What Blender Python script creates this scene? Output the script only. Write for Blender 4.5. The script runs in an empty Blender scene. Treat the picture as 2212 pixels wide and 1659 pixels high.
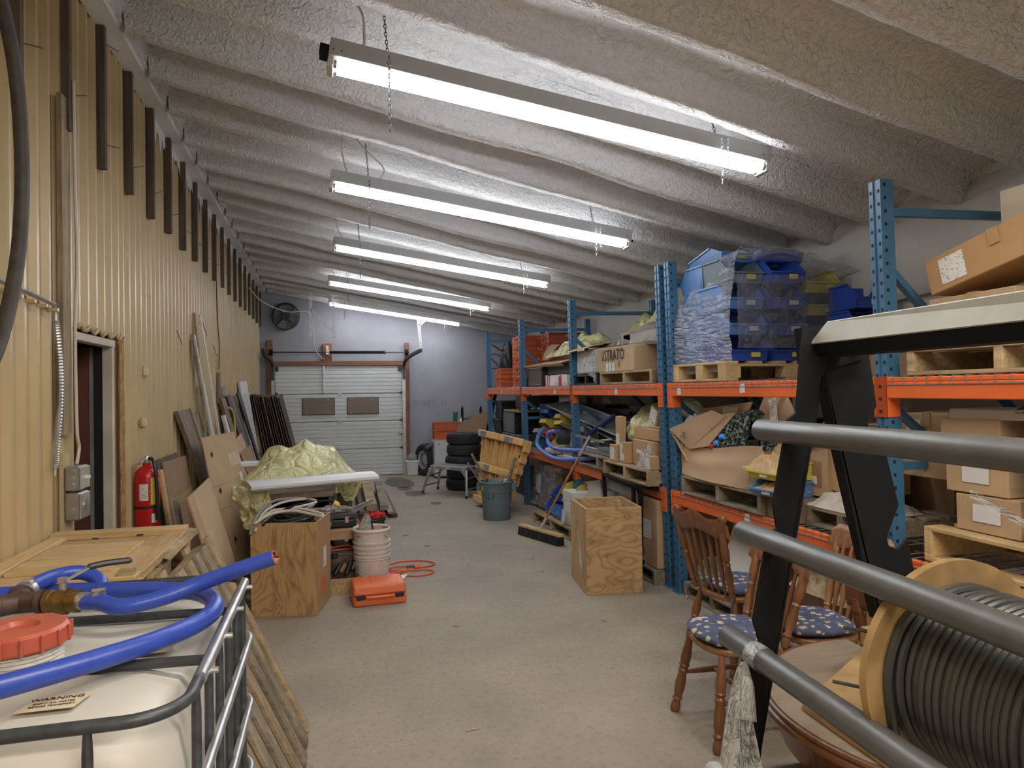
import bpy, bmesh, math, random
from mathutils import Vector, Matrix, noise, Euler
R = math.radians
PI = math.pi
random.seed(11)
S = bpy.context.scene
COL = S.collection

# ---------------------------------------------------------------- camera, light, exposure
cam_d = bpy.data.cameras.new('camera')
cam_d.sensor_fit = 'HORIZONTAL'
cam_d.sensor_width = 36.0
cam_d.lens = 1500.0 / 2212.0 * 36.0
cam_d.clip_start = 0.05
cam_d.clip_end = 60
cam = bpy.data.objects.new('camera', cam_d)
COL.objects.link(cam)
YAW, PIT, ROLL = 0.2532476, 0.0087107, 0.014
_f = Vector((math.sin(YAW) * math.cos(PIT), math.cos(YAW) * math.cos(PIT), math.sin(PIT)))
_r = Vector((math.cos(YAW), -math.sin(YAW), 0))
_u = _r.cross(_f)
_X = math.cos(ROLL) * _r - math.sin(ROLL) * _u
_Y = math.sin(ROLL) * _r + math.cos(ROLL) * _u
cam.matrix_world = Matrix(((_X.x, _Y.x, -_f.x, 0), (_X.y, _Y.y, -_f.y, 0), (_X.z, _Y.z, -_f.z, 1.61), (0, 0, 0, 1)))
S.camera = cam
w = bpy.data.worlds.new('world')
S.world = w
w.use_nodes = True
w.node_tree.nodes['Background'].inputs[0].default_value = (0.75, 0.8, 0.9, 1)
w.node_tree.nodes['Background'].inputs[1].default_value = 0.35
S.view_settings.view_transform = 'Standard'
S.view_settings.look = 'None'
S.view_settings.exposure = 0.33
S.view_settings.gamma = 1
S.view_settings.use_curve_mapping = False
TUBE_POWER = 21.0
LAMP_COL = (0.93, 0.95, 1.0)
# two more ceiling fixtures of the same row hang behind the photographer
for yy, pw in ((1.15, 50.0), (-1.2, 120.0)):
    ld = bpy.data.lights.new('fluorescent_light', 'AREA')
    ld.shape = 'RECTANGLE'
    ld.size = 2.4
    ld.size_y = 0.12
    ld.energy = pw
    ld.color = (1.0, 0.9, 0.76)
    lo = bpy.data.objects.new('fluorescent_light', ld)
    lo.location = (1.2, yy, 3.05)
    lo.rotation_euler = (0, R(8.5), 0)
    COL.objects.link(lo)

# ---------------------------------------------------------------- helpers
def TR(x=0, y=0, z=0, rx=0, ry=0, rz=0):
    return Matrix.Translation((x, y, z)) @ Euler((R(rx), R(ry), R(rz)), 'XYZ').to_matrix().to_4x4()

class MB:
    def __init__(s, m=None):
        s.v = []; s.f = []; s.m = m
    def add(s, vs, fs, m=None):
        b = len(s.v)
        for p in vs:
            p = Vector(p)
            if m is not None: p = m @ p
            if s.m is not None: p = s.m @ p
            s.v.append(p)
        s.f += [tuple(b + i for i in f) for f in fs]
        return s
    def box(s, x0, y0, z0, x1, y1, z1, m=None):
        return s.add([(x0,y0,z0),(x1,y0,z0),(x1,y1,z0),(x0,y1,z0),(x0,y0,z1),(x1,y0,z1),(x1,y1,z1),(x0,y1,z1)],
              [(0,3,2,1),(4,5,6,7),(0,1,5,4),(1,2,6,5),(2,3,7,6),(3,0,4,7)], m)
    def cb(s, c, d, m=None):
        return s.box(c[0]-d[0]/2, c[1]-d[1]/2, c[2]-d[2]/2, c[0]+d[0]/2, c[1]+d[1]/2, c[2]+d[2]/2, m)
    def hexa(s, b, t):          # four bottom points, four top points
        return s.add(list(b) + list(t), [(0,3,2,1),(4,5,6,7),(0,1,5,4),(1,2,6,5),(2,3,7,6),(3,0,4,7)])
    def quad(s, a, b, c, d, th):   # a slab: face a b c d, thickness along its back normal
        a, b, c, d = map(Vector, (a, b, c, d))
        n = (b - a).cross(d - a).normalized() * th
        return s.hexa((a - n, b - n, c - n, d - n), (a, b, c, d))
    def bar(s, p, q, wd, ht=None, up=(0, 0, 1)):     # rectangular bar from p to q
        p, q = Vector(p), Vector(q); ht = ht or wd
        d = (q - p).normalized(); up = Vector(up)
        if abs(d.dot(up)) > .98: up = Vector((1, 0, 0))
        a = d.cross(up).normalized() * wd / 2; b = a.cross(d).normalized() * ht / 2
        return s.hexa((p-a-b, p+a-b, p+a+b, p-a+b), (q-a-b, q+a-b, q+a+b, q-a+b))
    def tube(s, pts, r, n=8, cap=True, closed=False):
        pts = [Vector(p) for p in pts]
        rs = r if isinstance(r, (list, tuple)) else [r] * len(pts)
        N = len(pts); b = len(s.v); prev = None; vs = []
        for i, p in enumerate(pts):
            if closed: t = (pts[(i+1) % N] - pts[i-1])
            else: t = pts[min(i+1, N-1)] - pts[max(i-1, 0)]
            t = t.normalized() if t.length > 1e-9 else Vector((0, 0, 1))
            if prev is None:
                a = t.cross(Vector((0, 0, 1)))
                if a.length < .05: a = t.cross(Vector((0, 1, 0)))
                a.normalize()
            else:
                a = (prev - t * prev.dot(t)).normalized()
            prev = a; c = t.cross(a)
            vs += [p + (a * math.cos(2*PI*k/n) + c * math.sin(2*PI*k/n)) * rs[i] for k in range(n)]
        fs = []
        for i in range(N if closed else N-1):
            j = (i+1) % N
            fs += [(i*n+k, i*n+(k+1) % n, j*n+(k+1) % n, j*n+k) for k in range(n)]
        if cap and not closed:
            fs += [tuple(range(n-1, -1, -1)), tuple((N-1)*n+k for k in range(n))]
        return s.add(vs, fs)
    def cyl(s, p, q, r, n=16, r2=None):
        return s.tube([p, q], [r, r if r2 is None else r2], n)
    def lathe(s, prof, n=20, m=None, cap=True):      # profile of (radius, z)
        vs = [(r*math.cos(2*PI*k/n), r*math.sin(2*PI*k/n), z) for r, z in prof for k in range(n)]
        fs = [(i*n+k, i*n+(k+1) % n, (i+1)*n+(k+1) % n, (i+1)*n+k) for i in range(len(prof)-1) for k in range(n)]
        if cap: fs += [tuple(range(n-1, -1, -1)), tuple((len(prof)-1)*n+k for k in range(n))]
        return s.add(vs, fs, m)
    def prism(s, poly, z0, z1, m=None):              # polygon in xy, extruded in z
        n = len(poly)
        return s.add([(x, y, z0) for x, y in poly] + [(x, y, z1) for x, y in poly],
              [tuple(range(n-1, -1, -1)), tuple(range(n, 2*n))] + [(i, (i+1) % n, n+(i+1) % n, n+i) for i in range(n)], m)
    def grid(s, fn, nu, nv, closed_u=False):
        vs = [fn(i/(nu-1 if not closed_u else nu), j/(nv-1)) for j in range(nv) for i in range(nu)]
        fs = []
        for j in range(nv-1):
            for i in range(nu if closed_u else nu-1):
                k = (i+1) % nu
                fs.append((j*nu+i, j*nu+k, (j+1)*nu+k, (j+1)*nu+i))
        return s.add(vs, fs)

def smooth_path(pts, sub=6, closed=False):
    pts = [Vector(p) for p in pts]; out = []; n = len(pts)
    for i in range(n if closed else n-1):
        if closed: p0, p1, p2, p3 = pts[i-1], pts[i], pts[(i+1) % n], pts[(i+2) % n]
        else: p0, p1, p2, p3 = pts[max(i-1, 0)], pts[i], pts[i+1], pts[min(i+2, n-1)]
        for k in range(sub):
            t = k/sub
            out.append(.5*((2*p1)+(-p0+p2)*t+(2*p0-5*p1+4*p2-p3)*t*t+(-p0+3*p1-3*p2+p3)*t**3))
    if not closed: out.append(pts[-1])
    return out

_WM = {}
def setp(o, label=None, cat=None, group=None, kind=None):
    if label: o['label'] = label
    if cat: o['category'] = cat
    if group: o['group'] = group
    if kind: o['kind'] = kind
    return o
def thing(name, label, cat, loc=(0, 0, 0), rotz=0, group=None, m=None, kind=None):
    o = bpy.data.objects.new(name, None); COL.objects.link(o)
    o.empty_display_size = .1
    mw = m if m is not None else TR(loc[0], loc[1], loc[2], 0, 0, rotz)
    o.matrix_world = mw; _WM[o.name] = mw.copy()
    return setp(o, label, cat, group, kind)
def obj(name, mb, mat, parent=None, w=False, bev=0, sm=0, label=None, kind=None, cat=None, group=None, mats=None, segs=1, sub=0, loc=None):
    me = bpy.data.meshes.new(name)
    vs = mb.v; off = None
    if w and parent is not None:
        iv = _WM[parent.name].inverted(); vs = [iv @ p for p in vs]
    if parent is None and vs and not name.startswith(('wall', 'floor', 'ceil')):
        xs = [p.x for p in vs]; ys = [p.y for p in vs]; zs = [p.z for p in vs]
        off = Vector(((min(xs)+max(xs))/2, (min(ys)+max(ys))/2, min(zs)))
        vs = [p - off for p in vs]
    me.from_pydata([tuple(p) for p in vs], [], mb.f)
    me.materials.append(mat)
    if sm:
        me.polygons.foreach_set('use_smooth', [True]*len(me.polygons))
        if sm != 2: me.set_sharp_from_angle(angle=R(sm if sm > 2 else 40))
    me.update()
    o = bpy.data.objects.new(name, me); COL.objects.link(o)
    if parent is not None: o.parent = parent
    if off is not None: o.location = off
    if loc is not None: o.location = loc
    _WM[o.name] = (_WM[parent.name] if parent is not None else Matrix()) @ Matrix.Translation(o.location)
    if bev:
        b = o.modifiers.new('bevel', 'BEVEL'); b.width = bev; b.segments = segs; b.limit_method = 'ANGLE'
    if sub:
        b = o.modifiers.new('sub', 'SUBSURF'); b.levels = sub; b.render_levels = sub
    return setp(o, label, cat, group, kind)
def inst(src, parent, loc, rot=None, name=None):
    o = src.copy(); COL.objects.link(o); o.parent = parent; o.location = loc
    if rot: o.rotation_euler = rot
    return o
def dup(root, m, label, group=None):
    r = root.copy(); COL.objects.link(r); r.matrix_world = m; _WM[r.name] = m.copy()
    if label: r['label'] = label
    if group: r['group'] = group
    for ch in list(root.children):
        c = ch.copy(); COL.objects.link(c); c.parent = r
        for g in list(ch.children):
            d = g.copy(); COL.objects.link(d); d.parent = c
    return r

# ---------------------------------------------------------------- materials
def newmat(name):
    m = bpy.data.materials.new(name); m.use_nodes = True
    nt = m.node_tree; p = nt.nodes['Principled BSDF']
    return m, nt, p
def N(nt, t, **k):
    n = nt.nodes.new(t)
    for a, b in k.items():
        if a.startswith('i_'): n.inputs[int(a[2:])].default_value = b
        else: setattr(n, a, b)
    return n
def L(nt, a, b): nt.links.new(a, b)
def coords(nt, scale=(1, 1, 1), rnd=True):
    tc = N(nt, 'ShaderNodeTexCoord'); mp = N(nt, 'ShaderNodeMapping')
    mp.inputs['Scale'].default_value = scale
    src = tc.outputs['Object']
    if rnd:
        oi = N(nt, 'ShaderNodeObjectInfo'); mu = N(nt, 'ShaderNodeVectorMath', operation='MULTIPLY_ADD')
        cx = N(nt, 'ShaderNodeCombineXYZ')
        for i in range(3): L(nt, oi.outputs['Random'], cx.inputs[i])
        L(nt, cx.outputs[0], mu.inputs[0]); mu.inputs[1].default_value = (37, 71, 53); L(nt, src, mu.inputs[2])
        src = mu.outputs[0]
    L(nt, src, mp.inputs[0])
    return mp.outputs[0]
def ramp(nt, src, stops):
    r = N(nt, 'ShaderNodeValToRGB')
    while len(r.color_ramp.elements) < len(stops): r.color_ramp.elements.new(.5)
    for e, (p, c) in zip(r.color_ramp.elements, stops):
        e.position = p; e.color = (c[0], c[1], c[2], 1) if len(c) == 3 else c
    L(nt, src, r.inputs[0]); return r.outputs[0]
def bump(nt, p, src, dist, strength=1):
    b = N(nt, 'ShaderNodeBump'); b.inputs['Distance'].default_value = dist; b.inputs['Strength'].default_value = strength
    L(nt, src, b.inputs['Height']); L(nt, b.outputs[0], p.inputs['Normal'])
def dk(c, k): return tuple(min(1, x*k) for x in c)
def M(name, col, rough=.6, metal=0, var=.12, scale=4, bmp=0, bscale=40, spec=.5, coat=0):
    m, nt, p = newmat(name)
    p.inputs['Roughness'].default_value = rough; p.inputs['Metallic'].default_value = metal
    p.inputs['Specular IOR Level'].default_value = spec; p.inputs['Coat Weight'].default_value = coat
    c = coords(nt)
    if var:
        n = N(nt, 'ShaderNodeTexNoise'); n.inputs['Scale'].default_value = scale; n.inputs['Detail'].default_value = 6
        L(nt, c, n.inputs['Vector'])
        L(nt, ramp(nt, n.outputs[0], [(.3, dk(col, 1-var)), (.7, dk(col, 1+var))]), p.inputs['Base Color'])
    else: p.inputs['Base Color'].default_value = (*col, 1)
    if bmp:
        n = N(nt, 'ShaderNodeTexNoise'); n.inputs['Scale'].default_value = bscale; n.inputs['Detail'].default_value = 4
        L(nt, c, n.inputs['Vector']); bump(nt, p, n.outputs[0], bmp)
    return m
def WOOD(name, col, axis='x', rough=.7, contrast=.35, dirt=0, fine=1):
    m, nt, p = newmat(name); p.inputs['Roughness'].default_value = rough
    sc = {'x': (1, 14, 14), 'y': (14, 1, 14), 'z': (14, 14, 1)}[axis]
    c = coords(nt, tuple(a*fine for a in sc))
    n = N(nt, 'ShaderNodeTexNoise'); n.inputs['Scale'].default_value = 2.2; n.inputs['Detail'].default_value = 8; n.inputs['Distortion'].default_value = 1.2
    L(nt, c, n.inputs['Vector'])
    base = ramp(nt, n.outputs[0], [(.3, dk(col, 1-contrast)), (.55, col), (.75, dk(col, 1+contrast*.5))])
    if dirt:
        c2 = coords(nt); n2 = N(nt, 'ShaderNodeTexNoise'); n2.inputs['Scale'].default_value = 5; n2.inputs['Detail'].default_value = 7
        L(nt, c2, n2.inputs['Vector']); mx = N(nt, 'ShaderNodeMixRGB', blend_type='MULTIPLY'); mx.inputs[0].default_value = dirt
        L(nt, base, mx.inputs[1]); L(nt, ramp(nt, n2.outputs[0], [(.38, (.25, .24, .23)), (.6, (1, 1, 1))]), mx.inputs[2]); base = mx.outputs[0]
    oi = N(nt, 'ShaderNodeObjectInfo'); hs = N(nt, 'ShaderNodeHueSaturation'); mr = N(nt, 'ShaderNodeMapRange')
    mr.inputs[3].default_value = .84; mr.inputs[4].default_value = 1.14
    L(nt, oi.outputs['Random'], mr.inputs[0]); L(nt, mr.outputs[0], hs.inputs['Value']); L(nt, base, hs.inputs['Color'])
    L(nt, hs.outputs[0], p.inputs['Base Color']); bump(nt, p, n.outputs[0], .0015)
    return m
def PLY(name, col, s=(1, 1, 1), bands=9, dark=.62):
    m, nt, p = newmat(name); p.inputs['Roughness'].default_value = .6
    c = coords(nt, s)
    n = N(nt, 'ShaderNodeTexNoise'); n.inputs['Scale'].default_value = 1.5; n.inputs['Detail'].default_value = 2.5; n.inputs['Distortion'].default_value = .5
    L(nt, c, n.inputs['Vector'])
    a = N(nt, 'ShaderNodeMath', operation='MULTIPLY'); a.inputs[1].default_value = bands; L(nt, n.outputs[0], a.inputs[0])
    b = N(nt, 'ShaderNodeMath', operation='FRACT'); L(nt, a.outputs[0], b.inputs[0])
    base = ramp(nt, b.outputs[0], [(0, dk(col, 1.04)), (.55, dk(col, 1.1)), (.86, dk(col, dark)), (1, dk(col, 1.04))])
    n2 = N(nt, 'ShaderNodeTexNoise'); n2.inputs['Scale'].default_value = 7; n2.inputs['Detail'].default_value = 8
    L(nt, c, n2.inputs['Vector'])
    mx = N(nt, 'ShaderNodeMixRGB', blend_type='MULTIPLY'); mx.inputs[0].default_value = .6
    L(nt, base, mx.inputs[1]); L(nt, ramp(nt, n2.outputs[0], [(.32, (.55, .5, .45)), (.5, (1, 1, 1))]), mx.inputs[2])
    L(nt, mx.outputs[0], p.inputs['Base Color']); return m
def FILM(name, col, alpha=.35, rough=.12, bs=14, bd=.03, body=.3, st=(1, 1, 1), rot=0):
    m, nt, p = newmat(name)
    out = nt.nodes['Material Output']
    tr = N(nt, 'ShaderNodeBsdfTransparent'); tr.inputs[0].default_value = (*[min(1, .6+.4*x) for x in col], 1)
    p.inputs['Base Color'].default_value = (*col, 1); p.inputs['Roughness'].default_value = rough
    p.inputs['Specular IOR Level'].default_value = 1.0
    c = coords(nt, st); n = N(nt, 'ShaderNodeTexNoise'); n.inputs['Scale'].default_value = bs; n.inputs['Detail'].default_value = 3; n.inputs['Distortion'].default_value = 1.2
    if rot: c.node.inputs['Rotation'].default_value = (R(rot), 0, 0)
    L(nt, c, n.inputs['Vector']); bump(nt, p, n.outputs[0], bd)
    tl = N(nt, 'ShaderNodeBsdfTranslucent'); tl.inputs[0].default_value = (*col, 1)
    m1 = N(nt, 'ShaderNodeMixShader'); m1.inputs[0].default_value = body; L(nt, p.outputs[0], m1.inputs[1]); L(nt, tl.outputs[0], m1.inputs[2])
    m2 = N(nt, 'ShaderNodeMixShader'); L(nt, ramp(nt, n.outputs[0], [(.35, (alpha*1.25,)*3), (.7, (alpha*.6,)*3)]), m2.inputs[0])
    L(nt, m1.outputs[0], m2.inputs[2]); L(nt, tr.outputs[0], m2.inputs[1]); L(nt, m2.outputs[0], out.inputs[0])
    return m
def EMIT(name, col, s):
    m, nt, p = newmat(name); p.inputs['Base Color'].default_value = (1, 1, 1, 1)
    p.inputs['Emission Color'].default_value = (*col, 1); p.inputs['Emission Strength'].default_value = s; return m

def m_foam(name, col, warm):
    m, nt, p = newmat(name); p.inputs['Roughness'].default_value = .75
    c = coords(nt, (1, 1, 1), False)
    n = N(nt, 'ShaderNodeTexNoise'); n.inputs['Scale'].default_value = 30; n.inputs['Detail'].default_value = 3; n.inputs['Distortion'].default_value = 1.4
    L(nt, c, n.inputs['Vector'])
    n2 = N(nt, 'ShaderNodeTexNoise'); n2.inputs['Scale'].default_value = 2.2; n2.inputs['Detail'].default_value = 5; L(nt, c, n2.inputs['Vector'])
    L(nt, ramp(nt, n2.outputs[0], [(.3, col), (.75, warm)]), p.inputs['Base Color'])
    ad = N(nt, 'ShaderNodeMath', operation='ADD'); L(nt, n.outputs[0], ad.inputs[0]); L(nt, n2.outputs[0], ad.inputs[1])
    bump(nt, p, ad.outputs[0], .03, .9); return m
def m_floor():
    m, nt, p = newmat('dusty_concrete')
    c = coords(nt, (1, 1, 1), False)
    n = N(nt, 'ShaderNodeTexNoise'); n.inputs['Scale'].default_value = 1.1; n.inputs['Detail'].default_value = 9; n.inputs['Roughness'].default_value = .62; L(nt, c, n.inputs['Vector'])
    base = ramp(nt, n.outputs[0], [(.3, (.255, .222, .182)), (.52, (.325, .283, .228)), (.72, (.395, .345, .275))])
    # swept sawdust speckle
    n2 = N(nt, 'ShaderNodeTexNoise'); n2.inputs['Scale'].default_value = 70; n2.inputs['Detail'].default_value = 5; n2.inputs['Roughness'].default_value = .7; L(nt, c, n2.inputs['Vector'])
    n3 = N(nt, 'ShaderNodeTexNoise'); n3.inputs['Scale'].default_value = 1.8; n3.inputs['Detail'].default_value = 6; n3.inputs['Distortion'].default_value = 1.5; L(nt, coords(nt, (1, .7, 1), False), n3.inputs['Vector'])
    mu = N(nt, 'ShaderNodeMath', operation='MULTIPLY'); L(nt, ramp(nt, n2.outputs[0], [(.52, (0, 0, 0)), (.66, (1, 1, 1))]), mu.inputs[0]); L(nt, ramp(nt, n3.outputs[0], [(.45, (.15, .15, .15)), (.66, (1, 1, 1))]), mu.inputs[1])
    mx = N(nt, 'ShaderNodeMixRGB'); L(nt, mu.outputs[0], mx.inputs[0]); L(nt, base, mx.inputs[1]); mx.inputs[2].default_value = (.50, .41, .28, 1)
    n4 = N(nt, 'ShaderNodeTexNoise'); n4.inputs['Scale'].default_value = 26; n4.inputs['Detail'].default_value = 8; L(nt, c, n4.inputs['Vector'])
    mm = N(nt, 'ShaderNodeMixRGB', blend_type='MULTIPLY'); mm.inputs[0].default_value = .28; L(nt, mx.outputs[0], mm.inputs[1]); L(nt, ramp(nt, n4.outputs[0], [(.33, (.5, .48, .46)), (.48, (1, 1, 1))]), mm.inputs[2])
    # hairline cracks
    v = N(nt, 'ShaderNodeTexVoronoi', feature='DISTANCE_TO_EDGE'); v.inputs['Scale'].default_value = .33
    cn = N(nt, 'ShaderNodeMixRGB'); cn.inputs[0].default_value = .12; L(nt, c, cn.inputs[1]); L(nt, n3.outputs['Color'], cn.inputs[2]); L(nt, cn.outputs[0], v.inputs['Vector'])
    mc = N(nt, 'ShaderNodeMixRGB', blend_type='MULTIPLY'); mc.inputs[0].default_value = .12; L(nt, mm.outputs[0], mc.inputs[1]); L(nt, ramp(nt, v.outputs[0], [(0, (.2, .18, .16)), (.006, (1, 1, 1))]), mc.inputs[2])
    L(nt, mc.outputs[0], p.inputs['Base Color'])
    L(nt, ramp(nt, n.outputs[0], [(.3, (.62,)*3), (.7, (.85,)*3)]), p.inputs['Roughness'])
    bump(nt, p, n2.outputs[0], .004, .7); return m
def m_floral():
    m, nt, p = newmat('floral_fabric'); p.inputs['Roughness'].default_value = .9
    c = coords(nt); v = N(nt, 'ShaderNodeTexVoronoi'); v.inputs['Scale'].default_value = 24
    n = N(nt, 'ShaderNodeTexNoise'); n.inputs['Scale'].default_value = 28; L(nt, c, n.inputs['Vector'])
    mx = N(nt, 'ShaderNodeMixRGB'); mx.inputs[0].default_value = .04; L(nt, c, mx.inputs[1]); L(nt, n.outputs['Color'], mx.inputs[2]); L(nt, mx.outputs[0], v.inputs['Vector'])
    L(nt, ramp(nt, v.outputs['Distance'], [(0, (.5, .22, .15)), (.15, (.62, .5, .38)), (.33, (.5, .42, .33)), (.38, (.085, .105, .18)), (1, (.06, .078, .145))]), p.inputs['Base Color']); return m
def m_print():
    m, nt, p = newmat('printed_label'); p.inputs['Roughness'].default_value = .5
    c = coords(nt, (1, 1, 1)); b = N(nt, 'ShaderNodeTexNoise'); b.inputs['Scale'].default_value = 1; b.inputs['Detail'].default_value = 1
    mp = N(nt, 'ShaderNodeMapping'); mp.inputs['Scale'].default_value = (90, 90, 160); L(nt, c, mp.inputs[0]); L(nt, mp.outputs[0], b.inputs['Vector'])
    L(nt, ramp(nt, b.outputs[0], [(.36, (.25, .25, .26)), (.4, (.72, .72, .70))]), p.inputs['Base Color']); return m
def m_rope():
    m, nt, p = newmat('speckled_rope'); p.inputs['Roughness'].default_value = .8
    c = coords(nt); v = N(nt, 'ShaderNodeTexNoise'); v.inputs['Scale'].default_value = 55; L(nt, c, v.inputs['Vector'])
    L(nt, ramp(nt, v.outputs[0], [(.5, (.012, .02, .018)), (.6, (.25, .32, .29))]), p.inputs['Base Color']); return m

WALLTAN = M('tan_painted_steel', (.51, .40, .225), .33, 0, .07, 3, .0006, 30)
FOAM = m_foam('sprayed_foam', (.67, .67, .68), (.71, .70, .68))
FOAMJ = m_foam('sprayed_foam_joist', (.65, .65, .67), (.70, .69, .67))
BACKW = M('grey_painted_block', (.34, .345, .385), .7, 0, .07, 2.5, .004, 25)
RIGHTW = M('pale_rough_plaster', (.58, .58, .57), .8, 0, .06, 2, .008, 22)
FLOOR = m_floor()
OLDWOOD = WOOD('old_dark_wood', (.115, .085, .062), 'z', .8, .5)
REDWOOD = WOOD('reddish_lumber', (.29, .125, .065), 'x', .7, .35)
REDWOODZ = WOOD('reddish_lumber_z', (.29, .125, .065), 'z', .7, .35)
PINE = WOOD('pine_board', (.57, .40, .20), 'x', .65, .22, .2)
PINEY = WOOD('pine_board_y', (.57, .40, .20), 'y', .65, .22, .2)
PALW = WOOD('pallet_wood', (.45, .33, .19), 'x', .75, .35, .45)
PALWD = WOOD('weathered_pallet_wood', (.30, .245, .175), 'x', .8, .35, .5)
GREYW = WOOD('grey_weathered_wood', (.27, .235, .19), 'x', .85, .4, .5)
DKWOOD = WOOD('dark_brown_panel', (.085, .06, .045), 'z', .55, .45)
MIDBR = WOOD('brown_board', (.24, .165, .11), 'z', .6, .4, .3)
PLYA = PLY('plywood_a', (.44, .265, .12), (2.6, 2.6, .7), 20, .68)
PLYB = PLY('plywood_b', (.50, .325, .16), (.8, .8, 1.8), 24, .70)
PLYN = PLY('plywood_reel', (.39, .25, .105), (1, 1, 1), 5, .85)
CARD = M('cardboard', (.45, .31, .185), .85, 0, .08, 3, .0008, 60)
CARDL = M('cardboard_light', (.50, .36, .22), .85, 0, .07, 3, .0008, 60)
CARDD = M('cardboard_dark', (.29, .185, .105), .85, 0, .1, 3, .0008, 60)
TAPE = M('packing_tape', (.42, .27, .13), .25, 0, .05)
PAPER = M('white_paper', (.68, .68, .66), .6, 0, .04)
PRINT = m_print()
BLUE = M('rack_blue', (.045, .145, .27), .42, .0, .15, 5, 0, 40, .6)
ORANGE = M('rack_orange', (.74, .145, .034), .42, 0, .1, 4)
HOLE = M('dark_hole', (.006, .008, .012), .8, 0, 0)
GALV = M('galvanised_steel', (.50, .51, .52), .35, .85, .18, 12)
DSTEEL = M('dark_steel', (.06, .065, .07), .38, .5, .2, 8)
GREYTUBE = M('grey_painted_tube', (.125, .13, .13), .36, .35, .12, 12)
CAGE = M('cage_tube_dark', (.055, .062, .07), .42, .35, .3, 30)
BLACKM = M('black_painted_steel', (.007, .008, .010), .65, 0, .3, 8, 0, 40, .18)
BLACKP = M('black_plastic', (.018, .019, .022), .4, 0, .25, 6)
CHAR = M('charcoal_plastic', (.05, .052, .055), .5, 0, .25, 6)
RUBBER = M('tyre_rubber', (.022, .023, .026), .75, 0, .25, 10)
WHITE = M('white_enamel', (.66, .67, .69), .35, 0, .04)
WHITEP = M('white_plastic', (.60, .585, .56), .4, 0, .05)
DOORW = M('white_ribbed_door', (.60, .62, .61), .45, 0, .05, 3)
SILVER = M('aluminium', (.62, .62, .62), .3, .8, .1, 10)
RED = M('red_enamel', (.52, .015, .02), .25, 0, .06)
REDCAP = M('red_cap_plastic', (.40, .085, .05), .35, 0, .06, 10)
ORCASE = M('orange_case_plastic', (.74, .16, .055), .45, 0, .05, 6, .0006, 120)
ORCRATE = M('orange_crate_plastic', (.56, .13, .045), .5, 0, .12, 5)
BLUEHOSE = M('blue_hose_rubber', (.03, .065, .38), .32, 0, .1, 14, .0008, 40)
BLUEBIN = M('blue_bin_plastic', (.028, .075, .40), .35, 0, .08, 5)
BLUEBIN2 = M('light_blue_bin_plastic', (.10, .24, .55), .35, 0, .08, 5)
YELBIN = M('yellow_bin_plastic', (.62, .52, .07), .4, 0, .08, 5)
GRNBIN = M('green_bin_plastic', (.02, .24, .09), .4, 0, .1, 5)
REDBIN = M('red_bin_plastic', (.55, .05, .04), .4, 0, .1, 5)
GREYBIN = M('grey_bin_plastic', (.36, .37, .34), .5, 0, .1, 5)
BRASS = M('aged_brass', (.20, .13, .045), .4, .8, .25, 30)
IRON = M('rusty_iron', (.085, .055, .045), .6, .4, .3, 25)
CANGREY = M('grey_can_plastic', (.125, .175, .205), .5, 0, .08, 5)
OAK = WOOD('varnished_oak', (.205, .09, .042), 'z', .32, .3)
OAKD = WOOD('dark_varnished_wood', (.16, .058, .026), 'z', .28, .3)
OAKL = WOOD('honey_oak', (.28, .14, .062), 'z', .35, .3)
FLORAL = m_floral()
CABLE = M('black_cable', (.04, .045, .045), .38, 0, .2, 12, 0, 40, .6)
CREAM = M('cream_cable', (.55, .50, .42), .5, 0, .05)
ORCORD = M('orange_cord', (.72, .13, .035), .4, 0, .05)
YELFILM = FILM('yellow_plastic_sheet', (.96, .94, .52), .85, .13, 6, .10, .15)
CLEARFILM = FILM('clear_stretch_film', (.80, .85, .92), .46, .06, 5, .09, .22, (1, 1, 5), 25)
GREYFILM = FILM('grey_plastic_film', (.66, .66, .64), .55, .1, 8, .06, .35)
HDPE = M('milky_tank_plastic', (.50, .49, .45), .42, 0, .05, 3)
HDPE.node_tree.nodes['Principled BSDF'].inputs['Subsurface Weight'].default_value = .15
HDPE.node_tree.nodes['Principled BSDF'].inputs['Subsurface Radius'].default_value = (.1, .1, .08)
YPAL = M('yellow_plastic_pallet', (.62, .38, .14), .55, 0, .12, 6)
TUBEM = EMIT('lit_fluorescent_glass', LAMP_COL, TUBE_POWER)
ROPE = m_rope()
FOAMY = M('old_yellow_foam', (.36, .21, .075), .9, 0, .3, 14, .02, 25)
STAIN = M('oil_stain', (.10, .085, .07), .5, 0, .3, 9)
GLASS = M('dusty_glass_pane', (.28, .32, .33), .12, 0, .1, 4)
TABLETOP = WOOD('dusty_table_top', (.33, .27, .195), 'x', .4, .15, .2)
BLK = M('black_ink', (.012, .012, .012), .7, 0, 0)
FAINT = M('pencil_mark', (.285, .285, .315), .8, 0, 0)
BLUEINK = M('bright_blue_plastic', (.03, .22, .7), .4, 0, .1)
WGREY = M('worn_grey_paint', (.20, .21, .215), .5, .1, .2, 7)

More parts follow.
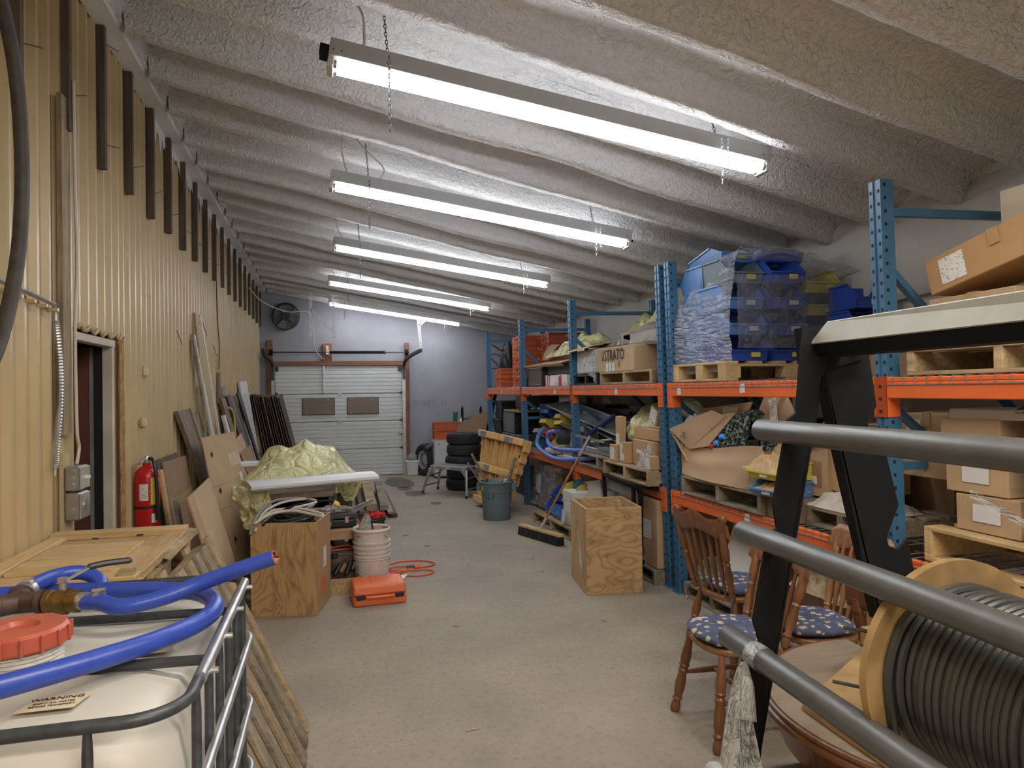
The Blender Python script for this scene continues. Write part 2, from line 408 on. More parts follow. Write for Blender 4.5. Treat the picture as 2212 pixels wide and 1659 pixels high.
def text(name, s, size, m, mat, parent, w=True, label=None, ext=.0006, sx=1):
    cu = bpy.data.curves.new(name, 'FONT'); cu.body = s; cu.size = size; cu.extrude = ext
    cu.align_x = 'CENTER'; cu.align_y = 'CENTER'; cu.resolution_u = 2
    t = bpy.data.objects.new(name, cu); COL.objects.link(t)
    me = bpy.data.meshes.new_from_object(t.evaluated_get(bpy.context.evaluated_depsgraph_get()))
    bpy.data.objects.remove(t); bpy.data.curves.remove(cu)
    mm = m @ Matrix.Scale(sx, 4, (1, 0, 0))
    if w and parent is not None: mm = _WM[parent.name].inverted() @ mm
    me.transform(mm); me.materials.clear(); me.materials.append(mat)
    o = bpy.data.objects.new(name, me); COL.objects.link(o); o.parent = parent
    if label: o['label'] = label
    return o

# ---------------------------------------------------------------- setting
def struct(name, mb, mat, parent=None, **k):
    return obj(name, mb, mat, parent, kind=None if parent else 'structure', **k)
XL, XR, YB, YF = -1.306, 3.76, 13.7, -2.6
def zleft(y): return 3.90 - .029*y
def zj(x, y):                       # underside of the joists
    t = (x+1.28)/(3.76+1.28); return zleft(y)*(1-t) + 2.67*t
fl = struct('floor', MB().box(XL-.12, YF, -.12, XR+.12, YB+.1, 0), FLOOR)
def rim(cx, cy, rx, ry, n=22, j=.2, seed=0):
    rr = random.Random(seed); return [(cx+rx*(1+rr.uniform(-j, j))*math.cos(2*PI*k/n), cy+ry*(1+rr.uniform(-j, j))*math.sin(2*PI*k/n)) for k in range(n)]
for i, (cx, cy, rx, ry) in enumerate(((1.13, 12.45, .24, .75), (1.25, 11.0, .16, .32), (1.42, 9.95, .075, .12), (1.15, 11.6, .12, .2))):
    obj('stain', MB().prism(rim(cx, cy, rx, ry, 28, .13, i+3), 0, .0015), STAIN, fl)
wb = struct('wall_left', MB().box(XL-.14, YF, 0, XL-.05, 4.10, 4.2).box(XL-.14, 4.93, 0, XL-.05, YB, 4.2).box(XL-.14, 4.10, 1.97, XL-.05, 4.93, 4.2), OLDWOOD)
def ribsheet(y0, y1, z0, z1f):
    ys = []
    y = y0
    while y < y1-1e-6:
        ys += [(y, 0), (y+.026, 0), (y+.040, .030), (y+.062, .030), (y+.076, 0), (y+.098, 0), (y+.103, .008), (y+.111, .008), (y+.116, 0)]
        y += .14
    ys = [(a, b) for a, b in ys if a < y1-.001] + [(y1, 0)]
    m = MB(); v = []
    for a, b in ys: v += [(XL-.020+b, a, z0), (XL-.020+b, a, z1f(a))]
    return m.add(v, [(2*i+2, 2*i, 2*i+1, 2*i+3) for i in range(len(ys)-1)])
y = YF
edges = [-2.6, -1.76, -.92, -.08, .76, 1.6, 2.44, 3.28, 4.10, 4.91, 5.74, 6.58, 7.42, 8.26, 9.1, 9.94, 10.78, 11.62, 12.46, 13.3, 13.7]
for a, b in zip(edges[:-1], edges[1:]):
    if a == 4.10: obj('metal_sheet', ribsheet(a, b, 1.975, lambda t: zleft(t)+.05), WALLTAN, wb)
    else: obj('metal_sheet', ribsheet(a, b, 0, lambda t: zleft(t)+.05), WALLTAN, wb)
# pieces of lumber spiked on the wall under the eave
for k in range(-8, 18):
    yy = 4.50+.567*k
    zb = 2.95-.0095*(yy-3) + random.uniform(-.012, .012)
    obj('stud', MB().box(XL, yy-.034, zb, XL+.05, yy+.006, zleft(yy)+.02), OLDWOOD, wb, bev=.003)
    if k < 10 and k > -3:
        for dz in (.18,) if k % 3 else (.15, .75):
            obj('nail', MB().cyl((XL+.03, yy+.0, zb+dz), (XL+.08, yy+.12, zb+dz+random.uniform(.0, .07)), .003, 5), DSTEEL, wb)
random.seed(5)
for k in range(9):
    yy = 5.9+k*.63; zz = random.uniform(1.5, 2.4)
    if k in (1, 3, 4, 6): obj('nail', MB().cyl((XL+.01, yy, zz), (XL+.03, yy+.12, zz-.12), .003, 5), IRON, wb)
struct('trim_1', MB().hexa(((XL, YF, zleft(YF)-.01), (XL+.12, YF, zleft(YF)-.01), (XL+.12, YB, zleft(YB)-.01), (XL, YB, zleft(YB)-.01)),
     ((XL, YF, zleft(YF)+.13), (XL+.17, YF, zleft(YF)+.13), (XL+.17, YB, zleft(YB)+.13), (XL, YB, zleft(YB)+.13))), M('foam_sprayed_ledge', (.66, .65, .63), .6, 0, .06, 3, .006, 20))
def lump(y):
    return .02*noise.noise(Vector((3.1, y*2.2, 0)))
struct('trim_2', MB().tube([(XL+.130+lump(t)*.5, t, zleft(t)+.030+lump(t+9)*.4) for t in [YF+i*.2 for i in range(81)]], .016, 8), FOAMJ, sm=1)
# white overspray of foam reaching down on to the cladding between the studs
random.seed(8)
for k in range(2, 17):
    yy = 4.50+.567*k
    poly = [(yy+.01, 0)]
    n = 9
    dep = [random.uniform(.06, .26)*(1-.6*abs(i/n-.45)) for i in range(n+1)]
    m = MB(); v = []
    for i in range(n+1):
        t = yy+.015+.5*i/n
        v += [(XL+.014, t, zleft(t)-dep[i]), (XL+.014, t, zleft(t)+.02)]
    m.add(v, [(2*i+2, 2*i, 2*i+1, 2*i+3) for i in range(n)])
    obj('foam_overspray', m, FOAM, wb)
struct('wall_back', MB().box(XL-.1, YB, 0, XR+.1, YB+.1, 3.9), BACKW)
rw = struct('wall_right', MB().box(XR, YF, 0, XR+.1, YB, 3.1), RIGHTW)
def bandf(u, v):
    y = YF+(YB-YF)*u; a = v
    z = 2.2+.03*noise.noise(Vector((y*1.3, 0, 4)))
    prof = [(0, z), (.05, z-.015), (.085, z+.03), (.08, z+.16), (.07, 2.75), (0, 2.85)]
    x, zz = prof[int(round(a*5))]; return (XR-x-.01*noise.noise(Vector((y*4, a*9, 0))), y, zz)
obj('foam_band', MB().grid(bandf, 110, 6), RIGHTW, rw, sm=60)
struct('wall_front', MB().box(XL-.1, YF-.1, 0, XR+.1, YF, 4.1), BACKW)
# roof: sprayed foam deck with fat foam-coated joists
def decks(u, v):
    x = XL-.05+(XR+.12-XL)*u; y = YF+(YB-YF)*v
    ph = ((y-4.52)/.567) % 1.0
    d = min(ph, 1-ph)*.567
    z = zj(x, y)+.235-.14*max(0, 1-d/.20)**1.6 + .018*noise.noise(Vector((x*1.4, y*3, 1))) + .008*noise.noise(Vector((x*6, y*7, 2)))
    return (x, y, z)
ce = struct('ceiling', MB().grid(decks, 56, 340), FOAM, sm=2)
struct('ceiling_roof', MB().hexa(((XL-.1, YF, 4.2), (XR+.1, YF, 3.0), (XR+.1, YB, 3.0), (XL-.1, YB, 4.2)), ((XL-.1, YF, 4.3), (XR+.1, YF, 3.1), (XR+.1, YB, 3.1), (XL-.1, YB, 4.3))), OLDWOOD)
def joist(yc, seed):
    nu, nv = 80, 16
    def f(u, v):
        x = XL+.155 + (XR-.155-XL)*u
        if u > .97: pass
        # closed contour, underside rounded
        a = PI*(v)                          # 0 .. pi around the underside
        th = .062+.012*noise.noise(Vector((x*1.1, seed*3.3, 0)))
        ca, sa = math.cos(a), max(0, math.sin(a))
        dy = math.copysign(abs(ca)**.5, ca)*th*(1.0 if sa > .25 else 1.6-2.4*sa)
        zz = zj(x, yc) + .20*(1-sa**.42)
        dz = .03*noise.noise(Vector((x*1.0, seed*5.1, 4)))+.006*noise.noise(Vector((x*16, a*4, seed)))
        wob = .02*noise.noise(Vector((x*.9, seed*7.7, 2)))+.005*noise.noise(Vector((x*13, a*5, seed+3)))
        end = 1-max(0, (x-3.62)/.14)**2*.5 if x > 3.62 else 1
        return (x, yc+dy*end+wob, zz+dz+(1-end)*.05)
    return MB().grid(f, nu, nv)
for k in range(-10, 17):
    obj('joist', joist(4.52+.567*k, k), FOAMJ, ce, sm=2)

# doorway in the left wall
d1 = thing('door_1', None, None, (XL, 4.5, 0), kind='structure')
obj('door_frame', MB().box(-1.36, 4.10, 1.905, XL+.012, 4.76, 1.95).box(-1.357, 4.715, 0, XL+.008, 4.755, 1.93), M('dusty_white_frame', (.52, .48, .39), .7, 0, .15, 4), d1, w=True, bev=.004)
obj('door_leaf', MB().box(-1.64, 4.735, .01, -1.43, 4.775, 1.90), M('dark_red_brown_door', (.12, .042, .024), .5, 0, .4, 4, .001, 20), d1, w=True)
obj('door_edge', MB().box(-1.43, 4.73, .01, -1.405, 4.775, 1.90), WGREY, d1, w=True)
obj('door_gap_shade', MB().box(-1.405, 4.725, .01, -1.357, 4.765, 1.90), BLACKP, d1, w=True)  # black strip standing in for the shade of the open door gap
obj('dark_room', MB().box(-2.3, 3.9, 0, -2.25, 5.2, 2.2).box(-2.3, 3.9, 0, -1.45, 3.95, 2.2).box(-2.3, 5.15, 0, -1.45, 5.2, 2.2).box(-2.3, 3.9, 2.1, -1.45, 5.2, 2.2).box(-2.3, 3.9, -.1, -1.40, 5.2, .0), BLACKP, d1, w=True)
def rag(u, v):
    z = .0+1.96*u; a = v
    y = 4.82+.105*a+(.025*noise.noise(Vector((z*5, 0, 9))) if a > .5 else 0)
    return (XL+.006+.03*noise.noise(Vector((z*6, a*5, 3)))*math.sin(PI*a)+.012, y, z)
obj('jamb_lumber', MB().box(-1.38, 4.757, 0, XL-.002, 4.86, 1.97), REDWOODZ, d1, w=True)
obj('insulation_foam', MB().grid(rag, 60, 7), FOAMY, d1, w=True, sm=1)
m = MB()
pts = [(XL+.014, 4.10+.83*i/18, 1.975+.018*math.sin(i*1.9)) for i in range(19)]
m.tube(pts, .011, 5); obj('torn_metal_edge', m, WALLTAN, d1, w=True)

# garage door in the back wall
d2 = thing('door_2', None, None, (.13, 13.62, 0), kind='structure')
for i in range(4):
    z0 = .005+.53*i; prof = []
    z = 0
    while z < .50:
        prof += [(z, 0), (z+.045, 0), (z+.052, .010), (z+.058, .010), (z+.065, 0)]; z += .075
    prof = [(a, b) for a, b in prof if a < .515]+[(.522, 0)]
    m = MB(); v = []
    for a, b in prof: v += [(-1.03, 13.64+b, z0+a), (1.32, 13.64+b, z0+a)]
    m.add(v, [(2*j, 2*j+1, 2*j+3, 2*j+2) for j in range(len(prof)-1)])
    m.box(-1.03, 13.655, z0, 1.32, 13.69, z0+.522)
    pn = obj('door_panel', m, DOORW, d2, w=True)
    if i == 2:
        for xa in (-.54, .28):
            c = obj('window_cover', MB().box(xa, 13.612, 1.20, xa+.57, 13.632, 1.50), M('brown_hardboard_%d' % xa, (.21, .155, .12), .6, 0, .05), d2, w=True, bev=.004)
            obj('cover_rim', MB().box(xa-.012, 13.625, 1.188, xa+.582, 13.641, 1.512), BLACKP, d2, w=True)
            for sx, sz in ((.08, .28), (.47, .28), (.07, .02), (.49, .02)):
                obj('screw', MB().cyl((xa+sx, 13.605, 1.20+sz), (xa+sx, 13.615, 1.20+sz), .009, 8), WHITE, d2, w=True)
    if i:
        obj('hinge', MB().box(.10, 13.615, z0-.03, .12, 13.64, z0+.03).box(.145, 13.615, z0-.03, .165, 13.64, z0+.03).box(.10, 13.62, z0-.01, .165, 13.635, z0+.01), GALV, d2, w=True)
        for xr in (-1.04, 1.30): obj('roller_hinge', MB().box(xr-.01, 13.60, z0-.03, xr+.05, 13.64, z0+.03).cyl((xr-.05, 13.6, z0), (xr+.06, 13.6, z0), .012, 8), DSTEEL, d2, w=True)
obj('jamb', MB().box(-1.16, 13.6, 0, -1.07, 13.7, 2.6), REDWOODZ, d2, w=True)
obj('jamb', MB().box(1.375, 13.6, 0, 1.455, 13.7, 2.56), REDWOODZ, d2, w=True)
obj('header_board', MB().box(-1.05, 13.6, 2.125, 1.375, 13.7, 2.205), REDWOOD, d2, w=True)
obj('spring_block', MB().box(-.165, 13.61, 2.205, 0, 13.7, 2.54), REDWOODZ, d2, w=True)
obj('spring_bracket', MB().box(-.11, 13.52, 2.33, -.05, 13.61, 2.41).box(-.11, 13.59, 2.42, -.06, 13.61, 2.5), GALV, d2, w=True)
obj('torsion_shaft', MB().cyl((-1.12, 13.53, 2.37), (1.45, 13.53, 2.37), .013, 8), DSTEEL, d2, w=True)
m = MB(); 
m.tube([(-.04+i*.0105, 13.53, 2.37) for i in range(98)], [.026+.004*(i % 2) for i in range(98)], 10)
obj('torsion_spring', m, BLACKM, d2, w=True); obj('spring_winder', MB().cyl((.97, 13.53, 2.37), (1.0, 13.53, 2.37), .035, 10), DSTEEL, d2, w=True)
for xx in (-1.09, 1.40): obj('cable_drum', MB().cyl((xx-.03, 13.53, 2.37), (xx+.03, 13.53, 2.37), .055, 12), BLACKM, d2, w=True)
for sx, xx in ((-1, -1.065), (1, 1.345)):
    obj('track', MB().box(xx-.03, 13.56, 0, xx+.03, 13.60, 2.1), GALV, d2, w=True)
    cur = smooth_path([(xx, 13.55, 1.85), (xx, 13.54, 2.10), (xx+sx*.03, 13.46, 2.22), (xx+sx*.12, 13.32, 2.30), (xx+sx*(.29 if sx > 0 else .13), 13.1, 2.39)], 5)
    m = MB()
    for a, b in zip(cur[:-1], cur[1:]): m.bar(a, b, .055, .05, (1, 0, 0))
    obj('track_curve', m, DSTEEL, d2, w=True)
obj('bottom_seal', MB().box(-1.03, 13.63, 0, 1.32, 13.66, .012), BLACKP, d2, w=True)
obj('end_plate', MB().box(-1.05, 13.61, 2.02, -.97, 13.64, 2.1).box(1.24, 13.61, 2.02, 1.32, 13.64, 2.1), BLACKP, d2, w=True)
obj('latch_strap', MB().box(-.165, 13.60, 1.60, -.14, 13.635, 2.12), GALV, d2, w=True)
obj('lock_bolt', MB().box(1.24, 13.58, .80, 1.35, 13.63, .86).box(1.30, 13.59, .55, 1.33, 13.63, .76), GALV, d2, w=True)
def perf(p, q, wd=.05):
    m = MB(); p = Vector(p); q = Vector(q); n = max(2, int((q-p).length/.045)); d = (q-p)/n
    a = d.normalized().cross(Vector((0, 1, 0))).normalized()*wd/2
    m.add([p-a, p-a*.55, q-a*.55, q-a], [(0, 1, 2, 3)]); m.add([p+a*.55, p+a, q+a, q+a*.55], [(0, 1, 2, 3)])
    for i in range(n): m.add([p+d*(i)-a*.55, p+d*(i)+a*.55, p+d*(i+.55)+a*.55, p+d*(i+.55)-a*.55], [(0, 1, 2, 3)])
    m.add([p-a, p-a+Vector((0, .03, 0)), q-a+Vector((0, .03, 0)), q-a], [(0, 1, 2, 3)])
    return m
HANGW = M('white_coated_steel', (.82, .82, .82), .5, 0, .03)
def hanger(lst, label):
    t = thing('perforated_hanger', label, 'bracket', lst[0][0])
    for a, b in lst: obj('angle_strip', perf(a, b), HANGW, t, w=True)
hanger([((.03, 12.9, 3.36), (.03, 12.9, 2.575)), ((-.36, 12.9, 3.10), (0, 12.9, 2.72)), ((-.36, 12.9, 3.40), (-.36, 12.9, 2.60))], 'white perforated angle hangers with a diagonal brace beside the wall fan')
hanger([((1.58, 13.1, 3.02), (1.63, 13.1, 2.41)), ((1.60, 13.1, 2.86), (1.76, 13.1, 3.0))], 'short white perforated hanger holding the door track end beside the blue rack')
for zz, xx, yy in ((2.18, .98, 9.0), (2.05, -.62, 13)): pass
text('wall_scribble', 'D REY. H', .17, TR(1.86, 13.69, 1.37, 90, 0, 0), FAINT, bpy.data.objects['wall_back'])
obj('green_patch', MB().prism([(0, 0), (.09, -.03), (.1, .2), (.05, .17), (.01, .21)], 0, .004, TR(2.32, 13.699, 1.0, 90, 0, 0)), M('green_paint', (.02, .12, .07), .6, 0, .1), bpy.data.objects['wall_back'])

# wall fan
t = thing('wall_fan', 'black round exhaust fan with wire guard high on the grey back wall', 'fan', (-.823, 13.66, 3.055))
c = Vector((-.823, 13.5, 3.04))
def ring(r, y, rr, n=28): return MB().tube([(c.x+r*math.cos(2*PI*k/n), y, c.z+r*math.sin(2*PI*k/n)) for k in range(n)], rr, 5, closed=True)
obj('shroud', MB().tube([(c.x, 13.68, c.z), (c.x, 13.58, c.z)], [.235, .24], 28, cap=False), BLACKP, t, w=True, sm=1)
for rr in (.245, .20, .15, .10): obj('guard_ring', ring(rr, 13.49+.03*(rr > .24), .0045 if rr < .24 else .012), DSTEEL, t, w=True)
for k in range(4):
    a = PI/4+k*PI/2; obj('guard_arm', MB().bar((c.x+.05*math.cos(a), 13.48, c.z+.05*math.sin(a)), (c.x+.24*math.cos(a), 13.5, c.z+.24*math.sin(a)), .03, .012, (0, 1, 0)), BLACKP, t, w=True)
obj('motor', MB().cyl((c.x, 13.46, c.z), (c.x, 13.60, c.z), .062, 16), BLACKP, t, w=True)
for k in range(4):
    a = .3+k*PI/2; p = Vector((math.cos(a), 0, math.sin(a))); q = Vector((-math.sin(a), 0, math.cos(a)))
    obj('blade', MB().quad(c+p*.05+Vector((0, .1, 0)), c+p*.2-q*.05+Vector((0, .12, 0)), c+p*.2+q*.07+Vector((0, .08, 0)), c+p*.05+q*.03+Vector((0, .08, 0)), .004), WGREY, t, w=True)
for k in range(4):
    a = k*PI/2; obj('mount_bolt', MB().cyl((c.x+.24*math.cos(a), 13.6, c.z+.24*math.sin(a)), (c.x+.24*math.cos(a), 13.7, c.z+.24*math.sin(a)), .01, 6), DSTEEL, t, w=True)

# ---------------------------------------------------------------- fluorescent fixtures
def chain(p, q, sc=1.0):
    p = Vector(p); q = Vector(q); m = MB(); n = max(2, int((q-p).length/(.021*sc))); d = (q-p)/n; dn = d.normalized()
    a = dn.cross(Vector((.3, 1, 0))).normalized(); b = dn.cross(a)
    for i in range(n):
        cc = p+d*(i+.5); s = a if i % 2 else b
        m.tube([cc+s*(.0065*sc*math.cos(2*PI*k/8))+dn*(.0145*sc*math.sin(2*PI*k/8)) for k in range(8)], .0022*sc, 4, closed=True)
    return m
FX = [(3.5, 0, 3.245), (5.4, .0, 3.20), (7.7, .02, 3.20), (10.5, -.05, 3.245), (13.0, -.06, 3.245)]
FXL = ['nearest of the hanging fluorescent fixtures, with a black loose end cap', 'second hanging fluorescent fixture from the camera, loop of wire above its end',
       'third hanging fluorescent fixture from the camera', 'fourth hanging fluorescent fixture, in front of the fan wall', 'farthest hanging fluorescent fixture, over the garage door track']
for i, (y, x0, z0) in enumerate(FX):
    sl = math.atan2(.355, 2.44)
    t = thing('fluorescent_fixture', FXL[i], 'ceiling light', m=Matrix.Translation((x0, y, z0)) @ Euler((0, sl, 0)).to_matrix().to_4x4(), group='fluorescent fixtures hung in a row')
    Lg = 2.46
    obj('housing', MB().prism([(-.052, .0), (-.05, .088), (.05, .088), (.052, .0), (.03, -.012), (-.03, -.012)], 0, Lg, Matrix(((0, 0, 1, 0), (1, 0, 0, 0), (0, 1, 0, 0), (0, 0, 0, 1)))), M('dusty_fixture_housing_%d' % i, (.40, .40, .39), .5, .1, .05), t, bev=.003)
    for s in (-1, 1):
        obj('tube', MB().tube([(.045, s*.038, -.034), (Lg-.045, s*.038, -.034)], .0185, 12, cap=False), TUBEM, t, sm=1)
        for e in (.03, Lg-.045): obj('tube_cap', MB().cyl((e, s*.038, -.034), (e+.015, s*.038, -.034), .019, 12), GALV, t, sm=40)
    for e in (0, Lg-.03): obj('lampholder', MB().box(e, -.06, -.06, e+.03, .06, -.01), WHITEP, t, bev=.004)
    for e in (.02, .06, Lg-.05): obj('rivet', MB().cyl((e, -.052, .03), (e, -.042, .032), .005, 6), DSTEEL, t)
    if i in (0, 1): obj('loose_end_cap', MB().box(-.045, -.045, .005, -.002, .045, .05) if i == 0 else MB().box(Lg, -.01, .0, Lg+.03, .0, .02), BLACKM, t)
    for cx, dr in ((.29, .32 if i < 3 else .26), (2.13, .2)):
        wx = x0+cx*math.cos(sl); wz = z0-cx*math.sin(sl)
        top = zj(wx, y)+.10
        obj('chain', chain((wx-.02, y, top), (wx, y-.03, wz+.05)), DSTEEL, t, w=True, kind='stuff')
        obj('chain', chain((wx, y-.078, wz+.05), (wx, y-.078, wz-dr), 1), DSTEEL if cx < 1 else GALV, t, w=True, kind='stuff')
        if cx > 1: obj('chain', chain((wx+.04, y-.078, wz+.05), (wx+.04, y-.078, wz-dr*.6), 1), GALV, t, w=True, kind='stuff')
    if i == 0:
        obj('power_wire', MB().tube(smooth_path([(x0+.17, y, z0+.02), (x0+.17, y, z0+.22), (x0+.12, y, z0+.34), (x0+.10, y+.02, z0+.6)]), .006, 6), CREAM, t, w=True, sm=1)
    elif i == 1:
        obj('power_wire', MB().tube(smooth_path([(x0+.1, y, z0+.45), (x0+.09, y, z0+.25), (x0+.13, y, z0+.06)]), .006, 6), CREAM, t, w=True, sm=1)
        obj('power_wire', MB().tube(smooth_path([(x0+.12, y, z0+.45), (x0+.25, y, z0+.28), (x0+.40, y-.03, z0+.12), (x0+.36, y-.03, z0+.03)]), .006, 6), CREAM, t, w=True, sm=1)
    else:
        obj('power_wire', MB().tube(smooth_path([(x0+.13, y, z0+.02), (x0+.05, y, z0+.2), (x0+.02, y, z0+.4)]), .007, 6), CREAM, t, w=True, sm=1)

# wiring across to the fan and down to the door
tagc = lambda o, l, c, g=None: setp(o, l, c, g)
tagc(obj('hanging_cable', MB().tube(smooth_path([(XL+.1, 11.2, 3.22), (-1.1, 12.0, 3.12), (-.8, 13.0, 3.07), (-.5, 13.3, 3.11), (-.38, 13.4, 3.08), (-.36, 13.45, 2.9), (-.34, 13.45, 2.75), (-.31, 13.5, 2.45), (-.2, 13.55, 2.28), (-.13, 13.58, 2.24)]), .009, 6), CREAM, sm=1),
     'pale cable sagging across the corner below the fan then down to the door header', 'cable')
t = thing('conduit', 'thin steel conduit bending into a loose flexible end beside the doorway', 'conduit', (XL+.02, 3.725, 1.26))
obj('rigid_pipe', MB().tube(smooth_path([(XL+.035, 1.5, 2.14), (XL+.035, 3.1, 2.075), (XL+.035, 3.645, 2.05), (XL+.035, 3.730, 2.035), (XL+.035, 3.745, 1.97)], 5), .011, 8), GALV, t, w=True, sm=1)
fp = smooth_path([(XL+.035, 3.745, 1.97), (XL+.035, 3.785, 1.8), (XL+.035, 3.790, 1.6), (XL+.035, 3.745, 1.4), (XL+.035, 3.720, 1.27)], 26)
obj('flexible_conduit', MB().tube(fp, [.012+.003*(i % 2) for i in range(len(fp))], 8), GALV, t, w=True)
obj('wire_end', MB().tube([(XL+.035, 3.720, 1.27), (XL+.035, 3.715, 1.235)], .005, 6), CREAM, t, w=True)
for k in range(5): obj('strap', MB().box(XL+.01, 3.2+.13*k, 2.03-.004*k, XL+.05, 3.22+.13*k, 2.045-.004*k), WALLTAN, t, w=True)
t = thing('switch_board', 'old vertical board carrying two stacked metal electrical boxes by the doorway', 'electrical box', (XL+.01, 3.905, 1.0))
obj('backing_board', MB().box(XL+.012, 3.835, 1.42, XL+.035, 3.945, 3.1), WOOD('pale_old_strip', (.40, .32, .2), 'z', .8, .35, .3), t, w=True)
obj('backing_board', MB().box(XL+.012, 3.835, .9, XL+.03, 3.935, 1.33), WOOD('pale_new_strip', (.48, .38, .22), 'z', .8, .2), t, w=True)
obj('switch_box', MB().box(XL+.035, 3.835, 1.145, XL+.10, 3.965, 1.265), GALV, t, w=True, bev=.006)
obj('switch_box', MB().box(XL+.035, 3.835, 1.00, XL+.10, 3.965, 1.135), GALV, t, w=True, bev=.006)
obj('cover_plate', MB().box(XL+.10, 3.830, 1.15, XL+.106, 3.970, 1.26).box(XL+.10, 3.830, 1.005, XL+.106, 3.970, 1.13), SILVER, t, w=True, bev=.003)
obj('toggle', MB().box(XL+.106, 3.890, 1.20, XL+.13, 3.900, 1.215), PAPER, t, w=True)
obj('outlet_face', MB().cyl((XL+.104, 3.900, 1.07), (XL+.11, 3.900, 1.07), .028, 14), GALV, t, w=True)
for zz in (1.17, 1.205, 1.24, 1.05): obj('knockout', MB().cyl((XL+.065, 3.835, zz), (XL+.065, 3.831, zz), .014, 12), GALV, t, w=True)
obj('wire', MB().tube(smooth_path([(XL+.06, 3.925, 3.2), (XL+.05, 3.965, 2.7), (XL+.05, 3.985, 2.3), (XL+.05, 3.950, 1.95), (XL+.05, 3.955, 1.6), (XL+.06, 3.935, 1.42), (XL+.06, 3.960, 1.35), (XL+.06, 3.925, 1.27)]), .008, 6), CREAM, t, w=True, sm=1)
tagc(obj('black_hose', MB().tube(smooth_path([(-1.15, 2.45, 3.5), (-1.15, 2.75, 3.2), (-1.15, 2.93, 3.0), (-1.15, 3.02, 2.8), (-1.15, 3.06, 2.5), (-1.15, 3.03, 2.2), (-1.15, 2.94, 1.95), (-1.15, 2.8, 1.74), (-1.15, 2.6, 1.6)]), .026, 10), M('dusty_black_hose', (.05, .042, .036), .6, 0, .3, 20), sm=1),
     'thick dusty black hose bowed down along the near ribbed wall', 'hose')
tagc(obj('outlet_board', MB().box(XL+.01, 8.62, 1.50, XL+.04, 8.74, 1.86), MIDBR), 'small brown board with a switch screwed high on the ribbed wall', 'board')
tagc(obj('wall_switch', MB().box(XL+.03, 8.86, 1.58, XL+.08, 8.95, 1.70), GALV, bev=.004), 'small grey switch box beside the brown board on the ribbed wall', 'switch')
tagc(obj('drop_wire', MB().tube(smooth_path([(XL+.03, 8.55, 3.2), (XL+.03, 8.6, 2.5), (XL+.03, 8.72, 2.2), (XL+.03, 8.68, 1.9)]), .006, 5), IRON, sm=1), 'thin dark wire running down the ribbed wall to the brown board', 'cable')
tagc(obj('yellow_cable', MB().tube(smooth_path([(-1.2, 8.9, 1.45), (-1.17, 9.1, 1.35), (-1.17, 9.15, 1.0), (-1.2, 9.1, .8)]), .012, 6), YELBIN, sm=1), 'yellow cord hanging down behind the dark leaning boards', 'cord')
for yy, zz, l in ((5.42, 1.78, 'upper dab of dried yellow foam on the ribbed wall beside the doorway'), (5.36, 1.42, 'lower dab of dried yellow foam on the ribbed wall beside the doorway')):
    m = MB(); m.lathe([(.001, -.04), (.02, -.03), (.028, 0), (.018, .03), (.001, .04)], 8, TR(XL+.02, yy, zz))
    tagc(obj('foam_dab', m, M('pale_foam', (.60, .52, .30), .8, 0, .1), sm=1), l, 'foam')

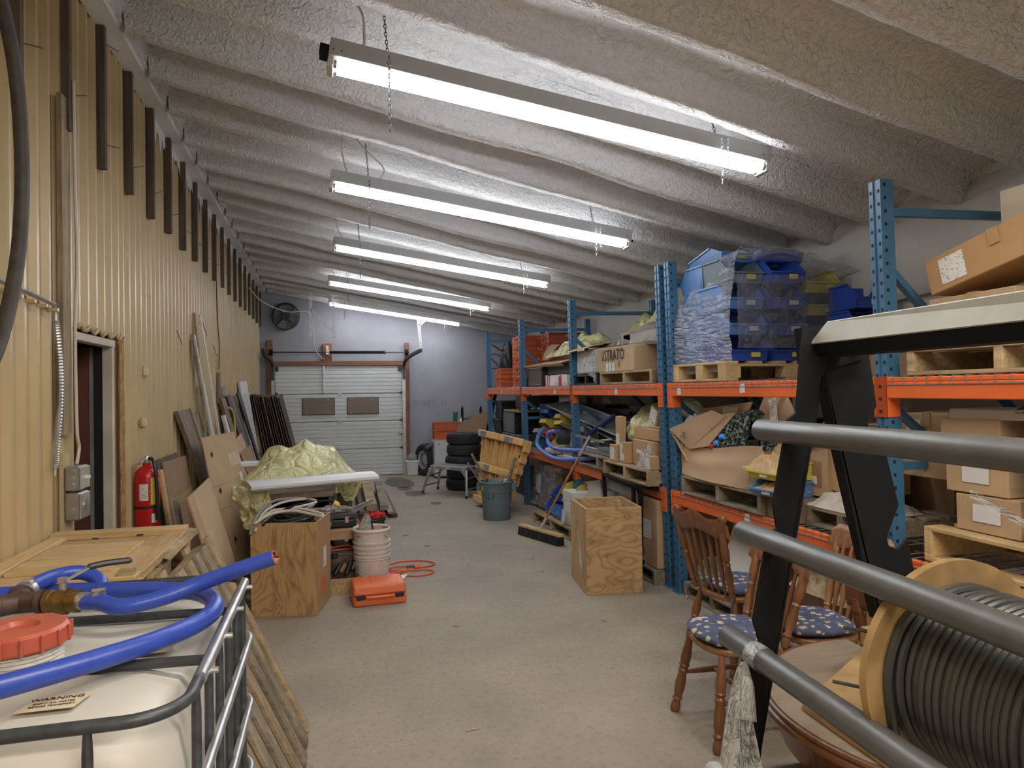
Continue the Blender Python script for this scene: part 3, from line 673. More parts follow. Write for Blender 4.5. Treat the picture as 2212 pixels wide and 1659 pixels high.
# ---------------------------------------------------------------- pallet racks
def RX(z): return 2.612-.022*z       # front face of the racks leans a little towards the aisle
LEAN = Euler((0, -.022, 0)).to_matrix().to_4x4()
RACKM = Matrix.Translation((2.612, 0, 0)) @ LEAN      # rack frame: x depth, y along, z up
RD = 1.06
def holes(y, x, faces, z1):
    m = MB(); z = .06
    while z < z1-.03:
        for dy in faces:
            m.box(x-.0015, y+dy-.0055, z, x+.001, y+dy+.0055, z+.016)
            m.box(x+.018, y-.0405, z+.03, x+.03, y-.0385, z+.045) if dy == faces[0] else None
        z += .0635
    return m
def rack(ylist, bays, label, lvls=(.80, 1.645), H=2.60):
    t = thing('pallet_rack', label, 'shelving', m=RACKM)
    for y in ylist:
        f = obj('upright_frame', MB().box(.04, y-.006, .12, .05, y+.006, .13), BLUE, t)
        for x in (0, RD-.075):
            p = MB().box(x, y-.0375, 0, x+.075, y-.010, H).box(x, y+.010, 0, x+.075, y+.0375, H).box(x+.006, y-.0105, 0, x+.07, y+.0105, H)
            po = obj('post', p, BLUE, f); setp(po)
            obj('foot_plate', MB().box(x-.02, y-.06, 0, x+.10, y+.06, .008), BLUE, f)
            if x == 0: obj('punched_holes', holes(y, 0, (-.024, .024), H), HOLE, f, kind='stuff')
        obj('brace', MB().box(.07, y-.016, H-.17, RD-.07, y+.016, H-.13), BLUE, f)
        obj('brace', MB().box(.07, y-.016, 1.19, RD-.07, y+.016, 1.23), BLUE, f)
        obj('brace', MB().box(.07, y-.016, .15, RD-.07, y+.016, .19), BLUE, f)
        obj('diagonal_brace', MB().bar((.06, y, H-.42), (RD-.06, y, 1.26), .036, .032), BLUE, f)
        obj('diagonal_brace', MB().bar((.06, y, 1.45 if y > 5 else 1.50), (RD-.06, y, .75), .036, .032), BLUE, f)
    for a, b in bays:
        y0, y1 = a+.04, b-.04
        for z in lvls:
            for x, s in ((-.006, 1), (RD-.045, -1)):
                bm = obj('beam', MB().box(x, y0, z-.10, x+.05, y1, z-.022).box(x, y0, z-.022, x+.028, y1, z), ORANGE, t, bev=.004)
                for yy, e in ((y0, 1), (y1, -1)):
                    obj('bracket', MB().box(x-.002, yy-.078 if e > 0 else yy+.002, z-.19, x+.008, yy-.002 if e > 0 else yy+.078, z+.005).box(x, yy-.004, z-.19, x+.07, yy+.004, z+.005) if s > 0 else MB().box(x, yy-.004, z-.19, x+.05, yy+.004, z), ORANGE, bm)
                    if s > 0:
                        m = MB()
                        for q in range(3): m.box(x-.0035, yy-e*.045-.004, z-.17+.06*q, x-.001, yy-e*.045+.004, z-.155+.06*q)
                        obj('rivet_hole', m, HOLE, bm)
            m = MB(); yy = y0+.03
            while yy < y1-.02:
                m.box(0, yy-.002, z+.001, RD-.01, yy+.002, z+.005); m.box(-.0105, yy-.002, z-.036, -.006, yy+.002, z+.005); yy += .066
            for xx in (-.0085, .12, .27, .42, .57, .72, .87, 1.02): m.box(xx-.002, y0, z+.001 if xx > 0 else z-.036, xx+.002, y1, z+.006 if xx > 0 else z-.031)
            for k in range(3): m.box(0, y0+(y1-y0)*(k+.5)/3-.02, z-.03, RD-.03, y0+(y1-y0)*(k+.5)/3+.02, z)
            obj('wire_deck', m, GALV, t, kind='stuff')
    return t
rack_far = rack([11.64, 9.45, 7.32, 5.15], [(5.15, 7.32), (7.32, 9.45), (9.45, 11.64)], 'blue and orange pallet rack of three bays running back to the garage door wall')
rack_near = rack([4.985, 2.81, .55], [(2.81, 4.985), (.55, 2.81)], 'nearer blue and orange pallet rack behind the wooden chairs')
for y, z, rk in ((7.9, 1.585, rack_far), (10.6, 1.59, rack_far), (6.05, 1.585, rack_far), (4.83, 1.585, rack_near), (3.98, 1.60, rack_near), (3.98, .76, rack_near), (6.0, .73, rack_far)):
    obj('shelf_tag', MB().box(-.0085, y-.028, z-.03, -.0065, y+.028, z+.03), PRINT, rk)

# ---------------------------------------------------------------- repeatable things
_pc = {}
def pallet(label, m, Lx=1.0, Ly=1.2, H=.125, wood=None, blocks=False, name='wooden_pallet', group=None, ndeck=6, deckbd=.10, cat='pallet', alongy=True):
    """deck boards run along x, stringers along y (origin: corner, on the ground)"""
    wood = wood or PALW
    if alongy: m = m @ TR(0, Ly, 0, 0, 0, -90); Lx, Ly = Ly, Lx
    t = thing(name, label, cat, m=m, group=group)
    th = .018; n = ndeck
    gap = (Ly-n*deckbd)/(n-1)
    d = None
    for k in range(n):
        y = k*(deckbd+gap)
        if d is None: d = obj('deck_board', MB().box(0, 0, 0, Lx, deckbd, th), wood, t, bev=.002, loc=(0, 0, H-th))
        else: inst(d, t, (random.uniform(-.006, .006), y, H-th))
    d = None
    for x in (0, Lx/2-.02, Lx-.04):
        if blocks:
            for y in (0, Ly/2-.06, Ly-.12):
                if d is None: d = obj('block', MB().box(0, 0, 0, .10, .12, H-3*th), wood, t, bev=.002, loc=(0, 0, th))
                else: inst(d, t, (min(x, Lx-.10), y, th))
            obj('stringer_board', MB().box(min(x, Lx-.1), 0, H-2*th, min(x, Lx-.1)+.10, Ly, H-th), wood, t)
        else:
            if d is None: d = obj('stringer', MB().box(0, 0, 0, .04, Ly, H-2*th), wood, t, bev=.002, loc=(0, 0, th))
            else: inst(d, t, (x, 0, th))
    d = None
    for y in (0, Ly/2-deckbd/2, Ly-deckbd):
        if d is None: d = obj('bottom_board', MB().box(0, 0, 0, Lx, deckbd, th), wood, t, bev=.002, loc=(0, 0, 0))
        else: inst(d, t, (0, y, 0))
    return t
def paper(parent, c, wd, ht, nrm, mat=None, rot=0, name='paper_label'):
    """small thin label centred on c (parent's frame) on a face with the given axis normal"""
    nrm = Vector(nrm).normalized(); up = Vector((0, 0, 1)) if abs(nrm.z) < .9 else Vector((0, 1, 0))
    a = up.cross(nrm).normalized(); b = nrm.cross(a)
    if rot:
        q = Matrix.Rotation(R(rot), 3, nrm); a = q @ a; b = q @ b
    c = Vector(c)+nrm*.0015; a = a*wd/2; b = b*ht/2
    return obj(name, MB().quad(c-a-b, c+a-b, c+a+b, c-a+b, .0012), mat or PRINT, parent)
def carton(label, m, sx, sy, sz, mat=None, tape='x', labels=(), group=None, open_=False, flaps=0, cat='cardboard box', name='cardboard_box', crush=.006, lid=False):
    t = thing(name, label, cat, m=m, group=group)
    mat = mat or CARD
    rr = random.Random(hash(label) & 0xffff if False else len(label)*7+int(sx*1000))
    j = lambda: rr.uniform(-crush, crush)
    if open_:
        b = MB(); T = .006
        b.box(0, 0, 0, sx, sy, T)
        b.box(0, 0, 0, sx, T, sz).box(0, sy-T, 0, sx, sy, sz).box(0, T, 0, T, sy-T, sz).box(sx-T, T, 0, sx, sy-T, sz)
        obj('body', b, mat, t)
    else:
        obj('body', MB().hexa(((0, 0, 0), (sx, 0, 0), (sx, sy, 0), (0, sy, 0)), ((j(), j(), sz+j()), (sx+j(), j(), sz+j()), (sx+j(), sy+j(), sz+j()), (j(), sy+j(), sz+j()))), mat, t, bev=.004)
        if tape == 'x': obj('tape', MB().box(0.01, sy/2-.025, sz+crush*.5, sx-.01, sy/2+.025, sz+crush+.001).box(-.006, sy/2-.025, sz-.07, .0, sy/2+.025, sz), TAPE, t)
        if tape == 'y': obj('tape', MB().box(sx/2-.025, 0.01, sz+crush*.5, sx/2+.025, sy-.01, sz+crush+.001).box(sx/2-.025, -.006, sz-.07, sx/2+.025, 0, sz), TAPE, t)
    for fc in range(flaps):
        an = rr.uniform(15, 60)
        if fc == 0: obj('flap', MB().box(0, 0, 0, sx*.5, sy, .005, TR(0, 0, sz, 0, 180-(-an), 0) @ TR(0, 0, 0)), mat, t)
        if fc == 1: obj('flap', MB().box(0, -sy*.45, 0, sx, 0, .005, TR(0, 0, sz, an, 0, 0)), mat, t)
        if fc == 2: obj('flap', MB().box(0, 0, 0, sx*.45, sy, .005, TR(sx, 0, sz, 0, -an, 0)), mat, t)
    for (c, wd, ht, nr) in labels: paper(t, c, wd, ht, nr)
    return t
def hopper(label, mat, m, wd=.21, ln=.28, ht=.13, group=None, tag_=None, tcol=None, cat='bin', name='storage_bin'):
    """stackable open-front bin; front faces -y, origin at the front bottom centre"""
    t = thing(name, label, cat, m=m, group=group)
    b = MB(); T = .004; w2 = wd/2; lip = ht*.42; fy = ln*.30; k = .012
    for s in (-1, 1):
        x = s*w2
        poly = [(0.02, 0), (ln, 0), (ln, ht), (fy, ht), (.0, lip)]
        X = lambda z: s*(w2-k*(1-z/ht))
        vs = [(X(z), y, z) for y, z in poly]+[(X(z)-s*T, y, z) for y, z in poly]
        fs = [tuple(range(5)), tuple(range(9, 4, -1))]+[(i, (i+1) % 5, 5+(i+1) % 5, 5+i) for i in range(5)]
        b.add(vs, fs)
        b.box(min(x, x+s*.008), fy, ht-.012, max(x, x+s*.008), ln, ht)
    b.box(-w2+k, .02, 0, w2-k, ln, T)
    b.box(-w2+.003, ln-T, 0, w2-.003, ln, ht); b.box(-w2-.006, ln-.002, ht-.012, w2+.006, ln+.008, ht)
    b.hexa(((-w2+k, .02, 0), (w2-k, .02, 0), (w2-k, .02+T, 0), (-w2+k, .02+T, 0)), ((-w2+.006, 0, lip), (w2-.006, 0, lip), (w2-.006, T, lip), (-w2+.006, T, lip)))
    b.box(-w2+.004, -.008, lip-.008, w2-.004, .004, lip+.001)
    obj('body', b, mat, t)
    if tag_: obj('bin_tag', MB().box(-.045+tag_, -.001+.006, lip*.35, .025+tag_, .009, lip*.8, TR(0, -.006, 0)), tcol or PRINT, t)
    return t
def blob(c, sz, seed=0, n=28, k=.22, f=2.2, flat=.0, crease=.05, m=None, base=None):
    """crumpled closed mass; flat bottom at c.z"""
    mb = MB(); c = Vector(c)
    def fn(u, v):
        a = 2*PI*u; b = PI*v
        d = Vector((math.sin(b)*math.cos(a), math.sin(b)*math.sin(a), math.cos(b)))
        r = 1+k*noise.noise(d*f+Vector((seed*3.7, seed, 0)))+crease*abs(noise.noise(d*f*3.1+Vector((seed, 5, seed*2))))*2-crease*.5
        p = Vector((d.x*sz[0]*r, d.y*sz[1]*r, d.z*sz[2]*r))
        if p.z < -sz[2]*flat: p.z = -sz[2]*flat
        return c+p+Vector((0, 0, sz[2]*flat))
    return mb.grid(fn, n*2, n, True)
def pile(c, sx, sy, h, seed, nx=40, ny=40, f=4, sharp=.5, side=.0):
    """heightfield heap with edges down to the base"""
    mb = MB()
    def fn(u, v):
        x, y = (u-.5)*2, (v-.5)*2
        e = max(0, 1-max(abs(x), abs(y))**6)
        r = max(0, 1-(x*x*.55+y*y*.55))
        nn = noise.noise(Vector((x*f*.5+seed, y*f*.5, seed)))
        cr = abs(noise.noise(Vector((x*f*.7+y*f*.5, y*f*.6+seed, seed*2))))
        return (c[0]+x*sx/2*(1+.06*nn), c[1]+y*sy/2*(1+.08*nn), c[2]+h*e*(.25+.75*r)*(1+.5*nn-sharp*cr)+.001)
    return mb.grid(fn, nx, ny)
def single(name, mb, mat, label, cat, group=None, **k):
    return obj(name, mb, mat, label=label, cat=cat, group=group, **k)

# ---------------------------------------------------------------- garage end of the room
t = thing('pail', 'small white square pail holding crumpled plastic beside the garage door', 'bucket', (1.47, 13.42, 0))
m = MB(); m.hexa(((-.10, -.09, 0), (.10, -.09, 0), (.10, .09, 0), (-.10, .09, 0)), ((-.115, -.1, .27), (.115, -.1, .27), (.115, .1, .27), (-.115, .1, .27)))
obj('body', m, WHITEP, t, bev=.02, segs=2); obj('rim', MB().box(-.122, -.108, .255, .122, .108, .285), WHITEP, t, bev=.006)
single('crumpled_bag', blob((1.47, 13.42, .285), (.09, .08, .10), 4, 14, .4, 2.5, .4, .2), GREYFILM, 'crumpled clear bag stuffed in the white pail', 'bag')
def tyre(m_, R_=.30, W_=.19, label='', rim=False, group=None):
    t = thing('tyre', label, 'tyre', m=m_, group=group)
    ri = R_*.64
    prof = [(ri, .02), (ri+.02, 0.005), (R_*.85, 0), (R_*.96, .015), (R_, .05), (R_, W_-.05), (R_*.96, W_-.015), (R_*.85, W_), (ri+.02, W_-.005), (ri, W_-.02)]
    b = MB(); b.lathe(prof, 36, cap=False); b.lathe(prof[::-1][:1]+[(ri-.01, W_/2)]+prof[:1], 36, cap=False)
    obj('casing', b, RUBBER, t, sm=35)
    tr = MB()
    for k in range(30):
        a = 2*PI*k/30
        for z, s in ((.05, .5), (.085, -.5), (.12, .5)):
            tr.cb((R_+.001, 0, z), (.008, .035, .022), Matrix.Rotation(a+s*.06, 4, 'Z') @ TR(0, 0, 0))
    obj('tread', tr, RUBBER, t, kind='stuff')
    if rim:
        obj('wheel_rim', MB().lathe([(ri, .03), (ri-.01, W_-.03), (ri-.035, W_-.06), (.09, W_-.07), (.055, W_-.04), (.0, W_-.035)], 28, cap=False), SILVER, t, sm=50)
        h = MB()
        for k in range(8):
            a = 2*PI*k/8; h.cyl((.135*math.cos(a), .135*math.sin(a), W_-.075), (.135*math.cos(a), .135*math.sin(a), W_-.062), .02, 8)
        obj('rim_hole', h, HOLE, t)
    return t
names = ['bottom', 'second lowest', 'third from bottom', 'third from top', 'second from top', 'top']
tops = [0, .183, .365, .55, .735]
for i in range(5):
    tyre(TR(2.08+random.uniform(-.015, .015), 11.27+random.uniform(-.02, .02), .003+.184*i, 0, 0, 40*i), .285, .183, ['bottom tyre of the stack behind the aluminium step bench', 'second tyre up in the stack behind the step bench', 'middle tyre of the stack behind the step bench', 'second tyre from the top of the stack by the plastic pallet', 'topmost tyre of the stack, white flecks on its side'][i], group='stack of five old tyres')
tyre(Matrix.Translation((1.72, 13.30, .305)) @ Euler((0, R(-90), R(22))).to_matrix().to_4x4() @ TR(0, 0, -.1), .30, .2, 'tyre on a steel rim standing upright against the wall', True)
single('grey_pipe', MB().tube([(1.70, 13.02, .53), (1.82, 13.02, .62), (1.95, 13.05, .68)], .045, 12), CHAR, 'thick dark pipe end resting over the standing tyre', 'pipe', sm=40)
t = thing('cabinet', 'small white metal cabinet standing between the two tyre piles', 'cabinet', (2.02, 12.9, 0))
obj('body', MB().box(1.82, 12.75, .03, 2.25, 13.2, .69), WHITE, t, w=True, bev=.008)
obj('top_panel', MB().box(1.815, 12.745, .69, 2.255, 13.2, .705), M('ivory_top', (.55, .53, .42), .4), t, w=True)
obj('door', MB().box(1.84, 12.735, .05, 2.23, 12.75, .68), WHITE, t, w=True, bev=.005); obj('foot', MB().box(1.83, 12.77, 0, 2.24, 13.18, .03), BLACKP, t, w=True)
obj('door_knob', MB().cyl((1.88, 12.72, .63), (1.88, 12.735, .63), .012, 8), DSTEEL, t, w=True)
def crate(m_, label, sx=.60, sy=.40, sz=.155, group=None, mat=None, logo=False):
    mat = mat or ORCRATE
    t = thing('plastic_crate', label, 'crate', m=m_, group=group)
    T = .008; b = MB()
    b.box(0, 0, 0, sx, sy, T).box(0, 0, 0, sx, T, sz).box(0, sy-T, 0, sx, sy, sz).box(0, T, 0, T, sy-T, sz).box(sx-T, T, 0, sx, sy-T, sz)
    obj('body', b, mat, t)
    r = MB()
    for z in (0, sz*.45, sz-.018): r.box(-.012, -.012, z, sx+.012, 0, z+.012).box(-.012, sy, z, sx+.012, sy+.012, z+.012).box(-.012, 0, z, 0, sy, z+.012).box(sx, 0, z, sx+.012, sy, z+.012)
    obj('rim_band', r, mat, t)
    n = max(3, int(sx/.11)); k2 = max(3, int(sy/.11)); q = MB()
    for i in range(n+1): q.box(sx*i/n-.004, -.010, 0, sx*i/n+.004, 0, sz)
    for i in range(k2+1): q.box(-.010, sy*i/k2-.004, 0, 0, sy*i/k2+.004, sz)
    obj('rib', q, mat, t, kind='stuff')
    if logo: paper(t, (sx*.5, -.012, sz*.7), .09, .035, (0, -1, 0), M('pale_logo', (.62, .36, .26), .6), name='printed_logo')
    obj('hand_hole', MB().box(-.0125, sy*.38, sz*.60, -.0105, sy*.62, sz*.72), HOLE, t)
    return t
crate(TR(1.84, 12.85, .706), 'lower orange plastic crate on the white metal cabinet', .50, .32, .15, 'orange crates on the cabinet')
crate(TR(1.84, 12.84, .865), 'upper orange plastic crate on the white metal cabinet', .52, .33, .16, 'orange crates on the cabinet')
m = MB()
def bw(u, v):
    a = u
    x = 2.10+.72*a; z = .02+(.90+.33*max(0, a)**1.0+.03*math.sin(a*3))*v
    if a < .12: z *= .97-.25*(.12-a)/.12*v
    return (x, 12.45+.10*math.sin(a*2.2), z)
m.grid(bw, 20, 8); m.grid(lambda u, v: tuple(Vector(bw(u, v))+Vector((0, .012, 0))), 20, 8)
single('bent_hardboard', m, M('tan_hardboard', (.40, .26, .165), .7, 0, .04), 'bowed tan hardboard sheet standing behind the tyre stack', 'board', sm=1)
t = thing('hand_truck', 'black two-handled hand truck standing against the back wall', 'hand truck', (2.63, 13.45, 0))
for x in (2.45, 2.82):
    obj('side_rail', MB().tube(smooth_path([(x, 13.42, .03), (x, 13.44, 1.0), (x, 13.45, 1.22), (x+.02, 13.46, 1.29), (x+.035, 13.5, 1.22), (x+.035, 13.52, 1.0)]), .012, 8), BLACKM, t, w=True, sm=1)
    obj('handle_grip', MB().cyl((x+.035, 13.52, 1.02), (x+.035, 13.51, 1.16), .017, 8), BLACKP, t, w=True)
for z in (.3, .7, 1.06): obj('cross_bar', MB().cyl((2.45, 13.43, z), (2.82, 13.43, z), .011, 8), BLACKM, t, w=True)
obj('toe_plate', MB().box(2.44, 13.2, .01, 2.83, 13.44, .02), BLACKM, t, w=True)
for x in (2.42, 2.85): obj('wheel', MB().cyl((x-.02, 13.5, .1), (x+.02, 13.5, .1), .1, 16), RUBBER, t, w=True, sm=40)
carton('brown carton edge showing behind the bowed tan sheet', TR(2.56, 12.9, 0), .3, .35, 1.13, CARDD)
single('white_sheet', MB().quad((2.36, 13.3, .70), (2.46, 13.3, .70), (2.43, 13.36, 1.10), (2.38, 13.36, 1.02), .004), PAPER, 'white plastic scrap standing beside the hand truck', 'sheet')
# aluminium work platform
t = thing('step_bench', 'folding aluminium step bench with open legs in front of the tyres', 'step bench', (1.75, 10.75, 0))
P = lambda *a: Vector(a)
c00, c10, c11, c01 = P(1.47, 10.86, .45), P(1.93, 10.27, .45), P(2.16, 10.55, .45), P(1.68, 11.18, .45)
obj('platform', MB().quad(c00, c10, c11, c01, .05), SILVER, t, w=True, bev=.004)
pm = MB()
for k in range(1, 5):
    a = c00.lerp(c01, k/5)+P(0, 0, .003); b = c10.lerp(c11, k/5)+P(0, 0, .003); pm.bar(a, b, .012, .006)
obj('tread_ridge', pm, GALV, t, w=True)
feet = [P(1.37, 11.0, 0), P(1.92, 10.22, 0), P(2.25, 10.58, 0), P(1.66, 11.38, 0)]
for cc, ff in zip((c00, c10, c11, c01), feet):
    lg = obj('leg', MB().bar(cc-P(0, 0, .04), ff+P(0, 0, .03), .038, .03), SILVER, t, w=True, bev=.003)
    obj('rubber_foot', MB().bar(ff+P(0, 0, .04), ff, .046, .04), BLACKP, lg, w=True)
for a, b in ((0, 3), (1, 2)):
    for f_ in (.36, .72):
        p = [c00, c10, c11, c01][a].lerp(feet[a], f_); q = [c00, c10, c11, c01][b].lerp(feet[b], f_)
        obj('rung', MB().bar(p, q, .03, .02), SILVER, t, w=True)
for a in range(4):
    cc = [c00, c10, c11, c01][a]; o_ = [c10, c00, c01, c11][a]
    obj('hinge_bracket', MB().bar(cc.lerp(o_, .13)-P(0, 0, .03), cc.lerp(feet[a], .3), .012, .05), SILVER, t, w=True)
paper(t, tuple(Vector(((c00+c10)/2)) - Vector((1.75, 10.75, 0)) + Vector((-.012, -.008, -.025))), .06, .03, (-.79, -.61, 0))
# grey refuse can
t = thing('trash_can', 'grey round plastic trash can stencilled with black letters', 'trash can', (1.98, 8.5, 0))
obj('body', MB().lathe([(.0, .0), (.165, 0), (.172, .01), (.190, .34), (.198, .345), (.205, .43), (.212, .455), (.222, .46), (.222, .475), (.205, .478), (.19, .44), (.16, .05), (0, .05)], 40, cap=False), CANGREY, t, sm=35)
for a in (-22, 158): obj('handle', MB().prism([(0, -.055), (.055, -.04), (.055, .04), (0, .055)], .36, .45, TR(0, 0, 0, 0, 0, a) @ TR(.195, 0, 0)), CANGREY, t, bev=.008)
paper(t, (-.205*math.cos(R(18)), -.205*math.sin(R(18)), .40), .035, .055, (-1, -.3, 0), YELBIN, name='yellow_sticker')
for k, ch in enumerate('ILP'):
    a = R(-144+13*k+(3 if ch == 'P' else 0)); rr = .188
    text('stencil_letter', ch, .085, TR(rr*math.cos(a), rr*math.sin(a), .29, 90, 0, math.degrees(a)+90), BLK, t, w=False, ext=.0015, sx=.85)
random.seed(21)
def stick(name, p, q, wd, ht, mat, label, cat='lumber', group=None, up=(0, 0, 1)):
    return single(name, MB().bar(p, q, wd, ht, up), mat, label, cat, group, bev=.002)
G = 'scrap lumber standing in the grey can'
stick('scrap_board', (2.02, 8.48, .10), (1.68, 8.55, .82), .06, .03, GREYW, 'longest grey offcut leaning out of the grey can towards the tyres', group=G)
stick('scrap_board', (1.98, 8.44, .12), (1.63, 8.58, .71), .035, .02, GREYW, 'thin split stick beneath the longest offcut in the grey can', group=G)
stick('scrap_board', (2.03, 8.55, .10), (2.22, 8.47, .76), .085, .035, GREYW, 'wide dark plank rising from the grey can towards the rack', group=G)
stick('scrap_board', (1.90, 8.42, .30), (2.05, 8.42, .56), .03, .05, PALW, 'short pale offcut crossing the middle of the grey can', group=G)
stick('scrap_board', (1.92, 8.55, .35), (2.12, 8.50, .555), .05, .03, PINE, 'fresh pine offcut lying low inside the grey can', group=G)
stick('scrap_board', (1.86, 8.5, .2), (1.84, 8.42, .52), .03, .02, OLDWOOD, 'charred short stick at the near rim of the grey can', group=G)
single('paper_cup', MB().lathe([(0, 0), (.02, 0), (.027, .06), (.0, .06)], 12, TR(2.06, 8.40, .45, 10, 12, 0)), PAPER, 'white paper cup on top of the lumber in the grey can', 'cup', sm=40)
# yellow plastic pallet leaning behind the can
pm_ = Matrix.Translation((2.37, 8.62, .0))
def ypt(u, v, d=0):       # u along the long top edge, v up the slope, d proud of the face
    A = Vector((2.0, 9.62, .03)); B = Vector((2.20, 8.80, .0)); C = Vector((2.21, 10.15, 1.0)); D = Vector((2.56, 8.88, .92))
    p = A.lerp(B, u).lerp(C.lerp(D, u), v)
    n = (B-A).cross(C-A).normalized()
    return p + n*d*(-1 if n.x > 0 else 1)
t = thing('plastic_pallet', 'scuffed yellow plastic pallet leaning behind the grey can', 'pallet', (2.32, 8.95, 0))
def yb(u0, v0, u1, v1, d0, d1): 
    return MB().hexa((ypt(u0, v0, d0), ypt(u1, v0, d0), ypt(u1, v1, d0), ypt(u0, v1, d0)), (ypt(u0, v0, d1), ypt(u1, v0, d1), ypt(u1, v1, d1), ypt(u0, v1, d1)))
obj('deck', yb(0, 0, 1, 1, -.005, .012), YPAL, t, w=True)
for v0, v1 in ((.0, .09), (.44, .54), (.90, 1.0)):
    for u0, u1 in ((0.0, .47), (.5, .985)):
        obj('runner', yb(u0, v0, u1, v1, .012, .13), YPAL, t, w=True, bev=.01)
for vv in ((.09, .44), (.54, .90)):
    for k in range(9): obj('rib', yb(.03+k*.117, vv[0], .042+k*.117, vv[1], .012, .10 if k % 2 else .075), YPAL, t, w=True)
    h = MB()
    for k in range(5): 
        for q in range(2): h.v += []; hb = yb(.09+k*.185, vv[0]+.06+.14*q, .14+k*.185, vv[0]+.105+.14*q, .011, .0135); h.add(hb.v, hb.f)
    obj('hand_hole', h, HOLE, t, w=True, kind='stuff')
for k in range(6):
    obj('edge_lug', MB().hexa(*(lambda a, b: (a, b))((ypt(.985, .06+k*.155, 0), ypt(1.03, .06+k*.155, 0), ypt(1.03, .13+k*.155, 0), ypt(.985, .13+k*.155, 0)), (ypt(.985, .06+k*.155, .09), ypt(1.03, .06+k*.155, .09), ypt(1.03, .13+k*.155, .09), ypt(.985, .13+k*.155, .09)))), YPAL, t, w=True)
obj('scuff_mark', yb(.05, .905, .2, .985, .1302, .1312), WGREY, t, w=True); obj('scuff_mark', yb(.62, .91, .8, .98, .1302, .1312), WGREY, t, w=True); obj('scuff_mark', yb(.25, .455, .4, .53, .1302, .1312), WGREY, t, w=True)
a = ypt(1.001, .35, .06)
text('number_mark', '45025', .07, Matrix.Translation(ypt(1.034, .45, .05)) @ Euler((R(90), R(-72), R(-40))).to_matrix().to_4x4(), BLK, t)
# broom leaning on the rack
t = thing('push_broom', 'wide push broom leaning its wooden handle on the rack', 'broom', (2.13, 7.13, 0))
a, b = Vector((2.02, 7.50, .05)), Vector((2.26, 6.78, .05))
obj('brush_head', MB().bar(a+Vector((0, 0, .055)), b+Vector((0, 0, .055)), .07, .03), PINEY, t, w=True, bev=.006)
bb = MB(); dd = (b-a).normalized(); nn = dd.cross(Vector((0, 0, 1)))
for i in range(60):
    for j_ in range(5):
        c = a.lerp(b, .01+i/61)+nn*((j_-2)*.014)
        bb.tube([c+Vector((0, 0, .045)), c+nn*((j_-2)*.006)+dd*random.uniform(-.006, .006)+Vector((0, 0, -.047))], .0065, 4)
obj('bristles', bb, BLACKP, t, w=True, kind='stuff')
h0 = (a+b)/2+Vector((.0, .0, .07)); h1 = Vector((2.59, 6.80, 1.12))
obj('handle', MB().tube([h0, h1], .0125, 10), WOOD('broom_handle_wood', (.33, .17, .085), 'z', .5, .2), t, w=True, sm=1)
obj('socket', MB().tube([h0-Vector((.01, 0, .02)), h0.lerp(h1, .12)], [.018, .015], 10), M('pale_socket', (.5, .42, .36), .5), t, w=True, sm=1)
obj('grip_band', MB().tube([h0.lerp(h1, .80), h0.lerp(h1, 1.0)], .0135, 10), M('grey_grip', (.42, .36, .36), .5), t, w=True, sm=1)

# ---------------------------------------------------------------- left side: tank, pallets, leaning boards
def rrect(x0, y0, x1, y1, r, n=6):
    o = []
    for cx, cy, a0 in ((x1-r, y1-r, 0), (x0+r, y1-r, 90), (x0+r, y0+r, 180), (x1-r, y0+r, 270)):
        for k in range(n+1): a = R(a0+90*k/n); o.append((cx+r*math.cos(a), cy+r*math.sin(a)))
    return o
TX0, TX1, TY0, TY1 = -1.27, -.275, 1.395, 2.405
t = thing('ibc_tank', 'milky white square tank in a steel tube cage with a red screw cap', 'tank', (-.77, 1.9, 0))
b = MB(); prof = [(.06, .14), (.02, .16), (.0, .20), (0, .86), (.012, .93), (.045, .975), (.11, .993), (.3, 1.0)]
vs = []; nn = None
for ins, z in prof:
    rr = rrect(TX0+.02+ins, TY0+.02+ins, TX1-.02-ins, TY1-.02-ins, max(.04, .13-ins*.3), 8); nn = len(rr)
    vs += [(x, y, z + (.006*math.sin(x*9)*math.sin(y*8) if z > .99 else 0)) for x, y in rr]
fs = [(i*nn+k, i*nn+(k+1) % nn, (i+1)*nn+(k+1) % nn, (i+1)*nn+k) for i in range(len(prof)-1) for k in range(nn)]+[tuple((len(prof)-1)*nn+k for k in range(nn)), tuple(range(nn-1, -1, -1))]
b.add(vs, fs); obj('tank_body', b, HDPE, t, w=True, sm=50)
top = [(x, y, 1.02) for x, y in rrect(TX0, TY0, TX1, TY1, .10, 8)]
obj('top_rail', MB().tube(top, .0125, 10, closed=True), CAGE, t, w=True, sm=1)
obj('side_top_rail', MB().tube([(TX1+.004, 1.56, 1.023), (TX1+.004, TY1-.09, 1.023)], .0135, 10), GALV, t, w=True, sm=1)
for y, bow in ((1.70, .0), (2.06, 0)):
    obj('top_bar', MB().tube(smooth_path([(TX0, y+.05, 1.02), (TX0+.25, y+.05, 1.012), (-.6, y+.02, 1.012), (TX1-.05, y-.0, 1.012), (TX1, y-.03, 1.02)]), .0115, 10), CAGE, t, w=True, sm=1)
for z in (.84, .64, .44, .24): obj('hoop', MB().tube([(x, y, z) for x, y in rrect(TX0-.016, TY0-.016, TX1+.016, TY1+.016, .10, 8)], .0115, 10, closed=True), GALV, t, w=True, sm=1)
def upright(x, y, ax):
    m = MB(); dx, dy = (.004, .011) if ax == 'x' else (.011, .004)
    m.tube([(x, y, 1.02), (x, y, .97), (x, y, .16)], [.007, .0098, .0098], 8); return m
for k in range(6): obj('cage_upright', upright(TX1, TY0+.14+.148*k, 'x'), CAGE, t, w=True, sm=1)
for k in range(5): obj('cage_upright', upright(TX0+.14+.175*k, TY0, 'y'), CAGE, t, w=True, sm=1)
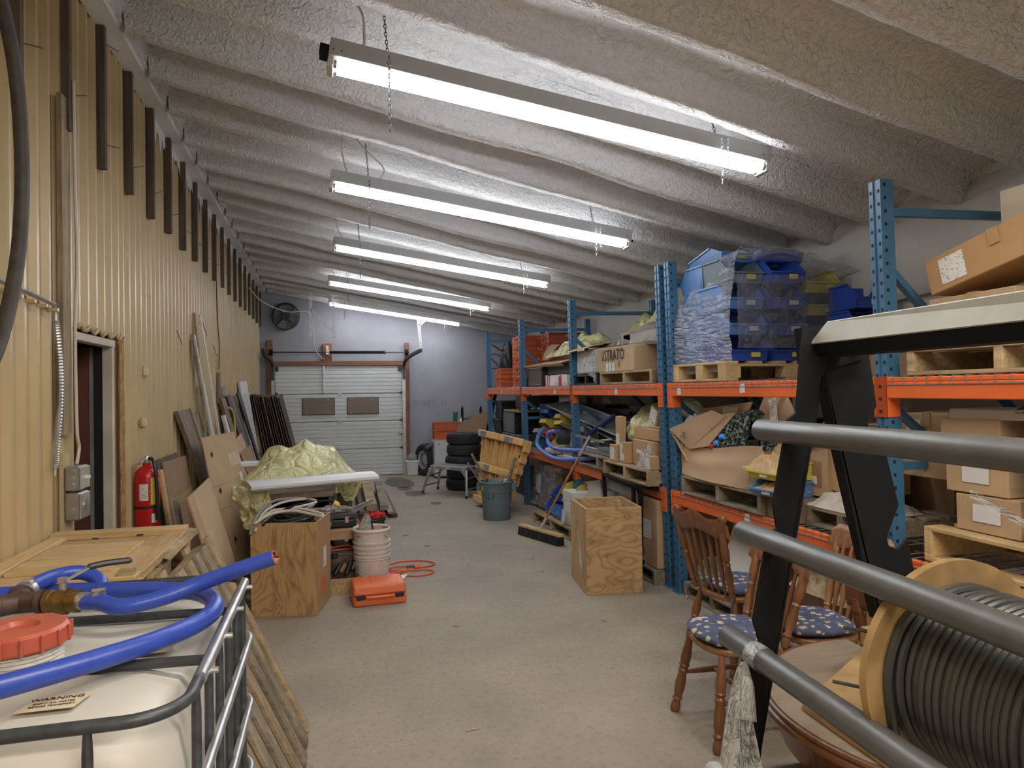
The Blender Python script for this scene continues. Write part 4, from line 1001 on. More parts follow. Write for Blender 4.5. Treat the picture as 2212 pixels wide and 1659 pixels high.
for k in range(5): obj('cage_upright', upright(TX0+.14+.175*k, TY1, 'y'), CAGE, t, w=True, sm=1)
for k in range(4): obj('cage_bolt', MB().cyl((TX1+.012, 1.62+.22*k, 1.015), (TX1+.03, 1.62+.22*k, 1.015), .007, 8), GALV, t, w=True)
obj('skid', MB().box(TX0, TY0, 0, TX1, TY0+.1, .14).box(TX0, TY1-.1, 0, TX1, TY1, .14).box(TX0, 1.85, 0, TX1, 1.95, .14).box(TX0, TY0, .12, TX1, TY1, .15), GALV, t, w=True)
cc = Vector((-.685, 1.79, 0))
nk = [(.080, .99), (.080, 1.008)]
for k in range(5): nk += [(.085, 1.010+k*.009), (.085, 1.014+k*.009), (.080, 1.0165+k*.009)]
obj('filler_neck', MB().lathe([(.085, .98)]+nk+[(.078, 1.06)], 36, Matrix.Translation(cc)), WHITEP, t, w=True, sm=30)
cp = obj('screw_cap', MB().lathe([(.0, 1.088), (.034, 1.088), (.040, 1.098), (.088, 1.097), (.096, 1.090), (.098, 1.060), (.093, 1.054), (.082, 1.054)], 40, Matrix.Translation(cc), cap=False), REDCAP, t, w=True, sm=35)
for k in range(16):
    a = 2*PI*k/16; obj('cap_rib', MB().cb((.099, 0, 1.074), (.007, .008, .038), Matrix.Translation(cc) @ Matrix.Rotation(a, 4, 'Z')), REDCAP, cp, w=True, bev=.002)
lb = obj('warning_label', MB().quad((-.60, 1.535, 1.0035), (-.497, 1.535, 1.0035), (-.482, 1.60, 1.0035), (-.58, 1.60, 1.0035), .001), M('cream_label', (.58, .50, .36), .5, 0, .05), t, w=True)
for s, sz, yy in (('WARNING', .018, 1.585), ('EMPTY ALL WATER', .009, 1.5655), ('BEFORE TRANSPORT', .009, 1.552)):
    text('warning_text', s, sz, TR(-.54, yy, 1.0048, 0, 0, 2), BLK, t, ext=.0003, sx=1.1 if sz > .015 else .95)
obj('small_label', MB().quad((-.46, 1.80, 1.0035), (-.38, 1.80, 1.0035), (-.375, 1.86, 1.0035), (-.455, 1.86, 1.0035), .001), lb.active_material, t, w=True)
text('warning_text', 'WARNING', .015, TR(-.42, 1.832, 1.0048, 0, 0, 185), BLK, t, ext=.0003)
# blue hose with brass valve on the tank
t = thing('hose_assembly', 'thick blue rubber hose with iron tee and brass ball valve lying on the tank', 'hose', (-.6, 2.0, 1.03))
hA = [(-.62, 1.998, 1.085), (-.58, 1.98, 1.085), (-.52, 1.955, 1.075), (-.43, 1.975, 1.085), (-.34, 2.0, 1.11), (-.24, 1.99, 1.142), (-.155, 1.98, 1.168)]
obj('hose', MB().tube(smooth_path(hA, 8), .0205, 18, cap=False), BLUEHOSE, t, w=True, sm=1)
e1 = Vector(hA[-1]); d1_ = (e1-Vector(hA[-2])).normalized()
obj('hose_end', MB().tube([e1-d1_*.002, e1+d1_*.001, e1+d1_*.001], [.0206, .0206, .0150], 18, cap=False), M('hose_cut_red', (.45, .16, .10), .6), t, w=True)
obj('hose_bore', MB().tube([e1+d1_*.001, e1-d1_*.08, e1-d1_*.081], [.0150, .0150, .001], 18, cap=False), M('hose_bore_dark', (.10, .03, .02), .7), t, w=True)
hB = [(-1.0, 1.30, 1.075), (-.85, 1.37, 1.072), (-.70, 1.45, 1.068), (-.585, 1.54, 1.062), (-.48, 1.64, 1.056), (-.39, 1.74, 1.052), (-.325, 1.85, 1.050), (-.305, 1.96, 1.05), (-.335, 2.07, 1.05), (-.40, 2.15, 1.05), (-.52, 2.20, 1.05), (-.68, 2.235, 1.052), (-.88, 2.25, 1.055), (-1.15, 2.24, 1.055)]
obj('hose', MB().tube(smooth_path(hB, 8), .023, 18), BLUEHOSE, t, w=True, sm=1)
hC = [(-.815, 2.105, 1.09), (-.80, 2.17, 1.095), (-.765, 2.245, 1.10), (-.71, 2.28, 1.095), (-.66, 2.26, 1.07), (-.65, 2.2, 1.04)]
obj('hose', MB().tube(smooth_path(hC, 8), .0205, 18), BLUEHOSE, t, w=True, sm=1)
obj('hose', MB().tube(smooth_path([(-.855, 1.965, 1.085), (-.92, 1.93, 1.08), (-1.05, 1.9, 1.07), (-1.2, 1.95, 1.06)], 8), .0205, 18), BLUEHOSE, t, w=True, sm=1)
tc = Vector((-.777, 2.035, 1.087))
obj('pipe_tee', MB().tube([tc+Vector((-.045, -.035, 0)), tc+Vector((-.038, -.03, 0)), tc+Vector((-.036, -.028, 0)), tc, tc+Vector((.045, -.012, 0)), tc+Vector((.047, -.012, 0)), tc+Vector((.058, -.014, 0))], [.031, .031, .026, .026, .026, .031, .031], 18).tube([tc, tc+Vector((-.015, .045, .0)), tc+Vector((-.016, .046, 0)), tc+Vector((-.018, .058, 0))], [.026, .026, .031, .031], 18), IRON, t, w=True, sm=40)
obj('hose_barb', MB().tube([tc+Vector((-.05, -.045, 0)), tc+Vector((-.085, -.07, 0))], .024, 16), GALV, t, w=True, sm=40)
obj('hose_barb', MB().tube([tc+Vector((-.018, .055, .0)), tc+Vector((-.022, .085, .003))], .024, 16), GALV, t, w=True, sm=40)
v0, v1 = Vector((-.717, 2.022, 1.087)), Vector((-.637, 2.004, 1.086)); vd = (v1-v0).normalized()
obj('nipple', MB().tube([v0-vd*.01, v0+vd*.02], .0205, 16), DSTEEL, t, w=True, sm=40)
obj('ball_valve', MB().tube([v0+vd*a for a in (.006, .018, .020, .034, .036, .058, .060, .074, .076, .088)], [.029, .029, .026, .027, .034, .034, .027, .026, .029, .029], 12), BRASS, t, w=True, sm=40)
obj('hose_barb', MB().tube([v0+vd*.085, v0+vd*.125], .0225, 16), GALV, t, w=True, sm=40)
vc = v0+vd*.045
obj('valve_stem', MB().cyl(vc, vc+Vector((0, 0, .05)), .010, 10).cyl(vc+Vector((0, 0, .048)), vc+Vector((0, 0, .060)), .013, 6), GALV, t, w=True, sm=40)
obj('valve_lever', MB().bar(vc+Vector((0, 0, .048)), vc+Vector((.045, .02, .072)), .016, .004).bar(vc+Vector((.045, .02, .072)), vc+Vector((.055, .025, .078)), .016, .004), GALV, t, w=True)
obj('lever_grip', MB().tube(smooth_path([vc+Vector((.05, .022, .077)), vc+Vector((.09, .04, .081)), vc+Vector((.145, .062, .080))]), [.006]+[.0085]*11+[.005], 8), BLACKP, t, w=True, sm=1)
for q, dd in ((v0+vd*.135, vd), (tc+Vector((-.095, -.078, 0)), Vector((-.8, -.6, 0))), (tc+Vector((-.018, .095, .004)), Vector((.1, 1, .05)))):
    cl = obj('hose_clamp', MB().tube([q-dd.normalized()*.006, q+dd.normalized()*.006], .0265, 18), GALV, t, w=True, sm=40)
    obj('clamp_screw', MB().cyl(q+Vector((-.014, 0, .026)), q+Vector((.016, 0, .028)), .006, 8), GALV, cl, w=True)
# stacked pallets with a crate lid behind the tank
random.seed(3)
G = 'pallets stacked behind the tank'
for i in range(6):
    pallet(['bottom pallet of the stack behind the tank', 'second pallet up in the stack behind the tank', 'third pallet up in the stack behind the tank', 'fourth pallet up in the stack behind the tank', 'second pallet from the top of the stack behind the tank', 'topmost pallet under the crate lid behind the tank'][i],
           TR(-1.285+.008*random.random(), 2.80+random.uniform(0, .03), .152*i), .575, .98, .15, PALW, True, group=G, alongy=False)
t = thing('wooden_cover', 'pale new-wood crate lid with raised frame lying on top of the pallet stack', 'crate lid', (-1.0, 3.3, .912))
for k in range(6): obj('plank', MB().box(-1.285, 2.80+.161*k, .914, -.70, 2.80+.161*k+.158, .932), PINE, t, w=True, bev=.002)
obj('frame_board', MB().box(-1.285, 2.79, .932, -.70, 2.87, .955), PINE, t, w=True, bev=.003)
obj('frame_board', MB().box(-1.285, 3.68, .932, -.70, 3.76, .965), PINE, t, w=True, bev=.003)
obj('frame_board', MB().box(-.78, 2.87, .932, -.695, 3.68, .952), PINEY, t, w=True, bev=.003)
obj('frame_board', MB().box(-1.285, 2.87, .932, -1.21, 3.68, .952), PINEY, t, w=True, bev=.003)
obj('inner_panel', MB().box(-1.20, 3.00, .932, -.84, 3.50, .948), PINE, t, w=True, bev=.002)
obj('block', MB().box(-.76, 2.80, .955, -.71, 2.84, .975), PALW, t, w=True)
obj('splinter', MB().hexa(((-.70, 3.2, .925), (-.67, 3.2, .915), (-.655, 3.75, .92), (-.70, 3.75, .925)), ((-.70, 3.2, .945), (-.675, 3.25, .94), (-.66, 3.75, .945), (-.70, 3.75, .95))), PALW, t, w=True)
obj('nail', MB().cyl((-1.08, 3.60, .95), (-1.05, 3.57, .955), .004, 5).cyl((-.9, 3.62, .95), (-.87, 3.6, .955), .004, 5), DSTEEL, t, w=True)
# weathered pallet leaning against the stack
t = thing('leaning_pallet', 'weathered pallet tilted on its side against the pallet stack beside the tank', 'pallet', (-.35, 3.0, 0))
def lp(y, s, d=0):      # s: 0 floor .. 1 top, d: proud to the aisle
    a = Vector((-.135, y, .0)); b_ = Vector((-.60, y+.10, .93)); n = Vector((.93, 0, .465)).normalized()
    return a.lerp(b_, s)+n*d
def lpb(y0, y1, s0, s1, d0, d1): return MB().hexa((lp(y0, s0, d0), lp(y1, s0, d0), lp(y1, s1, d0), lp(y0, s1, d0)), (lp(y0, s0, d1), lp(y1, s0, d1), lp(y1, s1, d1), lp(y0, s1, d1)))
for k in range(7): obj('deck_board', lpb(2.50+.155*k, 2.50+.155*k+.085, .0+random.uniform(0, .01), 1.0-random.uniform(0, .02), .0, .018), PALWD if k % 3 else PALW, t, w=True, bev=.002)
for s in (.03, .47, .93): obj('stringer', lpb(2.48, 3.54, s, s+.04, -.09, .0), PALW, t, w=True, bev=.003)
for k in (0, 3, 6): obj('bottom_board', lpb(2.50+.155*k, 2.50+.155*k+.09, 0, 1.0, -.108, -.09), PALW, t, w=True)
def lean(name, label, cat, mat, yb0, yb1, xb, yt0, yt1, xt, zt, th=.02, zb=0, group=None, zt2=None, label_=None):
    """board leaning on the left wall: bottom edge on the floor at xb, top edge at xt"""
    o = single(name, MB().quad((xb, yb0, zb), (xb, yb1, zb), (xt, yt1, zt2 or zt), (xt, yt0, zt), th), mat, label, cat, group)
    return o
# fire extinguisher
t = thing('fire_extinguisher', 'red fire extinguisher with printed label hung beside the doorway', 'fire extinguisher', (-1.215, 5.15, .70))
obj('cylinder', MB().lathe([(0, .0), (.068, .0), (.078, .015), (.078, .36), (.070, .40), (.045, .425), (.025, .435), (.025, .455), (0, .455)], 28), RED, t, sm=40)
obj('valve_body', MB().lathe([(.02, .45), (.022, .48), (.015, .50), (0, .50)], 12), GALV, t, sm=40)
obj('handle', MB().box(-.012, -.10, .495, .012, .02, .503, TR(0, 0, 0, 12, 0, 0)).box(-.012, -.09, .47, .012, .02, .478), GALV, t, bev=.002)
obj('safety_pin', MB().tube([(.02+.018*math.cos(2*PI*k/10), .02, .485+.018*math.sin(2*PI*k/10)) for k in range(10)], .002, 4, closed=True), GALV, t)
obj('discharge_hose', MB().tube(smooth_path([(.02, -.02, .485), (.05, -.06, .475), (.075, -.085, .40), (.08, -.08, .25), (.085, -.075, .14)]), [.012]*21+[.012]*3+[.017]) if False else MB().tube(smooth_path([(.02, -.02, .485), (.05, -.055, .475), (.070, -.07, .40), (.075, -.065, .25), (.078, -.062, .12)]), .012, 8), BLACKP, t, sm=1)
obj('hose_nozzle', MB().cyl((.078, -.062, .16), (.08, -.062, .08), .016, 10), BLACKP, t)
obj('strap', MB().lathe([(.0795, .155), (.0795, .172)], 28, cap=False), BLACKP, t)
def curved(parent, rad, a0, a1, z0, z1, mat, name='paper_label'):
    m = MB(); m.grid(lambda u, v: (rad*math.cos(R(a0+(a1-a0)*u)), rad*math.sin(R(a0+(a1-a0)*u)), z0+(z1-z0)*v), 8, 2); return obj(name, m, mat, parent)
curved(t, .0795, -112, -72, .21, .32, PRINT); curved(t, .0797, -62, -16, .18, .36, M('yellow_printed_label', (.55, .48, .06), .5, 0, .2, 60), 'instruction_label'); curved(t, .0799, -38, -20, .19, .33, PRINT); curved(t, .0795, -58, -32, .06, .12, PRINT)
obj('wall_hook', MB().bar((-.10, 0, .44), (0, 0, .45), .02, .004), GALV, t)
# flattened cartons and boards leaning along the wall
G = 'sheets and boards leaning along the ribbed wall'
lean('pine_strip', 'pale narrow pine offcut standing beside the fire extinguisher', 'board', PINE, 5.60, 5.72, -1.08, 5.46, 5.54, -1.2, 1.07, .02, group=G)
lean('pine_strip', 'second pine offcut just behind the fire extinguisher', 'board', PALW, 5.70, 5.78, -1.12, 5.62, 5.68, -1.22, .98, .02, group=G)
t = thing('flattened_carton', 'flattened brown carton with a taped seam standing beyond the fire extinguisher', 'cardboard', (-1.2, 6.0, 0), group=G)
obj('panel', MB().quad((-1.05, 5.62, 0), (-1.05, 6.45, 0), (-1.22, 6.45, 1.09), (-1.22, 5.62, 1.11), .008), CARDD, t, w=True)
obj('tape', MB().quad((-1.112, 5.62, .45), (-1.112, 6.45, .45), (-1.128, 6.45, .52), (-1.128, 5.62, .52), .002), TAPE, t, w=True)
obj('tape', MB().quad((-1.162, 5.62, .76), (-1.162, 6.45, .76), (-1.176, 6.45, .83), (-1.176, 5.62, .83), .002), TAPE, t, w=True)
for k in range(3): lean('carton_sheet', ['dark carton sheet edge nearest the fire extinguisher', 'middle dark carton sheet beyond the fire extinguisher', 'dark carton sheet against the flattened brown carton'][k], 'cardboard', CARDD if k % 2 else OLDWOOD, 5.66+.02*k, 6.2, -1.12-.01*k, 5.52+.03*k, 6.2, -1.235-.012*k, 1.14-.01*k, .007, group=G)
lean('grey_plank', 'short grey weathered slat standing below the flattened brown carton', 'board', GREYW, 5.25, 5.36, -.93, 5.10, 5.20, -1.03, .90, .02, group=G)
lean('grey_plank', 'darker grey slat just behind the short weathered one', 'board', OLDWOOD, 5.38, 5.46, -.95, 5.26, 5.33, -1.06, .87, .02, group=G)
t = thing('printed_carton', 'light flattened carton with a dashed fold line leaning behind the pallet stack', 'cardboard', (-.95, 5.3, 0), group=G)
obj('panel', MB().quad((-.66, 5.18, .0), (-.66, 5.78, .0), (-.90, 5.62, .985), (-.90, 4.98, .955), .012), CARDL, t, w=True)
obj('side_panel', MB().quad((-.668, 5.05, .0), (-.663, 5.18, .0), (-.903, 4.98, .955), (-.908, 4.86, .94), .012), CARD, t, w=True)
lean('brown_board', 'long mottled brown board with a pale edge leaning on the wall', 'board', MIDBR, 7.05, 7.25, -.92, 6.36, 6.82, -1.26, 1.475, .035, group=G)
lean('split_strip', 'pale split wooden strip along the long mottled brown board', 'board', PALW, 7.27, 7.31, -.90, 6.84, 6.93, -1.25, 1.485, .035, group=G)
t = thing('large_carton', 'largest flattened carton, taped with printed arrows, leaning beside the cable box', 'cardboard', (-.9, 6.9, 0), group=G)
A, B, C_, D_ = Vector((-.80, 6.08, .0)), Vector((-.62, 6.92, .0)), Vector((-.93, 7.22, 1.245)), Vector((-1.10, 6.50, 1.235))
def lc(u, v, d=.004):
    p = A.lerp(B, u).lerp(D_.lerp(C_, u), v); n = (B-A).cross(D_-A).normalized()
    return p+n*d
def lcq(u0, v0, u1, v1, d=.004, th=.0015): return MB().quad(lc(u0, v0, d), lc(u1, v0, d), lc(u1, v1, d), lc(u0, v1, d), th)
obj('panel', MB().quad(A, B, C_, D_, .010), CARD, t, w=True)
obj('paper_label', lcq(.62, .76, .97, .85), M('tan_patch', (.47, .38, .26), .5), t, w=True)
obj('paper_label', lcq(.84, .60, .93, .70), PRINT, t, w=True); obj('paper_label', lcq(.80, .14, .93, .26), PRINT, t, w=True)
obj('fold_line', lcq(0, .655, 1, .660), CARDD, t, w=True); obj('fold_line', lcq(0, .50, 1, .504), CARDD, t, w=True)
for u, v in ((.16, .87), (.18, .62), (.30, .28)): obj('printed_arrow', MB().add([lc(u, v-.02, .006), lc(u+.035, v, .006), lc(u+.01, v+.025, .006), lc(u-.03, v+.01, .006)], [(0, 1, 2, 3)]), BLK, t, w=True)
for v in (.53, .44, .22, .33): obj('printed_mark', lcq(.86, v, .95, v+.045, .005), BLK, t, w=True)
single('torn_carton', MB().quad((-.70, 7.15, .35), (-.68, 8.1, .35), (-1.0, 8.35, 1.17), (-1.0, 7.42, 1.08), .008), CARD, 'flattened carton with printed side panel behind the largest one', 'cardboard', G)
single('torn_carton', MB().quad((-.64, 7.5, .2), (-.62, 8.3, .2), (-.93, 8.55, 1.02), (-.93, 7.7, 1.0), .008), CARDD, 'creased carton sheet tucked between the cartons and the yellow plastic', 'cardboard', G)
# long trims and boards
def pole(name, p, q, w_, h_, mat, label, cat, g=G): return single(name, MB().bar(p, q, w_, h_, (1, 0, 0)), mat, label, cat, g)
TRW = M('off_white_trim', (.68, .66, .62), .5, 0, .06)
pole('trim_strip', (-1.08, 8.25, .2), (-1.26, 7.40, 2.39), .035, .02, TRW, 'tallest pale moulding strip leaning on the ribbed wall', 'trim strip')
pole('trim_strip', (-1.10, 7.95, .2), (-1.26, 7.10, 2.17), .03, .02, TRW, 'second tallest pale moulding strip leaning on the wall', 'trim strip')
pole('trim_strip', (-1.12, 7.85, .2), (-1.27, 7.06, 2.17), .05, .02, GREYW, 'grey weathered strip behind the second pale moulding', 'trim strip')
pole('trim_strip', (-1.10, 8.1, .2), (-1.26, 7.55, 1.72), .05, .02, TRW, 'shorter wide pale moulding strip among the long ones', 'trim strip')
pole('trim_strip', (-1.12, 8.02, .2), (-1.27, 7.42, 1.70), .04, .02, TRW, 'narrow pale moulding strip beside the short wide one', 'trim strip')
pole('trim_strip', (-1.2, 7.32, 1.25), (-1.285, 7.26, 2.40), .03, .02, PALW, 'thin bare wood strip flat against the wall behind the mouldings', 'trim strip')
lean('plank', 'grey brown plank standing beneath the pale mouldings', 'board', GREYW, 7.75, 7.95, -1.0, 7.05, 7.32, -1.26, 1.44, .03, group=G)
lean('plank', 'white-wrapped narrow plank before the brown boards', 'board', PAPER, 9.2, 9.3, -.95, 8.45, 8.62, -1.2, 1.37, .03, group=G)
lean('plank', 'mottled brown plank with dark edge beneath the wall switch board', 'board', MIDBR, 9.6, 9.95, -.95, 8.62, 8.95, -1.25, 1.57, .04, group=G)
for k in range(3): lean('plank', ['black edged board next to the mottled brown plank', 'slate grey board below the wall switch', 'dark board behind the slate grey one'][k], 'board', [DKWOOD, M('slate_grey', (.11, .115, .125), .5), OLDWOOD][k], 10.1+.3*k, 10.35+.3*k, -.93, 9.0+.27*k, 9.24+.27*k, -1.24, 1.60-.01*k, .035, group=G)
lean('black_sheet', 'tall black sheet standing behind the white bifold door', 'board', BLACKP, 10.9, 11.0, -.90, 10.0, 10.35, -1.24, 1.62, .02, group=G)
t = thing('bifold_door', 'white panelled bifold door with a small brass knob leaning on the wall', 'door', (-1.0, 11.5, 0))
A, B, C_, D_ = Vector((-1.10, 11.3, .0)), Vector((-1.08, 12.1, .0)), Vector((-1.24, 11.05, 1.80)), Vector((-1.26, 10.40, 1.78))
obj('panel', MB().quad(A, B, C_, D_, .03), WHITE, t, w=True)
for v0, v1 in ((.06, .32), (.38, .56), (.60, .90)):
    for u0 in (.16, .56): obj('raised_panel', lcq(u0, v0, u0+.26, v1, .012, .014), WHITE, t, w=True, bev=.004)
p = lc(.93, .36, .0); obj('knob', MB().tube([p, p+Vector((.05, 0, .02))], [.012, .022], 10), BRASS, t, w=True)
random.seed(9)
cols = [DKWOOD, MIDBR, DKWOOD, PALWD, DKWOOD, MIDBR, DKWOOD, PALWD, DKWOOD, MIDBR, DKWOOD, PALWD, DKWOOD]
words_ = ['first', 'second', 'third', 'fourth', 'fifth', 'sixth', 'seventh', 'eighth', 'ninth', 'tenth', 'eleventh', 'twelfth', 'thirteenth']
for k in range(13):
    y0_ = 11.85+random.uniform(0, .12)
    single('dark_board', MB().quad((-.98+.044*k, y0_, 0), (-.98+.044*k, y0_+.75, 0), (-1.27+.036*k, y0_+.75, 1.60), (-1.27+.036*k, y0_, 1.60-.05*k/12+random.uniform(-.03, .03)), .013), cols[k], '%s dark brown panel from the white bifold door, in the leaning row' % words_[k], 'board', 'dark panels leaning by the garage door')

# ---------------------------------------------------------------- left island of junk
def openbox(label, m, sx, sy, h, front, side, th=.016, name='plywood_box'):
    t = thing(name, label, 'box', m=m)
    obj('front_panel', MB().box(0, 0, 0, sx, th, h), front, t, bev=.002)
    obj('back_panel', MB().box(0, sy-th, 0, sx, sy, h), front, t, bev=.002)
    obj('side_panel', MB().box(0, th, 0, th, sy-th, h), side, t, bev=.002)
    obj('side_panel', MB().box(sx-th, th, 0, sx, sy-th, h), side, t, bev=.002)
    obj('bottom_panel', MB().box(th, th, .01, sx-th, sy-th, .02), front, t)
    return t
SIDEC = M('box_side_card', (.40, .25, .13), .6, 0, .08)
t = openbox('tall plywood box overflowing with coiled black and cream cable', TR(-.585, 5.325, 0, 0, 0, -12), .475, .44, .672, PLYA, SIDEC)
cx, cy = -.31, 5.49
obj('shipping_label', MB().box(.475, .20, .30, .4765, .29, .45), PRINT, t); obj('orange_sticker', MB().box(.475, .14, .12, .4765, .24, .24), M('orange_sticker', (.75, .12, .04), .5), t)
G = 'cable coils in the plywood box'
def coil(name, label, mat, r, loops, h, seed, z, rad, yo=0):
    rr = random.Random(seed); pts = []
    for k in range(loops*14):
        a = 2*PI*k/14+seed; q = rad*(1+.18*math.sin(k*.37+seed))
        pts.append((cx+min(.17, max(-.17, q*math.cos(a)*1.05+rr.uniform(-.01, .01))), cy+yo+min(.15, max(-.15, q*math.sin(a)*.9+rr.uniform(-.01, .01))), z+h*k/(loops*14)+.02*math.sin(k*.9+seed)))
    return single(name, MB().tube(smooth_path(pts, 3), r, 7), mat, label, 'cable', G, sm=1)
coil('cable_coil', 'heavy black cable coiled deep inside the plywood box', CABLE, .016, 7, .10, 1, .52, .19)
coil('cable_coil', 'thinner black cable looped on top in the plywood box', CABLE, .011, 5, .09, 4, .62, .17)
for k, (pts, mt, r, lb) in enumerate((
    ([(-.58, 5.30, .60), (-.55, 5.38, .70), (-.45, 5.55, .79), (-.25, 5.62, .795), (-.14, 5.52, .77), (-.25, 5.40, .73), (-.42, 5.42, .72), (-.5, 5.34, .66)], M('grey_cable', (.22, .22, .22), .4), .012, 'grey cable arching highest over the plywood box'),
    ([(-.55, 5.30, .62), (-.50, 5.42, .73), (-.38, 5.55, .78), (-.2, 5.60, .79), (-.13, 5.52, .775), (-.28, 5.44, .755), (-.44, 5.42, .74), (-.52, 5.3, .69)], CREAM, .010, 'cream cable looping under the grey one over the box'),
    ([(-.55, 5.28, .68), (-.45, 5.34, .73), (-.3, 5.36, .745), (-.15, 5.30, .72), (-.08, 5.24, .71), (-.10, 5.30, .725), (-.25, 5.4, .75), (-.4, 5.5, .72)], CREAM, .011, 'cream cable drooping over the near corner of the plywood box'),
    ([(-.5, 5.3, .66), (-.35, 5.4, .75), (-.2, 5.5, .775), (-.05, 5.55, .775), (-.0, 5.56, .76)], BLACKM, .010, 'black cable with yellow plug reaching out of the plywood box'))):
    single('loose_cable', MB().tube(smooth_path(pts, 6), r, 8), mt, lb, 'cable', G, sm=1)
single('yellow_plug', MB().cyl((0, 5.56, .76), (.03, 5.56, .74), .022, 10).cyl((.03, 5.56, .74), (.04, 5.56, .735), .016, 8), YELBIN, 'yellow plug on the black cable end above the gloves', 'plug')
# clutter right behind the box
t = thing('slatted_crate', 'low wooden crate made of rough boards behind the plywood box', 'crate', (.03, 6.0, 0))
obj('front_board', MB().box(-.12, 5.70, 0, .20, 5.72, .125), M('chipboard', (.42, .29, .15), .8, 0, .25, 40), t, w=True)
obj('inner_board', MB().box(-.12, 5.90, .0, .24, 5.92, .27), PLY('dark_ply', (.16, .10, .06), (1, 1, 2), 14, .5), t, w=True)
obj('top_board', MB().box(-.12, 5.92, .26, .20, 6.40, .28), GREYW, t, w=True); obj('side_board', MB().box(-.14, 5.72, 0, -.12, 6.5, .27), MIDBR, t, w=True)
carton('worn brown carton under the black tool case', TR(-.13, 5.95, .385), .34, .5, .085, SIDEC)
single('prop_block', MB().box(-.12, 6.0, .28, -.09, 6.3, .385).box(.17, 6.05, .28, .2, 6.3, .385), MIDBR, 'short wooden posts propping the worn carton above the crate', 'block')
t = thing('tool_case', 'black plastic tool case behind the white buckets', 'tool case', (.04, 6.2, .475))
obj('lower_shell', MB().box(-.17, -.18, 0, .13, .18, .065), BLACKP, t, bev=.012, segs=2); obj('upper_shell', MB().box(-.17, -.18, .07, .13, .18, .125), CHAR, t, bev=.012, segs=2)
obj('latch', MB().box(.05, -.19, .04, .08, -.178, .09), M('pink_tag', (.5, .3, .4), .5), t)
single('work_gloves', blob((.01, 6.12, .602), (.14, .10, .035), 8, 18, .35, 3, .2, .3), M('soiled_glove_cloth', (.26, .23, .21), .9, 0, .4, 14), 'crumpled soiled work gloves on the black tool case', 'gloves')
single('grey_pipe_end', MB().tube(smooth_path([(.10, 6.05, .53), (.16, 6.08, .56), (.17, 6.1, .50), (.15, 6.1, .46)]), .022, 10), CHAR, 'short grey rubber elbow at the end of the tool case', 'hose', sm=1)
single('blue_grey_box', MB().box(-.12, 5.72, .285, -.02, 5.86, .37), M('blue_grey_plastic', (.10, .13, .16), .5), 'small blue grey box beside the black clutter', 'box', bev=.006)
single('black_canister', MB().cyl((.00, 5.74, .285), (.0, 5.74, .33), .03, 16), BLACKP, 'short black canister standing on the crate edge', 'can', sm=40)
m = MB(); random.seed(14)
for i in range(7): single('black_fitting', MB().bar((-.09+.045*i, 5.78+.02*(i % 3), .13+.03*(i % 2)), (-.03+.04*i, 5.80+.03*(i % 3), .19+.012*i), .035, .03), BLACKP if i % 3 else MIDBR, ['black fitting lying nearest the plywood box in the crate', 'black fitting second from the plywood box in the crate', 'black fitting third from the plywood box in the crate', 'brown offcut amid the black fittings in the crate', 'black fitting past the brown offcut in the crate', 'black fitting close to the buckets in the crate', 'last black fitting beside the buckets in the crate'][i], 'fitting', 'black fittings in the low crate', bev=.008)
t = thing('orange_rope', 'loops of thin orange cord lying on the crate board behind the buckets', 'cord', (.08, 6.1, .28))
obj('coil', MB().tube(smooth_path([(-.06, 6.0, .29), (.08, 6.02, .292), (.22, 6.0, .30), (.24, 6.1, .33), (.1, 6.15, .30), (-.05, 6.1, .295), (-.04, 6.04, .30), (.1, 6.08, .31), (.2, 5.97, .29)]), .007, 6), ORCORD, t, w=True, sm=1)
# bucket stack
t = thing('bucket_stack', 'tall white plastic bucket nested under three others, wire handle down', 'bucket', (.30, 5.86, 0))
W2 = M('milky_bucket', (.62, .58, .55), .35, 0, .04)
obj('body', MB().lathe([(0, 0), (.128, 0), (.134, .01), (.142, .24), (.144, .30)], 36, cap=False), W2, t, sm=35)
for z in (.245, .262, .292, .30): obj('rim_ring', MB().lathe([(.142, z), (.150, z+.003), (.150, z+.012), (.142, z+.015)], 36, cap=False), W2, t, sm=40)
obj('handle', MB().tube([(-.148*math.cos(R(a)), -.148*math.sin(R(a))-.012*math.sin(R(a)), .235-.125*math.sin(R(a))**1.0) for a in range(0, 181, 12)], .003, 6), GALV, t, sm=1)
obj('handle_grip', MB().cyl((-.035, -.163, .108), (.035, -.163, .108), .0065, 8), ORCORD, t)
m = MB(); m.grid(lambda u, v: (.1415*math.cos(R(-105+65*u)), .1415*math.sin(R(-105+65*u)), .135+.085*v), 10, 2); obj('faded_label', m, M('faded_pink_print', (.60, .50, .47), .5, 0, .25, 90), t)
for i, l in enumerate(('second white bucket of the nested stack', 'third white bucket of the nested stack', 'topmost white bucket, filled with rags and a clear bag')):
    t = thing('bucket', l, 'bucket', (.30, 5.86, .315+.040*i), group='nested white buckets')
    obj('body', MB().lathe([(.140, -.02), (.144, .0), (.146, .035 if i < 2 else .085)], 36, cap=False), W2, t, sm=35)
    obj('rim', MB().lathe([(.144, .018), (.154, .02), (.154, .034), (.144, .036)], 36, cap=False) if i < 2 else MB().lathe([(.14, .075), (.156, .077), (.158, .092), (.150, .1), (.143, .094), (.14, .08)], 36, cap=False), W2, t, sm=35)
single('rag_heap', pile((.30, 5.86, .44), .24, .24, .05, 3, 18, 18, 5), M('brown_rag', (.36, .20, .10), .9, 0, .4, 20), 'brown offcuts filling the topmost white bucket', 'rags', sm=1)
single('clear_bag', MB().lathe([(.05, 0), (.055, .05), (.035, .11), (.022, .14), (.0, .145)], 14, TR(.24, 5.84, .46, 0, 12, 0)), GREYFILM, 'clear plastic bag with tools poking from the white bucket', 'bag', sm=1)
